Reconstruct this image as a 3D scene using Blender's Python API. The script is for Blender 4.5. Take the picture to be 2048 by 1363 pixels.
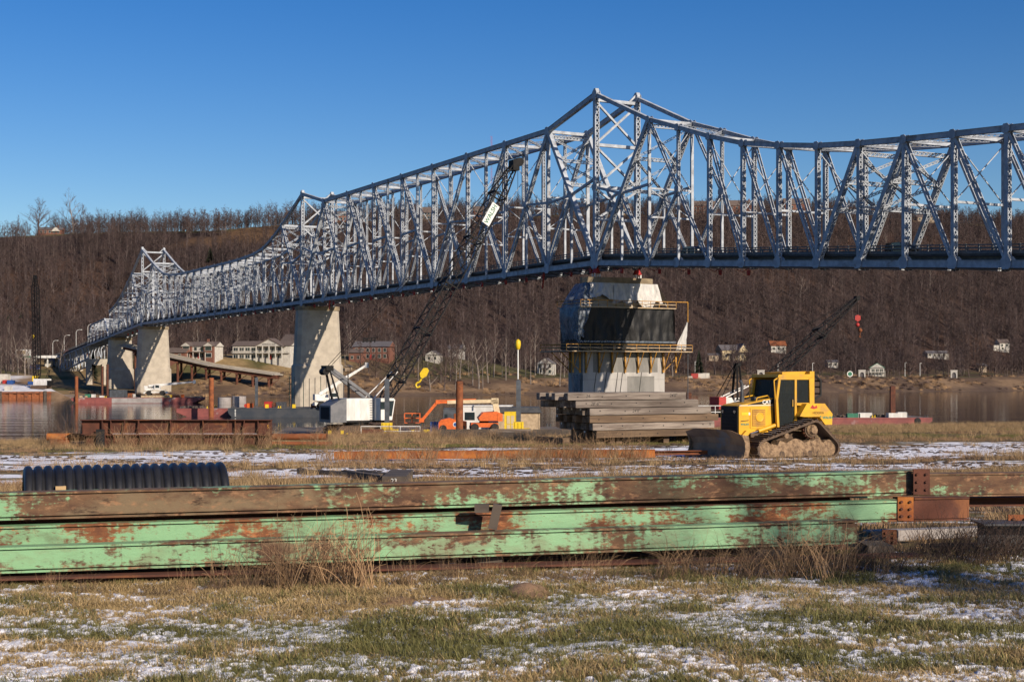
import bpy, math, random, bmesh
import numpy as np
from mathutils import Vector, Matrix
R = math.radians
random.seed(7)
for o in list(bpy.data.objects): bpy.data.objects.remove(o)
scene = bpy.context.scene
COL = scene.collection

# ------------------------------------------------ camera, sky, sun, exposure
CAM_Z = 9.2; FPX = 2844.4; HOR = 745.0          # z = 0 is the river surface
cam_d = bpy.data.cameras.new('camera'); cam = bpy.data.objects.new('camera', cam_d); COL.objects.link(cam)
cam.location = (0, 0, CAM_Z); cam.rotation_euler = (R(90), 0, 0)
cam_d.sensor_width = 36; cam_d.lens = 50; cam_d.shift_y = (HOR - 681.5) / 2048
cam_d.clip_start = .5; cam_d.clip_end = 20000
scene.camera = cam
SUN_EL = 24.0; SUN_H = Vector((.63, -.777))     # horizontal direction towards the sun
world = bpy.data.worlds.new('World'); scene.world = world; world.use_nodes = True
wn = world.node_tree.nodes; bgn = wn['Background']
sky = wn.new('ShaderNodeTexSky'); sky.sky_type = 'NISHITA'; sky.sun_disc = False
sky.sun_elevation = R(SUN_EL); sky.sun_rotation = math.atan2(SUN_H.x, SUN_H.y)
sky.altitude = 0; sky.air_density = 1.0; sky.dust_density = .3; sky.ozone_density = 3.0
hsv = wn.new('ShaderNodeHueSaturation'); hsv.inputs['Saturation'].default_value = 1.42; hsv.inputs['Hue'].default_value = .516
world.node_tree.links.new(sky.outputs[0], hsv.inputs['Color']); world.node_tree.links.new(hsv.outputs[0], bgn.inputs[0]); bgn.inputs[1].default_value = .080
sd = bpy.data.lights.new('sun', 'SUN'); sd.energy = 5.0; sd.angle = R(.53); sd.color = (1.0, .86, .70)
sun = bpy.data.objects.new('sun', sd); COL.objects.link(sun); sun.location = (60, -80, 80)
sv = Vector((SUN_H.x * math.cos(R(SUN_EL)), SUN_H.y * math.cos(R(SUN_EL)), math.sin(R(SUN_EL))))
sun.rotation_euler = sv.to_track_quat('Z', 'Y').to_euler()
scene.view_settings.view_transform = 'Standard'; scene.view_settings.look = 'None'
scene.view_settings.exposure = 0.30; scene.view_settings.gamma = 1

# ------------------------------------------------ helpers
def at(px, py, Y): return Vector(((px - 1024) * Y / FPX, Y, CAM_Z - (py - HOR) * Y / FPX))
def lerp(a, b, t): return a + (b - a) * t
def sm(a, b, x):
    t = min(1, max(0, (x - a) / (b - a))); return t * t * (3 - 2 * t)
def interp(x, xs, ys): return float(np.interp(x, xs, ys))

class MB:
    def __init__(s): s.v = []; s.f = []
    def hexa(s, p):
        n = len(s.v); s.v += [tuple(q) for q in p]
        s.f += [(n, n+3, n+2, n+1), (n+4, n+5, n+6, n+7), (n, n+1, n+5, n+4), (n+1, n+2, n+6, n+5), (n+2, n+3, n+7, n+6), (n+3, n, n+4, n+7)]
        return s
    def box(s, x0, x1, y0, y1, z0, z1):
        return s.hexa([(x0,y0,z0),(x1,y0,z0),(x1,y1,z0),(x0,y1,z0),(x0,y0,z1),(x1,y0,z1),(x1,y1,z1),(x0,y1,z1)])
    def cbox(s, c, sz, rz=0):
        hx, hy, hz = sz[0]/2, sz[1]/2, sz[2]/2; co, si = math.cos(rz), math.sin(rz)
        P = []
        for z in (-hz, hz):
            for x, y in ((-hx,-hy),(hx,-hy),(hx,hy),(-hx,hy)):
                P.append((c[0]+x*co-y*si, c[1]+x*si+y*co, c[2]+z))
        return s.hexa(P)
    def frame(s, p, q, up):
        a = Vector(q) - Vector(p); L = a.length; a = a / L; up = Vector(up)
        sd_ = a.cross(up)
        if sd_.length < 1e-4: sd_ = a.cross(Vector((1, 0, 0)))
        sd_.normalize(); u = sd_.cross(a); return a, sd_, u, L
    def beam(s, p, q, w, h, up=(0, 0, 1), w2=None, h2=None):
        a, sd_, u, L = s.frame(p, q, up); p = Vector(p); q = Vector(q)
        w2 = w if w2 is None else w2; h2 = h if h2 is None else h2
        P = [p - sd_*w/2 - u*h/2, p + sd_*w/2 - u*h/2, p + sd_*w/2 + u*h/2, p - sd_*w/2 + u*h/2,
             q - sd_*w2/2 - u*h2/2, q + sd_*w2/2 - u*h2/2, q + sd_*w2/2 + u*h2/2, q - sd_*w2/2 + u*h2/2]
        return s.hexa(P)
    def tube(s, p, q, r, r2=None, n=8, cap=True):
        r2 = r if r2 is None else r2
        a, sd_, u, L = s.frame(p, q, (0, 0, 1) if abs((Vector(q)-Vector(p)).normalized().z) < .99 else (1, 0, 0))
        b = len(s.v); p = Vector(p); q = Vector(q)
        for c, rr in ((p, r), (q, r2)):
            for i in range(n):
                t = 2*math.pi*i/n; s.v.append(tuple(c + sd_*math.cos(t)*rr + u*math.sin(t)*rr))
        for i in range(n):
            j = (i+1) % n; s.f.append((b+i, b+j, b+n+j, b+n+i))
        if cap: s.f.append(tuple(b+i for i in range(n-1, -1, -1))); s.f.append(tuple(b+n+i for i in range(n)))
        return s
    def path(s, pts, r, n=6):
        for p, q in zip(pts[:-1], pts[1:]): s.tube(p, q, r, n=n)
        return s
    def prism(s, poly, axis, a0, a1):
        """poly: list of 2-D points; extruded from a0 to a1 along axis ('x','y','z')."""
        n = len(poly); b = len(s.v)
        for a in (a0, a1):
            for (i, j) in poly:
                s.v.append({'x': (a, i, j), 'y': (i, a, j), 'z': (i, j, a)}[axis])
        s.f.append(tuple(range(b+n-1, b-1, -1))); s.f.append(tuple(range(b+n, b+2*n)))
        for i in range(n):
            j = (i+1) % n; s.f.append((b+i, b+j, b+n+j, b+n+i))
        return s
    def loft(s, rings, closed=True, caps=True):
        b = len(s.v); n = len(rings[0])
        for r in rings: s.v += [tuple(p) for p in r]
        for k in range(len(rings)-1):
            for i in range(n if closed else n-1):
                j = (i+1) % n; s.f.append((b+k*n+i, b+k*n+j, b+(k+1)*n+j, b+(k+1)*n+i))
        if caps:
            s.f.append(tuple(b+i for i in range(n-1, -1, -1))); e = b+(len(rings)-1)*n; s.f.append(tuple(e+i for i in range(n)))
        return s
    def lathe(s, c, prof, axis='z', n=20):
        rings = []
        for r, h in prof:
            ring = []
            for i in range(n):
                t = 2*math.pi*i/n; a, b2 = r*math.cos(t), r*math.sin(t)
                ring.append({'z': (c[0]+a, c[1]+b2, c[2]+h), 'x': (c[0]+h, c[1]+a, c[2]+b2), 'y': (c[0]+b2, c[1]+h, c[2]+a)}[axis])
            rings.append(ring)
        return s.loft(rings)
    def laced(s, p, q, w, h, side, pitch=1.0, flange=.15, bar=.145, faces=(1, 1), plates=True):
        """built-up member: two plates on the +-side faces, X lacing on the other two."""
        p = Vector(p); q = Vector(q); a = q - p; L = a.length; a.normalize()
        sd_ = Vector(side); sd_ = (sd_ - a*sd_.dot(a)).normalized(); o = a.cross(sd_)
        t = .05
        for k in (-1, 1):
            c = sd_*(k*(w/2 - t/2)); s.beam(p+c, q+c, t, h, o)
        n = max(1, int(round(L/(w*pitch)))); fw = w*flange; bw = w*bar
        for k, on in zip((-1, 1), faces):
            if not on: continue
            oc = o*(k*(h/2 + .012))
            for e in (-1, 1):
                c = sd_*(e*(w/2 - fw/2)) + oc; s.beam(p+c, q+c, fw, .024, o)
            iw = w/2 - fw*.6; oc2 = o*(k*(h/2 - .02))
            for i in range(n):
                A = p + a*(L*i/n); B = p + a*(L*(i+1)/n)
                s.beam(A - sd_*iw + oc2, B + sd_*iw + oc2, bw, .02, o)
                s.beam(A + sd_*iw + oc2 - o*(k*.022), B - sd_*iw + oc2 - o*(k*.022), bw, .02, o)
            for A, B in ((p, p + a*min(.9*w, L*.2)), (q - a*min(.9*w, L*.2), q)):
                s.beam(A + oc*1.03, B + oc*1.03, w*.98, .018, o)
        return s
    def lattice(s, p, q, w, h, side, n, rc=.06, rl=.03, taper=0.0, w0=None, w1=None):
        """crane boom section: four chords and zigzag lacing."""
        p = Vector(p); q = Vector(q); a = (q-p).normalized(); sd_ = Vector(side); sd_ = (sd_-a*sd_.dot(a)).normalized(); o = a.cross(sd_)
        w0 = 1 if w0 is None else w0; w1 = 1 if w1 is None else w1
        def C(t, i, j): k = lerp(w0, w1, t); return p + (q-p)*t + sd_*(i*w*k/2) + o*(j*h*k/2)
        for i in (-1, 1):
            for j in (-1, 1): s.beam(C(0, i, j), C(1, i, j), rc*2, rc*2, o)
        for m in range(n):
            t0, t1 = m/n, (m+1)/n; f = 1 if m % 2 else -1
            for e in (-1, 1):
                s.beam(C(t0, -f, e), C(t1, f, e), rl*2, rl*2, o); s.beam(C(t0, e, -f), C(t1, e, f), rl*2, rl*2, o)
        return s
    def build(s, name, mat, parent=None, smooth=False, origin=None):
        me = bpy.data.meshes.new(name)
        v = s.v
        if origin is not None: v = [(x-origin[0], y-origin[1], z-origin[2]) for x, y, z in v]
        me.from_pydata(v, [], s.f); me.materials.append(M[mat] if isinstance(mat, str) else mat)
        if smooth: me.polygons.foreach_set('use_smooth', [True]*len(me.polygons))
        me.update()
        o = bpy.data.objects.new(name, me); COL.objects.link(o)
        if parent is not None: o.parent = parent
        elif origin is not None: o.location = origin
        return o
def tag(o, label=None, cat=None, group=None, kind=None):
    if label: o['label'] = label
    if cat: o['category'] = cat
    if group: o['group'] = group
    if kind: o['kind'] = kind
    return o
def thing(name, label, cat, loc=(0, 0, 0), rz=0, group=None):
    o = bpy.data.objects.new(name, None); COL.objects.link(o); o.location = loc; o.rotation_euler = (0, 0, rz)
    o.empty_display_size = .2
    return tag(o, label, cat, group)
def child(src, parent, name=None, loc=(0, 0, 0), rot=(0, 0, 0)):
    c = src.copy(); COL.objects.link(c); c.parent = parent; c.location = loc; c.rotation_euler = rot
    return c
def dup(root, loc, rz=None, label=None, group=None, scale=None):
    r = root.copy(); COL.objects.link(r); r.location = loc
    if rz is not None: r.rotation_euler = (0, 0, rz)
    if scale: r.scale = (scale,)*3 if not isinstance(scale, tuple) else scale
    tag(r, label, None, group)
    for ch in list(root.children):
        c = ch.copy(); COL.objects.link(c); c.parent = r
        for g in list(ch.children):
            d = g.copy(); COL.objects.link(d); d.parent = c
    return r
def text(body, size, mat, parent, loc, rot, name='lettering', ext=.004, align='CENTER', bold=0.0, shear=0.0):
    cu = bpy.data.curves.new('t', 'FONT'); cu.body = body; cu.size = size; cu.extrude = ext; cu.align_x = align; cu.align_y = 'CENTER'
    cu.offset = bold; cu.shear = shear; cu.resolution_u = 2
    to = bpy.data.objects.new('t', cu); COL.objects.link(to)
    me = bpy.data.meshes.new_from_object(to.evaluated_get(bpy.context.evaluated_depsgraph_get()))
    bpy.data.objects.remove(to); me.name = name; me.materials.clear(); me.materials.append(M[mat])
    o = bpy.data.objects.new(name, me); COL.objects.link(o); o.parent = parent; o.location = loc; o.rotation_euler = rot
    return o

# ------------------------------------------------ materials
M = {}
ALB = .80          # overall reflectance for this exposure
def S(r, g, b):
    f = lambda c: (c/255/12.92) if c/255 <= .04045 else ((c/255+.055)/1.055)**2.4
    return (f(r), f(g), f(b), 1)
def pm(name, c1, c2=None, scale=2.0, rough=.7, metal=0.0, bump=0.0, bscale=20.0, stretch=(1, 1, 1), lo=.38, hi=.62, c3=None, s3=.5, lo3=.55, hi3=.66, detail=7, spec=.4, rand=0.0, world=False):
    m = bpy.data.materials.new(name); m.use_nodes = True; nt = m.node_tree; N = nt.nodes; L = nt.links
    b = N['Principled BSDF']; b.inputs['Roughness'].default_value = rough; b.inputs['Metallic'].default_value = metal
    b.inputs['Specular IOR Level'].default_value = spec
    if world: src = N.new('ShaderNodeNewGeometry').outputs['Position']
    else: src = N.new('ShaderNodeTexCoord').outputs['Object']
    mp = N.new('ShaderNodeMapping'); mp.inputs['Scale'].default_value = stretch; L.new(src, mp.inputs[0]); vec = mp.outputs[0]
    if rand and not world:
        oi = N.new('ShaderNodeObjectInfo'); ad = N.new('ShaderNodeVectorMath'); ad.operation = 'ADD'
        sc = N.new('ShaderNodeMath'); sc.operation = 'MULTIPLY'; sc.inputs[1].default_value = 57.0
        L.new(oi.outputs['Random'], sc.inputs[0]); L.new(vec, ad.inputs[0]); L.new(sc.outputs[0], ad.inputs[1]); vec = ad.outputs[0]
    def ns(scale, det=detail):
        n = N.new('ShaderNodeTexNoise'); n.inputs['Scale'].default_value = scale; n.inputs['Detail'].default_value = det; n.inputs['Roughness'].default_value = .62
        L.new(vec, n.inputs['Vector']); return n
    def mix(a, fac, bcol):
        x = N.new('ShaderNodeMix'); x.data_type = 'RGBA'
        if a.__class__.__name__ == 'tuple': x.inputs[6].default_value = a
        else: L.new(a, x.inputs[6])
        if bcol.__class__.__name__ == 'tuple': x.inputs[7].default_value = bcol
        else: L.new(bcol, x.inputs[7])
        L.new(fac, x.inputs[0]); return x.outputs[2]
    def step(n, lo, hi):
        r = N.new('ShaderNodeMapRange'); r.inputs[1].default_value = lo; r.inputs[2].default_value = hi; r.interpolation_type = 'SMOOTHSTEP'
        L.new(n.outputs[0], r.inputs[0]); return r.outputs[0]
    sc_ = lambda c: None if c is None else tuple(x*ALB for x in c[:3])+(1,)
    c1, c2, c3 = sc_(c1), sc_(c2), sc_(c3)
    if c2 is None: c2 = tuple(x*.72 for x in c1[:3]) + (1,)
    col = mix(c1, step(ns(scale), lo, hi), c2)
    if c3 is not None: col = mix(col, step(ns(s3), lo3, hi3), c3)
    if rand:
        hs = N.new('ShaderNodeHueSaturation'); oi2 = N.new('ShaderNodeObjectInfo'); mr = N.new('ShaderNodeMapRange')
        mr.inputs[3].default_value = 1-rand; mr.inputs[4].default_value = 1+rand
        L.new(oi2.outputs['Random'], mr.inputs[0]); L.new(mr.outputs[0], hs.inputs['Value']); L.new(col, hs.inputs['Color']); col = hs.outputs[0]
    L.new(col, b.inputs['Base Color'])
    if bump:
        bn = ns(bscale, 4); bp = N.new('ShaderNodeBump'); bp.inputs['Strength'].default_value = 1; bp.inputs['Distance'].default_value = bump
        L.new(bn.outputs[0], bp.inputs['Height']); L.new(bp.outputs[0], b.inputs['Normal'])
    M[name] = m; return m
pm('bridge_paint', (.52,.56,.61,1), (.37,.405,.45,1), scale=.9, rough=.6, spec=.15, c3=(.24,.21,.19,1), s3=.5, lo3=.56, hi3=.74)
pm('bridge_deck', (.07,.07,.07,1), (.10,.10,.10,1), scale=.8, rough=.9)
pm('rail_dark', (.10,.11,.12,1), (.16,.16,.16,1), scale=2, rough=.6)
pm('concrete', (.52,.46,.37,1), (.42,.37,.30,1), scale=.35, rough=.9, c3=(.30,.26,.20,1), s3=.12, lo3=.56, hi3=.75, bump=.02, bscale=3)
pm('concrete_new', (.47,.45,.42,1), (.38,.36,.34,1), scale=.5, rough=.85, stretch=(1,1,.35), c3=(.60,.57,.52,1), s3=.3, bump=.02, bscale=3)
pm('concrete_wet', (.17,.165,.15,1), (.24,.23,.21,1), scale=.7, rough=.6, stretch=(1,1,.4))
pm('concrete_cap', (.34,.27,.17,1), (.22,.17,.11,1), scale=.5, rough=.9)
pm('red_paint', (.50,.04,.03,1), (.36,.03,.025,1), scale=3, rough=.5)
pm('orange_paint', (.78,.16,.025,1), (.62,.12,.02,1), scale=4, rough=.45)
pm('cream_paint', (.74,.60,.38,1), (.60,.48,.30,1), scale=3, rough=.5)
pm('yellow_sign', (.86,.60,.02,1), (.74,.50,.02,1), scale=4, rough=.5)
pm('scaffold_yellow', (.55,.27,.03,1), (.30,.15,.03,1), scale=2, rough=.6)
pm('tarp_black', (.006,.006,.0065,1), (.010,.010,.011,1), scale=1.5, rough=.5, bump=.10, bscale=1.1, stretch=(1,1,.3), spec=.25)
pm('tarp_white', (.66,.64,.60,1), (.50,.49,.47,1), scale=1.2, rough=.5, bump=.08, bscale=1.6, stretch=(1.6,1.6,.4))
pm('tarp_clear', (.24,.28,.33,1), (.11,.14,.18,1), scale=1.4, rough=.35, bump=.08, bscale=1.8, stretch=(1.6,1.6,.5))
pm('plank', (.55,.42,.27,1), (.40,.30,.19,1), scale=2, rough=.85)
pm('crane_black', (.010,.010,.011,1), (.017,.016,.016,1), scale=2, rough=.6, spec=.15)
pm('crane_white', (.80,.79,.76,1), (.66,.64,.60,1), scale=1.2, rough=.4, stretch=(1,1,.4), c3=(.55,.48,.40,1), s3=.5, lo3=.62, hi3=.8)
pm('crane_grey', (.12,.125,.135,1), (.17,.17,.18,1), scale=1.5, rough=.5)
pm('steel_dark', (.05,.055,.065,1), (.085,.085,.09,1), scale=2, rough=.5)
pm('steel_spud', (.10,.115,.135,1), (.07,.075,.085,1), scale=1.2, rough=.5)
pm('rubber', (.018,.018,.018,1), (.03,.028,.026,1), scale=6, rough=.85)
pm('rust', (.30,.098,.034,1), (.20,.062,.024,1), scale=1.6, rough=.85, c3=(.12,.045,.022,1), s3=.7, bump=.006, bscale=30, rand=.15)
pm('rust_dark', (.135,.046,.026,1), (.085,.032,.02,1), scale=2.2, rough=.85, c3=(.20,.075,.03,1), s3=1.3, bump=.005, bscale=30, rand=.15)
pm('rust_orange', (.45,.155,.03,1), (.30,.085,.022,1), scale=3, rough=.85, c3=(.20,.06,.02,1), s3=1.4, bump=.005, bscale=40, rand=.12)
pm('barge_red', (.30,.085,.075,1), (.22,.065,.06,1), scale=.6, rough=.7, c3=(.42,.36,.34,1), s3=.25, lo3=.56, hi3=.68)
pm('barge_grey', (.40,.37,.36,1), (.30,.27,.26,1), scale=.5, rough=.7)
pm('barge_dark', (.035,.045,.06,1), (.06,.065,.075,1), scale=.6, rough=.6)
pm('barge_deck', (.12,.10,.085,1), (.20,.17,.14,1), scale=.5, rough=.9)
pm('wood_old', (.28,.235,.195,1), (.14,.11,.09,1), scale=1.5, rough=.9, stretch=(.35,5,5), bump=.012, bscale=6, rand=.3, c3=(.10,.075,.058,1), s3=1.1, lo3=.52, hi3=.7)
pm('wood_brown', (.21,.14,.085,1), (.12,.078,.048,1), scale=1.2, rough=.9, stretch=(.35,4,4), bump=.008, bscale=9, rand=.22)
pm('wood_dark', (.075,.06,.05,1), (.12,.095,.075,1), scale=2, rough=.9, rand=.2)
pm('ink', (.02,.02,.022,1), rough=.9)
pm('dozer_yellow', (.80,.43,.018,1), (.66,.35,.02,1), scale=1.8, rough=.5, c3=(.42,.25,.09,1), s3=1.6, lo3=.53, hi3=.75)
pm('mud', (.38,.255,.15,1), (.20,.13,.078,1), scale=6, rough=.95, bump=.10, bscale=9)
pm('track_steel', (.075,.05,.035,1), (.14,.09,.055,1), scale=5, rough=.8)
pm('blade_steel', (.27,.165,.09,1), (.16,.095,.052,1), scale=1.6, rough=.6, c3=(.16,.15,.15,1), s3=.9)
pm('black_plastic', (.014,.014,.015,1), (.022,.022,.023,1), scale=3, rough=.42, spec=.5)
pm('chrome', (.6,.6,.6,1), rough=.2, metal=1)
pm('glass_dark', (.02,.03,.035,1), (.03,.045,.05,1), scale=1, rough=.06, spec=.7)
pm('brick', (.24,.105,.070,1), (.17,.075,.053,1), scale=3, rough=.9)
pm('siding_white', (.62,.59,.52,1), (.50,.47,.42,1), scale=.8, rough=.8)
pm('siding_yellow', (.62,.50,.30,1), (.54,.43,.26,1), scale=.8, rough=.8)
pm('siding_tan', (.46,.36,.25,1), (.40,.31,.22,1), scale=.8, rough=.8)
pm('roof_brown', (.12,.09,.075,1), (.17,.13,.11,1), scale=2, rough=.9)
pm('roof_grey', (.11,.10,.105,1), (.15,.14,.145,1), scale=2, rough=.9)
pm('roof_red', (.42,.05,.04,1), (.34,.04,.035,1), scale=2, rough=.7)
pm('green_trim', (.04,.22,.13,1), rough=.6)
pm('teal_mark', (.01,.26,.20,1), rough=.6)
pm('blue_paint', (.03,.10,.34,1), rough=.5)
pm('sign_white', (.82,.82,.78,1), (.76,.76,.72,1), rough=.6)
pm('car_black', (.012,.013,.016,1), rough=.2, spec=.6)
pm('car_dark', (.02,.025,.04,1), rough=.2, spec=.6)
pm('stone', (.33,.30,.27,1), (.25,.23,.21,1), scale=3, rough=.9)
pm('bark', (.12,.085,.072,1), (.08,.056,.048,1), scale=1.0, rough=.95, rand=.3)
pm('bark_pale', (.30,.25,.21,1), (.17,.14,.12,1), scale=.8, rough=.9, rand=.2)
pm('twig', (.105,.070,.060,1), (.075,.048,.042,1), scale=.2, rough=.95, rand=.3)
pm('evergreen', (.020,.030,.018,1), (.035,.045,.022,1), scale=2, rough=.9)
pm('grass_dry', (.46,.32,.165,1), (.33,.22,.11,1), scale=1.5, rough=.95, rand=.25)
pm('grass_green', (.135,.14,.035,1), (.22,.19,.055,1), scale=2.5, rough=.9, rand=.3)
pm('weed_dry', (.42,.27,.145,1), (.28,.17,.09,1), scale=3, rough=.95, rand=.25)
pm('weed_dark', (.13,.085,.06,1), (.08,.052,.04,1), scale=3, rough=.95, rand=.25)
pm('snow', (1.08,1.08,1.10,1), (1.0,1.0,1.03,1), scale=5, rough=.75, bump=.012, bscale=60)
pm('far_ground', (.165,.105,.065,1), (.115,.072,.05,1), scale=.03, rough=1, world=True, c3=(.21,.125,.06,1), s3=.012, lo3=.56, hi3=.66)
# ------------------------------------------------ noise and terrain functions (numpy)
_rng = np.random.RandomState(3); _tab = _rng.rand(256, 256)
def vnoise(x, y):
    xi = np.floor(x).astype(int); yi = np.floor(y).astype(int); fx = x-xi; fy = y-yi
    fx = fx*fx*(3-2*fx); fy = fy*fy*(3-2*fy)
    g = lambda a, b: _tab[a % 256, b % 256]
    return (g(xi, yi)*(1-fx)+g(xi+1, yi)*fx)*(1-fy) + (g(xi, yi+1)*(1-fx)+g(xi+1, yi+1)*fx)*fy
def fbm(x, y, o=4, gain=.5):
    s = 0; a = 1; t = 0
    for i in range(o):
        s = s + a*vnoise(x*2**i+17.3*i, y*2**i+9.1*i); t += a; a *= gain
    return s/t
def nsm(a, b, x):
    t = np.clip((x-a)/(b-a), 0, 1); return t*t*(3-2*t)
def gza(x, y):
    x = np.asarray(x, float); y = np.asarray(y, float); v = y - .5*x
    base = np.interp(y, [-400, 17, 30, 49, 66, 90, 400], [7, 7, 6.75, 6.3, 6.05, 5.8, 5.6])
    base = base + .16*(fbm(x/6, y/6, 3)-.5) + .05*(fbm(x/.9+40, y/.9, 2)-.5)
    return base + (-2.6-base)*nsm(77, 116, v)
def gz(x, y): return float(gza(x, y))
REF = (-170.0, 503.0); UD = (.888, .46); DD = (-.46, .888)
def km2xy(k, m): return REF[0]+UD[0]*k+DD[0]*m, REF[1]+UD[1]*k+DD[1]*m
def xy2km(x, y): dx, dy = x-REF[0], y-REF[1]; return UD[0]*dx+UD[1]*dy, DD[0]*dx+DD[1]*dy
SKX = [-600, 0, 80, 140, 300, 420, 560, 700, 860, 1000, 1100, 1400, 1600, 1750, 1850, 2048, 2600]
SKY = [478, 474, 470, 466, 462, 461, 449, 442, 440, 434, 430, 428, 424, 434, 442, 454, 470]
def hill0(k): return 105 + 170*(1-nsm(70, 300, k))          # where the hill begins behind the shoreline
def mrel(k, m): return m-hill0(k)
def crest(k):
    x, y = km2xy(k, hill0(k)+295.0); px = 1024+FPX*x/np.maximum(y, 200)
    return CAM_Z + (HOR-np.interp(px, SKX, SKY))*y/FPX
def fza(x, y):
    x = np.asarray(x, float); y = np.asarray(y, float); k, m = xy2km(x, y)
    left = np.interp(m, [-60, -30, 0, 10, 25, 45, 62, 80, 110], [-4, -3, 0, 1, 3.6, 7.2, 9.8, 15.3, 17.5])
    right = np.interp(m, [-60, -30, 0, 12, 30, 110], [-4, -3, 0, 2.5, 6.3, 9.0])
    lot = np.interp(m, [-60, -30, -3, -2.9, 25, 50, 80, 110], [-4, -3, -2.5, 2.5, 5.0, 8.2, 9.0, 9.6])
    b = nsm(200, 270, k); low = left*(1-b)+right*b
    c = 1-nsm(8, 26, k); low = low*(1-c)+lot*c
    cor = np.interp(m, [-60, -30, 0, 45, 150, 225, 270, 330], [-4, -3, 0, 1.0, 3.6, 11.5, 15.2, 16]); c2 = 1-nsm(56, 76, k); low = low*(1-c2)+np.maximum(cor, lot*c-20*(1-c))*c2
    low = low + .5*(fbm(x/14, y/14, 3)-.5)*nsm(2, 15, m)
    h0 = hill0(k); t = np.clip((m-h0)/295, 0, 1); f = .55*t + .45*t*t*(3-2*t)
    h = low + (crest(k)-low)*f + 16*(fbm(x/90, y/90, 3)-.5)*nsm(15, 95, m-h0)*(1-nsm(225, 290, m-h0))
    return h - .035*np.clip(m-h0-305, 0, 4000) + 0
def fz(x, y): return float(fza(x, y))
def fat(px, m):
    """point of the far bank seen at image column px, m metres behind the shoreline"""
    s = (px-1024)/FPX        # x = s*y
    y = (m - (DD[0]*(0-REF[0]) - DD[1]*REF[1])) / (DD[0]*s + DD[1]); x = s*y
    return Vector((x, y, fz(x, y)))
def crest_m(px):
    m = 400.0
    for _ in range(6): p = fat(px, m); k = float(xy2km(p.x, p.y)[0]); m = float(hill0(k))+297
    return m
HOUSES = []
def grid_mesh(name, X, Y, Z, mat, keep=None, cols=None, smooth=True):
    n, mm = X.shape; V = np.stack([X, Y, Z], -1).reshape(-1, 3)
    idx = np.arange(n*mm).reshape(n, mm)
    Q = np.stack([idx[:-1, :-1], idx[:-1, 1:], idx[1:, 1:], idx[1:, :-1]], -1).reshape(-1, 4)
    if keep is not None:
        kq = keep[:-1, :-1] | keep[:-1, 1:] | keep[1:, 1:] | keep[1:, :-1]; Q = Q[kq.reshape(-1)]
        used = np.unique(Q); mp = -np.ones(len(V), int); mp[used] = np.arange(len(used)); V = V[used]; Q = mp[Q]
    me = bpy.data.meshes.new(name); me.vertices.add(len(V)); me.vertices.foreach_set('co', V.ravel().astype('f'))
    me.loops.add(Q.size); me.loops.foreach_set('vertex_index', Q.ravel().astype('i'))
    me.polygons.add(len(Q)); me.polygons.foreach_set('loop_start', (np.arange(len(Q))*4).astype('i'))
    me.polygons.foreach_set('loop_total', np.full(len(Q), 4, 'i'))
    me.polygons.foreach_set('use_smooth', np.full(len(Q), smooth)); me.update(); me.validate()
    if cols is not None:
        a = me.color_attributes.new('tint', 'FLOAT_COLOR', 'POINT')
        a.data.foreach_set('color', np.concatenate([cols.reshape(-1, 3), np.ones((n*mm, 1))], 1).ravel().astype('f'))
    me.materials.append(M[mat]); o = bpy.data.objects.new(name, me); COL.objects.link(o); return o

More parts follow.
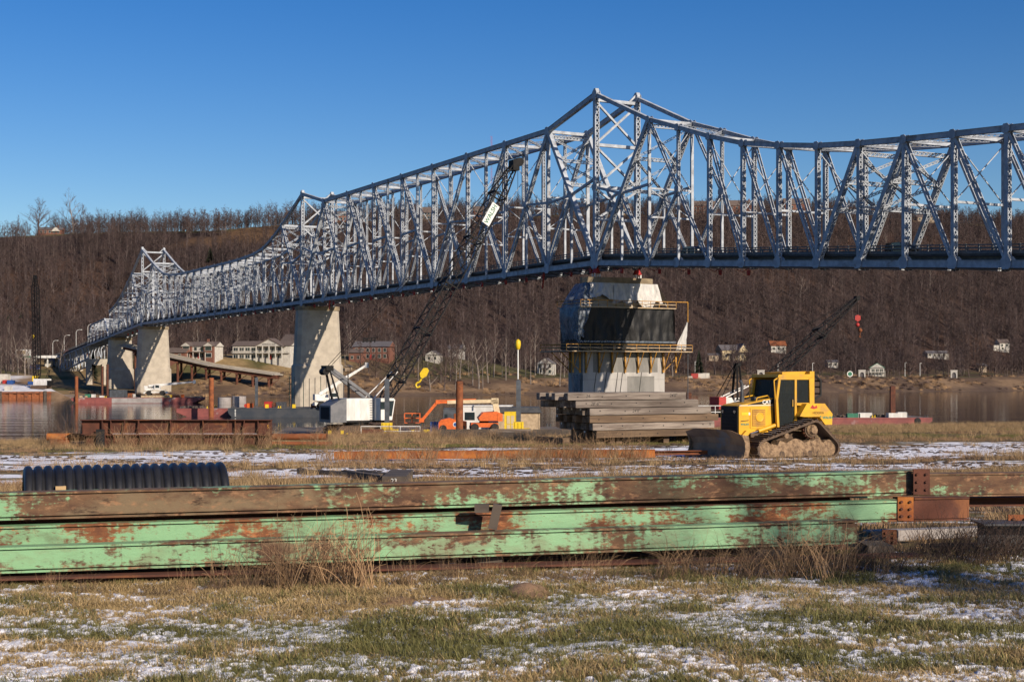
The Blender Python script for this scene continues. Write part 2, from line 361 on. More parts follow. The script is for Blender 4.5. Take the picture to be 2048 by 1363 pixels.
# ------------------------------------------------ near bank material
def ground_material():
    m = bpy.data.materials.new('near_ground'); m.use_nodes = True; nt = m.node_tree; N = nt.nodes; L = nt.links; b = N['Principled BSDF']
    b.inputs['Roughness'].default_value = .95; b.inputs['Specular IOR Level'].default_value = .2
    pos = N.new('ShaderNodeNewGeometry').outputs['Position']
    def noise(sc, st, det=8, ro=.6):
        mp = N.new('ShaderNodeMapping'); mp.inputs['Scale'].default_value = st; L.new(pos, mp.inputs[0])
        n = N.new('ShaderNodeTexNoise'); n.inputs['Scale'].default_value = sc; n.inputs['Detail'].default_value = det; n.inputs['Roughness'].default_value = ro
        L.new(mp.outputs[0], n.inputs['Vector']); return n.outputs[0]
    def ss(v, lo, hi):
        r = N.new('ShaderNodeMapRange'); r.interpolation_type = 'SMOOTHSTEP'; r.inputs[1].default_value = lo; r.inputs[2].default_value = hi; L.new(v, r.inputs[0]); return r.outputs[0]
    def mix(a, f, c):
        x = N.new('ShaderNodeMix'); x.data_type = 'RGBA'
        for s, i in ((a, 6), (c, 7)):
            if isinstance(s, tuple): x.inputs[i].default_value = s
            else: L.new(s, x.inputs[i])
        L.new(f, x.inputs[0]); return x.outputs[2]
    def math_(op, a, c):
        x = N.new('ShaderNodeMath'); x.operation = op
        for s, i in ((a, 0), (c, 1)):
            if isinstance(s, (int, float)): x.inputs[i].default_value = s
            else: L.new(s, x.inputs[i])
        return x.outputs[0]
    sep = N.new('ShaderNodeSeparateXYZ'); L.new(pos, sep.inputs[0])
    yv = math_('SUBTRACT', sep.outputs[1], math_('MULTIPLY', sep.outputs[0], .28))
    yr = math_('DIVIDE', yv, 100.0)
    rp = N.new('ShaderNodeValToRGB'); L.new(yr, rp.inputs[0]); rp.color_ramp.interpolation = 'LINEAR'
    stops = [(0.0, .36), (.16, .38), (.20, .40), (.30, .47), (.345, .30), (.365, .57), (.40, .57), (.425, .38), (.45, .58), (.52, .60), (.56, .55), (.60, .30), (.9, .26)]
    cr = rp.color_ramp
    while len(cr.elements) < len(stops): cr.elements.new(.5)
    for e, (p, v) in zip(cr.elements, stops): e.position = p; e.color = (v, v, v, 1)
    fine = noise(3.0, (1, 1, 1)); big = noise(.5, (.55, 1.6, 1), 9, .66)
    soil = mix((.085, .053, .034, 1), ss(fine, .4, .65), (.045, .029, .021, 1))
    grass = mix((.23, .15, .065, 1), ss(noise(1.7, (1, 1, 1)), .38, .62), (.13, .112, .038, 1))
    base = mix(grass, ss(noise(.35, (.5, 1.4, 1)), .44, .60), soil)
    s = math_('ADD', big, rp.outputs[0])
    sn = ss(s, .985, 1.04)
    L.new(mix(base, sn, (.84, .84, .86, 1)), b.inputs['Base Color'])
    bp = N.new('ShaderNodeBump'); bp.inputs['Distance'].default_value = .08; bp.inputs['Strength'].default_value = 1
    L.new(noise(5, (1, 1, 1), 6), bp.inputs['Height']); L.new(bp.outputs[0], b.inputs['Normal'])
    M['near_ground'] = m
ground_material()
xs = np.concatenate([np.linspace(-500, -60, 30), np.linspace(-58, 58, 233), np.linspace(60, 500, 30)])
vs = np.concatenate([np.linspace(-260, 0, 30), np.linspace(1, 118, 235)])
VV, XX = np.meshgrid(vs, xs, indexing='ij'); YY = VV + .5*XX
g = grid_mesh('ground', XX, YY, gza(XX, YY), 'near_ground'); tag(g, 'grassy near bank of mud, dry grass and patchy snow', 'ground', kind='structure')

# ------------------------------------------------ river
def water_material():
    m = bpy.data.materials.new('river_water'); m.use_nodes = True; nt = m.node_tree; N = nt.nodes; L = nt.links; b = N['Principled BSDF']
    b.inputs['Base Color'].default_value = (.020, .018, .018, 1); b.inputs['Roughness'].default_value = .06; b.inputs['IOR'].default_value = 1.33
    pos = N.new('ShaderNodeNewGeometry').outputs['Position']
    def nz(sc, st):
        mp = N.new('ShaderNodeMapping'); mp.inputs['Scale'].default_value = st; mp.inputs['Rotation'].default_value = (0, 0, R(-20)); L.new(pos, mp.inputs[0])
        n = N.new('ShaderNodeTexNoise'); n.inputs['Scale'].default_value = sc; n.inputs['Detail'].default_value = 3; L.new(mp.outputs[0], n.inputs['Vector']); return n.outputs[0]
    b1 = N.new('ShaderNodeBump'); b1.inputs['Distance'].default_value = .020; b1.inputs['Strength'].default_value = 1; L.new(nz(.5, (1, 2, 1)), b1.inputs['Height'])
    b2 = N.new('ShaderNodeBump'); b2.inputs['Distance'].default_value = .13; b2.inputs['Strength'].default_value = 1; L.new(nz(.05, (.4, 2, 1)), b2.inputs['Height']); L.new(b1.outputs[0], b2.inputs['Normal'])
    L.new(b2.outputs[0], b.inputs['Normal']); M['river_water'] = m
water_material()
wx = np.linspace(-1500, 2500, 9); wy = np.linspace(-1200, 2000, 9); WX, WY = np.meshgrid(wx, wy)
w = grid_mesh('river', WX, WY, WX*0, 'river_water'); tag(w, 'calm dark river reflecting the far bank', 'river', kind='structure')

# ------------------------------------------------ far bank and hill
def far_material():
    m = bpy.data.materials.new('far_bank'); m.use_nodes = True; nt = m.node_tree; N = nt.nodes; L = nt.links; b = N['Principled BSDF']
    b.inputs['Roughness'].default_value = 1; b.inputs['Specular IOR Level'].default_value = .1
    at_ = N.new('ShaderNodeAttribute'); at_.attribute_name = 'tint'
    pos = N.new('ShaderNodeNewGeometry').outputs['Position']
    n = N.new('ShaderNodeTexNoise'); n.inputs['Scale'].default_value = .35; n.inputs['Detail'].default_value = 8; n.inputs['Roughness'].default_value = .7; L.new(pos, n.inputs['Vector'])
    mr = N.new('ShaderNodeMapRange'); mr.inputs[1].default_value = .3; mr.inputs[2].default_value = .7; mr.inputs[3].default_value = .65; mr.inputs[4].default_value = 1.35; L.new(n.outputs[0], mr.inputs[0])
    hs = N.new('ShaderNodeHueSaturation'); L.new(at_.outputs['Color'], hs.inputs['Color']); L.new(mr.outputs[0], hs.inputs['Value']); L.new(hs.outputs[0], b.inputs['Base Color'])
    M['far_bank'] = m
far_material()
ks = np.concatenate([np.linspace(-900, -110, 30), np.arange(-100, 950, 6.0), np.linspace(960, 2200, 40)])
ms = np.concatenate([np.array([-60, -30, -12, -6, -3.05, -2.85]), np.arange(0, 120, 2.5), np.arange(120, 640, 7.0), np.linspace(650, 3500, 40)])
MM, KK = np.meshgrid(ms, ks, indexing='ij'); FX, FY = km2xy(KK, MM); FZ = fza(FX, FY)
def C3(*c): return np.array(c)
nz1 = fbm(FX/22, FY/22, 4)[..., None]; nz2 = fbm(FX/60+9, FY/60, 4)[..., None]
col = np.zeros(FX.shape+(3,)) + C3(.050, .034, .029)
col = col*(1-nsm(.52, .62, nz2)) + C3(.068, .041, .030)*nsm(.52, .62, nz2)
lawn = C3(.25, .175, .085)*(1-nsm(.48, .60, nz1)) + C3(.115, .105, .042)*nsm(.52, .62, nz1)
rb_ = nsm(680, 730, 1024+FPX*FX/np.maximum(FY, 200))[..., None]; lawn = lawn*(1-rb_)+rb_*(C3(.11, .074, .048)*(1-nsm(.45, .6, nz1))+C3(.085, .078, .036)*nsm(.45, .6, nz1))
f = (1-nsm(-8, 12, mrel(KK, MM)))[..., None]; col = col*(1-f)+lawn*f
shore = C3(.22, .145, .085)*(1-nsm(.4, .62, nz1)) + C3(.115, .076, .05)*nsm(.4, .62, nz1)
f = (1-nsm(34, 50, MM)*np.ones_like(MM))[..., None]; col = col*(1-f)+shore*f
f = ((1-nsm(6, 14, MM))*1.0)[..., None]; col = col*(1-f*.6)+C3(.10, .070, .052)*f*.6
f = (nsm(280, 300, mrel(KK, MM)))[..., None]; fld = C3(.20, .13, .06)*(1-nsm(.5, .6, nz1))+C3(.16, .15, .05)*nsm(.5, .6, nz1); col = col*(1-f)+fld*f
pxg = 1024+FPX*FX/np.maximum(FY, 200)
f = (nsm(200, 300, pxg)*(1-nsm(560, 640, pxg))*nsm(225, 260, mrel(KK, MM)))[..., None]*nsm(.42, .55, nz2); col = col*(1-f)+C3(.12, .072, .040)*f
f = ((1-nsm(8, 24, KK))*nsm(-3, 0, MM)*(1-nsm(44, 54, MM))*1.0)[..., None]*nsm(.27, .42, nz1); col = col*(1-f)+C3(.64, .64, .66)*f
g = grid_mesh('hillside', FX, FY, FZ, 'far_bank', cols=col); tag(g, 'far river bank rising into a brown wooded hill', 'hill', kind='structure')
# ------------------------------------------------ the cantilever truss bridge
BR_O = (18.57, 251.96, 0.0); BR_RZ = math.atan2(DD[1], DD[0]); TW = 4.25      # local x runs away from the camera's bank, y towards the near truss
def br2w(t, y, z=0): return Vector((BR_O[0]+DD[0]*t-DD[1]*y, BR_O[1]+DD[1]*t+DD[0]*y, z))
bridge = thing('truss_bridge', 'long grey steel cantilever truss bridge crossing the river on concrete piers', 'bridge', BR_O, BR_RZ)
def bz(t):
    if t < 0: return 28.5 + .070*t
    if t > 348: return 28.5 - .060*(t-348)
    return 28.5
Yv = (0, 1, 0)
H1 = 8.711; HR = 8.55; H2 = 8.691
TOWERS = [0.0, 156.8, 348.0]
def part(name, fn, mat='bridge_paint'):
    m = MB(); fn(m); return m.build(name, mat, bridge)
def far(t): return t > 175
def post(t, z0, z1, w, h, y, solid=False, name='vertical_post'):
    def fn(m):
        if solid: m.beam((t, y, z0), (t, y, z1), w*.55, h*.75, (1, 0, 0)); m.beam((t-h*.3, y, z0), (t-h*.3, y, z1), w, .05, (1, 0, 0)); m.beam((t+h*.3, y, z0), (t+h*.3, y, z1), w, .05, (1, 0, 0))
        else: m.laced((t, y, z0), (t, y, z1), w, h, Yv, pitch=1.0 if not far(t) else 1.5)
    return part(name, fn)
def diag(A, B, y, w, h, kind='laced', name='diagonal'):
    P, Q = (A[0], y, A[1]), (B[0], y, B[1])
    def fn(m):
        if kind == 'laced': m.laced(P, Q, w, h, Yv, pitch=1.0 if not far(A[0]) else 1.5)
        elif kind == 'heavy': m.beam(P, Q, w, h, (0, 0, 1))
        elif kind == 'double':
            for s_ in (-1, 1): m.beam((P[0], y+s_*w/2, P[2]), (Q[0], y+s_*w/2, Q[2]), .10, h, (0, 0, 1))
            L = (Vector(Q)-Vector(P)).length; n = max(2, int(L/2.2))
            for i in range(1, n):
                c = Vector(P).lerp(Vector(Q), i/n); m.beam(c-Vector((0, w/2, 0)), c+Vector((0, w/2, 0)), .3, .08)
        else: m.beam(P, Q, w, h, (0, 0, 1))
    return part(name, fn)
def chord(pts, y, w, h, name):
    for A, B in zip(pts[:-1], pts[1:]):
        def fn(m):
            d = (Vector((B[0], 0, B[1]))-Vector((A[0], 0, A[1]))).normalized()*.02
            m.beam((A[0]-d.x, y, A[1]-d.z), (B[0]+d.x, y, B[1]+d.z), w, h)
            m.beam((A[0], y, A[1]+h/2), (B[0], y, B[1]+h/2), w+.16, .06); m.beam((A[0], y, A[1]-h/2), (B[0], y, B[1]-h/2), w+.16, .06)
        part(name, fn)
def gusset(t, z, y, s, flat=True):
    def fn(m):
        for k in (-1, 1):
            m.prism([(t-s, z-s*.5), (t-s*.55, z-s*.9), (t+s*.55, z-s*.9), (t+s, z-s*.5), (t+s, z+s*.5), (t+s*.5, z+s), (t-s*.5, z+s), (t-s, z+s*.5)], 'y', y+k*.40-.025, y+k*.40+.025)
    part('gusset_plate', fn)
def mid(A, B, f=.5): return (lerp(A[0], B[0], f), lerp(A[1], B[1], f))
def on_line(A, B, t): f = (t-A[0])/(B[0]-A[0]); return (t, lerp(A[1], B[1], f))
def cross(t, ztop, zb, frames=True, big=False):
    """sway frame between the two trusses at station t"""
    dep = ztop-zb; zc = zb+7.6 if dep > 14 else zb+6.6
    def fn(m):
        m.laced((t, -TW, ztop-.15), (t, TW, ztop-.15), .45, .5, (1, 0, 0), pitch=1.4)
    part('top_strut', fn)
    if dep > 20:
        zm = zb+dep*.52
        def fn2(m):
            for zz in (zm, zc): m.beam((t, -TW, zz), (t, TW, zz), .28, .30)
            for a, b2 in ((ztop-.7, zm), (zm, zc)):
                m.beam((t-.06, -TW, a), (t-.06, TW, b2), .13, .13); m.beam((t+.08, TW, a), (t+.08, -TW, b2), .13, .13)
    else:
        def fn2(m):
            m.beam((t, -TW, zc), (t, TW, zc), .28, .30)
            m.beam((t-.06, -TW, ztop-.6), (t-.06, TW, zc), .12, .12); m.beam((t+.08, TW, ztop-.6), (t+.08, -TW, zc), .12, .12)
    part('sway_brace', fn2)
def lateral(t0, z0, t1, z1):
    def fn(m):
        lo = far(t0)
        for s_ in (-1, 1):
            P, Q = (t0, -TW*s_, z0+s_*.07-.15), (t1, TW*s_, z1+s_*.07-.15)
            if lo: m.beam(P, Q, .25, .18)
            else: m.laced(P, Q, .42, .2, (0, 0, 1), pitch=1.6)
    part('lateral_brace', fn)
def portal(A, B, f0, f1):
    """laced X frame in the plane of two heavy inclined posts"""
    P = lambda f, y: Vector((lerp(A[0], B[0], f), y, lerp(A[1], B[1], f)))
    def fn(m):
        for f in (f0, (f0+f1)/2, f1): m.laced(P(f, -TW), P(f, TW), .6, .35, (0, 0, 1), pitch=1.2)
        for a, b2 in ((f0, (f0+f1)/2), ((f0+f1)/2, f1)):
            m.laced(P(a, -TW), P(b2, TW), .4, .25, (0, 0, 1), pitch=1.4); m.laced(P(a, TW)+Vector((.15, 0, 0)), P(b2, -TW)+Vector((.15, 0, 0)), .4, .25, (0, 0, 1), pitch=1.4)
    part('portal_frame', fn)

# ---- towers over the piers
PEAK = {0.0: 58.1, 156.8: 58.1, 348.0: 57.6}
for t in TOWERS:
    zb, zp = bz(t), PEAK[t]
    for y in (-TW, TW):
        post(t, zb, zp, .92, .70, y, name='tower_post')
        gusset(t, zp, y, .75); gusset(t, zb+.1, y, 1.25); gusset(t, zb+13.3, y, .75)
        def cap(m):
            m.prism([(-.55, zp+.2), (.55, zp+.2), (.32, zp+1.0), (-.32, zp+1.0)], 'y', y-.35, y+.35); m.v = [(t+v[0] if i >= 0 else 0, v[1], v[2]) for i, v in enumerate(m.v)]
        part('tower_cap', cap)
    def knees(m):
        for s_ in (-1, 1): m.beam((t, s_*TW, zp+.8), (t, s_*(TW-1.8), zp-.9), .35, .3)
        m.laced((t, -TW, zp-1.0), (t, TW, zp-1.0), .7, .5, (1, 0, 0), pitch=1.2)
    part('tower_strut', knees)
    for zz in (zb+dep_*(zp-zb) for dep_ in (.70, .45)): part('tower_strut', lambda m: m.beam((t, -TW, zz), (t, TW, zz), .55, .55))
    def xs_(m):
        D = zp-zb; lv = [D-1.3, D*.70+.3, D*.70-.3, D*.45+.3, D*.45-.3, D*.26]
        for a, b2 in ((0, 1), (2, 3), (4, 5)):
            m.laced((t-.1, -TW, zb+lv[a]), (t-.1, TW, zb+lv[b2]), .42, .3, (1, 0, 0), pitch=1.4); m.laced((t+.1, TW, zb+lv[a]), (t+.1, -TW, zb+lv[b2]), .42, .3, (1, 0, 0), pitch=1.4)
        m.beam((t, -TW, zb+lv[5]), (t, TW, zb+lv[5]), .5, .5)
    part('tower_brace', xs_)

# ---- span between the first two towers: nine deep panels with sub-struts
def TM(i): return 54.3
N1 = 18
for y in (-TW, TW):
    Tn = {i: (i*H1, TM(i)) for i in range(2, 17)}; Bn = {i: (i*H1, bz(i*H1)) for i in range(0, 19)}
    P0 = (0.0, PEAK[0.0]); P1 = (156.8, PEAK[156.8])
    chord([P0]+[Tn[i] for i in range(2, 17, 2)]+[P1], y, .62, .80, 'top_chord')
    chord([Bn[i] for i in range(0, 19, 2)], y, .62, .85, 'bottom_chord')
    dg = [(2, 0), (2, 4), (4, 6), (6, 8), (10, 8), (12, 10), (14, 12), (16, 14), (16, 18)]
    for a, b2 in dg:
        hv = b2 in (0, 18)
        diag(Tn[a], Bn[b2], y, .80 if hv else .66, .75 if hv else .58, 'heavy' if hv else 'laced')
        Mi = mid(Tn[a], Bn[b2]); tm = Mi[0]; im = (a+b2)//2
        diag(Mi, Bn[a], y, .50, .42, 'laced', 'sub_diagonal')
        post(tm, Bn[im][1], Mi[1], .42, .40, y, True, 'sub_post')
        if not hv: post(tm, Mi[1], TM(im), .50, .42, y, False, 'sub_post')
        za = Mi[1]-.5 if not hv else Mi[1]-.6
        diag((Bn[a][0], za), Mi, y, .34, .42, 'plain', 'strut')
        if hv: diag(Mi, (Bn[b2][0], Mi[1]+2.0), y, .38, .45, 'plain', 'strut')
        gusset(tm, Mi[1], y, .62)
    for i in range(2, 17, 2):
        post(Tn[i][0], Bn[i][1], TM(i), .66, .56, y, i in (2,) , 'vertical_post')
        gusset(Tn[i][0], TM(i)-.1, y, .8); gusset(Bn[i][0], Bn[i][1]+.1, y, .95)
for i in range(2, 17): 
    if i % 2 == 0: cross(i*H1, TM(i), 28.5)
    if i < 16: lateral(i*H1, TM(i), (i+1)*H1, TM(i+1))
portal((2*H1, 54.3), (0, 28.5), .05, .42); portal((16*H1, 54.3), (18*H1, 28.5), .05, .42)

# ---- cantilever arms
def arm(t0, sg, H, tops, n, last_heavy=True, anchor=False):
    T = {j: (t0+sg*j*H, tops[j] if j < len(tops) else tops[-1]-.07*H*(j-len(tops)+1)*(1 if sg < 0 else 0)) for j in range(2, n+1)}
    B = {j: (t0+sg*j*H, bz(t0+sg*j*H)) for j in range(0, n+1)}
    for y in (-TW, TW):
        chord([(t0, PEAK[t0])]+[T[j] for j in range(2, n+1)], y, .58, .66, 'top_chord'); chord([B[j] for j in range(0, n+1)], y, .58, .85, 'bottom_chord')
        diag(T[2], B[0], y, .80, .72, 'laced'); Mi = mid(T[2], B[0])
        diag(Mi, B[2], y, .5, .42, 'laced', 'sub_diagonal'); post(B[1][0], B[1][1], Mi[1], .42, .4, y, True, 'sub_post')
        diag(Mi, (t0, Mi[1]+2.0), y, .38, .45, 'plain', 'strut'); diag(Mi, (T[2][0], Mi[1]+.6), y, .34, .42, 'plain', 'strut')
        post(T[2][0], B[2][1], T[2][1], .5, .5, y, True, 'vertical_post')
        diag(T[2], B[4], y, .5, .34, 'double'); Mi = mid(T[2], B[4])
        diag(Mi, B[2], y, .5, .42, 'laced', 'sub_diagonal'); post(B[3][0], B[3][1], Mi[1], .42, .4, y, True, 'sub_post')
        post(B[3][0], Mi[1], T[3][1], .5, .42, y, False, 'sub_post'); gusset(B[3][0], Mi[1], y, .6)
        post(B[4][0], B[4][1], T[4][1], .66, .54, y)
        for j in range(5, n+1): post(B[j][0], B[j][1], T[j][1], .64, .52, y)
        for j in range(4, n):
            if anchor: diag(T[j], B[j+1], y, .5, .34, 'double'); continue
            if j < 7: diag(T[j], B[j+1], y, .5, .34, 'double')
            elif j < 9: diag(T[j+1], B[j], y, .72, .62, 'laced')
            else: diag(T[j], B[j+1], y, .5, .34, 'double')
        for j in range(2, n+1): gusset(T[j][0], T[j][1]-.05, y, .6); gusset(B[j][0], B[j][1]+.1, y, .8)
    for j in range(2, n+1):
        if j != 3: cross(T[j][0], T[j][1], B[j][1])
        if j < n: lateral(T[j][0], T[j][1], T[j+1][0], T[j+1][1])
    portal(T[2], B[0], .04, .48)
    if not anchor and n > 8: portal(T[8], B[7], .08, .55); portal(T[9], B[8], .10, .55)
    return T, B
TR = [0, 0, 51.0, 48.4, 45.7, 43.4, 41.9, 40.6, 39.7, 39.0, 38.4, 37.8]
arm(0.0, -1, HR, TR, 16)
TL = [0, 0, 51.2, 48.3, 46.0, 45.0, 44.6, 44.4, 44.3, 44.3, 44.3, 44.3]
arm(156.8, 1, H2, TL, 11); arm(348.0, -1, H2, TL, 10)
# close the middle panel
for y in (-TW, TW):
    a, b2 = 156.8+11*H2, 348.0-10*H2
    chord([(a, 44.3), (b2, 44.3)], y, .58, .66, 'top_chord'); chord([(a, 28.5), (b2, 28.5)], y, .58, .85, 'bottom_chord'); diag((b2, 44.3), (a, 28.5), y, .5, .34, 'double')
TA = [0, 0, 49.4, 46.0, 42.4, 39.4, 37.2, 35.8]
arm(348.0, 1, H2, TA, 7, anchor=True)
# ---- short through truss beyond the anchor arm
t0, n, h = 412.0, 6, 7.8
def zb2(t): return bz(t)
for y in (-TW, TW):
    T = {j: (t0+j*h, zb2(t0+j*h)+8.6) for j in range(1, n)}; B = {j: (t0+j*h, zb2(t0+j*h)) for j in range(0, n+1)}
    chord([B[0]]+[T[j] for j in range(1, n)]+[B[n]], y, .5, .5, 'top_chord'); chord([B[j] for j in range(0, n+1)], y, .5, .7, 'bottom_chord')
    for j in range(1, n): post(T[j][0], B[j][1], T[j][1], .45, .4, y)
    for a, b2 in ((1, 2), (2, 3), (4, 3), (5, 4)): diag(T[a], B[b2], y, .4, .3, 'double')
for j in range(1, n): cross(T[j][0], T[j][1], B[j][1])
# ---- deck truss down to the far bank
t1, n, h = 459.5, 16, 7.75
for y in (-TW+.6, TW-.6):
    T = {j: (t1+j*h, bz(t1+j*h)+.2) for j in range(0, n+1)}; B = {j: (t1+j*h, bz(t1+j*h)-5.8-1.6*math.sin(math.pi*j/n)) for j in range(0, n+1)}
    chord([T[j] for j in range(0, n+1, 2)], y, .45, .5, 'deck_truss_chord'); chord([B[j] for j in range(0, n+1, 2)], y, .45, .5, 'deck_truss_chord')
    for j in range(0, n+1):
        post(T[j][0], B[j][1], T[j][1], .4, .35, y, True, 'deck_truss_post')
        if j < n: a, b2 = (j, j+1) if j % 2 == 0 else (j+1, j); diag(T[a], B[b2], y, .36, .3, 'plain', 'deck_truss_diagonal')
# ---- floor: floor beams, stringers, slab, parapets and rails
stations = [-HR*j for j in range(16, 0, -1)]+[H1*i for i in range(0, 18)]+[156.8+H2*i for i in range(0, 22)]+[348+H2*i for i in range(0, 8)]+[412+7.8*i for i in range(1, 6)]+[459.5+7.75*i for i in range(0, 17)]
for t in stations:
    z = bz(t); part('floor_beam', lambda m: m.beam((t, -TW, z-.1), (t, TW, z-.1), .35, 1.1), 'bridge_paint')
for a, b2 in zip(stations[:-1], stations[1:]):
    za, zb_ = bz(a), bz(b2)
    def slab(m): m.beam((a, 0, za+1.12), (b2, 0, zb_+1.12), 6.9, .26)
    part('deck_slab', slab, 'bridge_deck')
    def strg(m):
        for y in (-2.6, -.9, .9, 2.6): m.beam((a, y, za+.72), (b2, y, zb_+.72), .2, .55)
        if a < 459: m.beam((a, -TW, za-.5), (b2, TW, zb_-.5), .2, .15); m.beam((a, TW, za-.66), (b2, -TW, zb_-.66), .2, .15)
    part('stringer', strg, 'rail_dark')
    def rail(m):
        for y in (-3.42, 3.42):
            m.beam((a, y, za+1.42), (b2, y, zb_+1.42), .3, .34)
            for dz in (1.95, 2.35): m.beam((a, y, za+dz), (b2, y, zb_+dz), .10, .14)
            for i in range(4):
                tt = lerp(a, b2, (i+.5)/4); zz = lerp(za, zb_, (i+.5)/4); m.beam((tt, y, zz+1.5), (tt, y, zz+2.48), .16, .16, (1, 0, 0))
    part('railing', rail, 'rail_dark')
# red rigging clamps hung below the floor
random.seed(21)
rt = [-42.7+HR*i for i in range(0, 5)]+[H1*i+2 for i in range(0, 20)]+[156.8+H2*i for i in range(1, 12, 2)]+[348+H2*i for i in range(0, 5)]
for t in rt:
    z = bz(t)
    def fn(m):
        y = random.choice((3.2, 2.2, 4.2)); m.tube((t, y, z-.6), (t, y, z-1.0), .05, n=5); m.cbox((t, y, z-1.2), (.5, .35, .45), random.random()); m.lathe((t, y, z-1.42), [(.22, -.35), (.3, -.1), (.2, .1)], n=7)
        m.path([(t, y, z-.7), (t+1.5, y, z-1.15), (t+3, y, z-.7)], .06, 4)
    part('rigging_clamp', fn, 'red_paint')
for t, L_ in ((60.0, 3.2), (19.0, 3.0), (135.0, 2.4)):
    part('red_strap', lambda m: m.beam((t, 4.3, bz(t)-.5), (t+.6, 4.3, bz(t)-.5-L_), .35, .05, (1, 0, 0)), 'red_paint')
for t in [160+7.1*i for i in range(26)]:
    part('hanger_light', lambda m: m.tube((t, 4.1, bz(t)-.5), (t, 4.1, bz(t)-1.25), .06, n=5).lathe((t, 4.1, bz(t)-1.4), [(.05, -.15), (.14, 0), (.05, .15)], n=6), 'sign_white')

# ---- lamps on the approach
for t in (462, 491, 523, 556):
    p = br2w(t, 3.45, bz(t)+1.6)
    l = thing('street_lamp', 'pale curved-arm street lamp standing on the far bridge approach', 'lamp', p, BR_RZ, 'lamps along the bridge approach')
    MB().tube((0, 0, -.2), (0, 0, 7.2), .12, .09, n=6).build('pole', 'sign_white', l)
    MB().path([(0, 0, 7.1), (0, -.35, 8.0), (0, -1.2, 8.5), (0, -2.1, 8.5)], .07, 5).build('arm', 'sign_white', l); MB().cbox((0, -2.4, 8.48), (.35, .8, .18)).build('lamp_head', 'sign_white', l)

# ---- cars crossing
def make_car(loc, rz, label, mat, suv=False):
    c = thing('car', label, 'car', loc, rz); h = .12 if suv else 0
    body = [(-2.2, .35), (2.2, .35), (2.25, .75), (2.1, .95), (1.1, 1.02), (.45, 1.48+h), (-1.3 if not suv else -2.0, 1.5+h), (-2.0 if not suv else -2.25, 1.02), (-2.25, .8)]
    MB().prism(body, 'y', -.88, .88).build('body', mat, c)
    MB().prism([(.95, 1.04), (.42, 1.42+h), (-1.2, 1.43+h), (-1.75, 1.05)], 'y', -.885, .885).build('window', 'glass_dark', c)
    for x in (-1.35, 1.4):
        for s_ in (-1, 1): w_ = MB().lathe((x, s_*.8, .34), [(.2, -.11), (.34, -.11), (.34, .11), (.2, .11)], 'y', 14).build('wheel', 'rubber', c); MB().lathe((x, s_*.86, .34), [(.05, -.05), (.2, -.05), (.2, .05), (.05, .05)], 'y', 10).build('rim', 'chrome', w_)
    for s_ in (-1, 1): MB().cbox((2.22, s_*.62, .78), (.06, .32, .14)).build('headlight', 'sign_white', c)
for t, lab, suv, mt in ((-73.5, 'black sport utility vehicle driving across the truss bridge past inclined posts', True, 'car_black'), (-26.0, 'dark sedan driving on the truss bridge close beside the high tower', False, 'car_dark')):
    make_car(br2w(t, 1.6, bz(t)+1.26), BR_RZ+math.pi, lab, mt, suv)

# ------------------------------------------------ concrete piers
def ring(t, hx, hy, z, n=7, yc=0, tc=None):
    """stadium outline: length 2*hy across the bridge with rounded noses"""
    P = []; r = hx; tc = t if tc is None else tc
    for s_ in (1, -1):
        for i in range(n):
            a = math.pi*i/(n-1); P.append((tc + s_*r*math.cos(a), yc + s_*(hy-r) + s_*r*math.sin(a), z))
    return P
def pier(t, label, ztop, zmid, zbase, hy_top, hy_bot, hx=2.3, step=.45):
    p = thing('bridge_pier', label, 'pier', br2w(t, 0, zbase), BR_RZ, None); o = (t, 0, zbase)
    MB().loft([ring(t, lerp(hx*1.15, hx, (z-zmid)/(ztop-zmid)), lerp(hy_bot, hy_top, (z-zmid)/(ztop-zmid)), z) for z in np.linspace(zmid, ztop, 5)]).build('shaft', 'concrete', p, False, o)
    MB().loft([ring(t, hx*1.15+step, hy_bot+step, z) for z in (zbase, zmid-.4)]+[ring(t, hx*1.15+.02, hy_bot+.02, zmid)]).build('base', 'concrete', p, False, o)
    MB().loft([ring(t, hx+.25, hy_top+.25, z) for z in (ztop+.003, ztop+1.05)]).build('cap', 'concrete_cap', p, False, o)
    for y in (-TW, TW):
        MB().lathe((t, y, ztop+1.0), [(.75, 0), (.75, .3), (.45, .35), (.4, bz(t)-ztop-1.9)], n=12).build('bearing', 'bridge_paint', p, False, o)
    nl = int((ztop-zmid)/.95)        # form-board joints cast into the face
    for i in range(1, nl):
        z = lerp(zmid, ztop, i/nl); f = (z-zmid)/(ztop-zmid)
        MB().loft([ring(t, lerp(hx*1.15, hx, f)+.02, lerp(hy_bot, hy_top, f)+.02, z+d) for d in (-.04, .04)]).build('form_joint', 'concrete', p, False, o)
pier(156.8, 'tall tapered pale concrete bridge pier beside the white telescopic crane', 26.3, 11.5, -1.5, 6.1, 6.9)
pier(348.0, 'tapered pale concrete bridge pier behind the red and white deck barge', 26.3, 11.0, -.5, 5.9, 6.7)
pier(408.8, 'brownish concrete bridge pier with a vertical strip notch near the far bank', 23.3, 11.0, 0.0, 5.0, 5.5, 2.0)
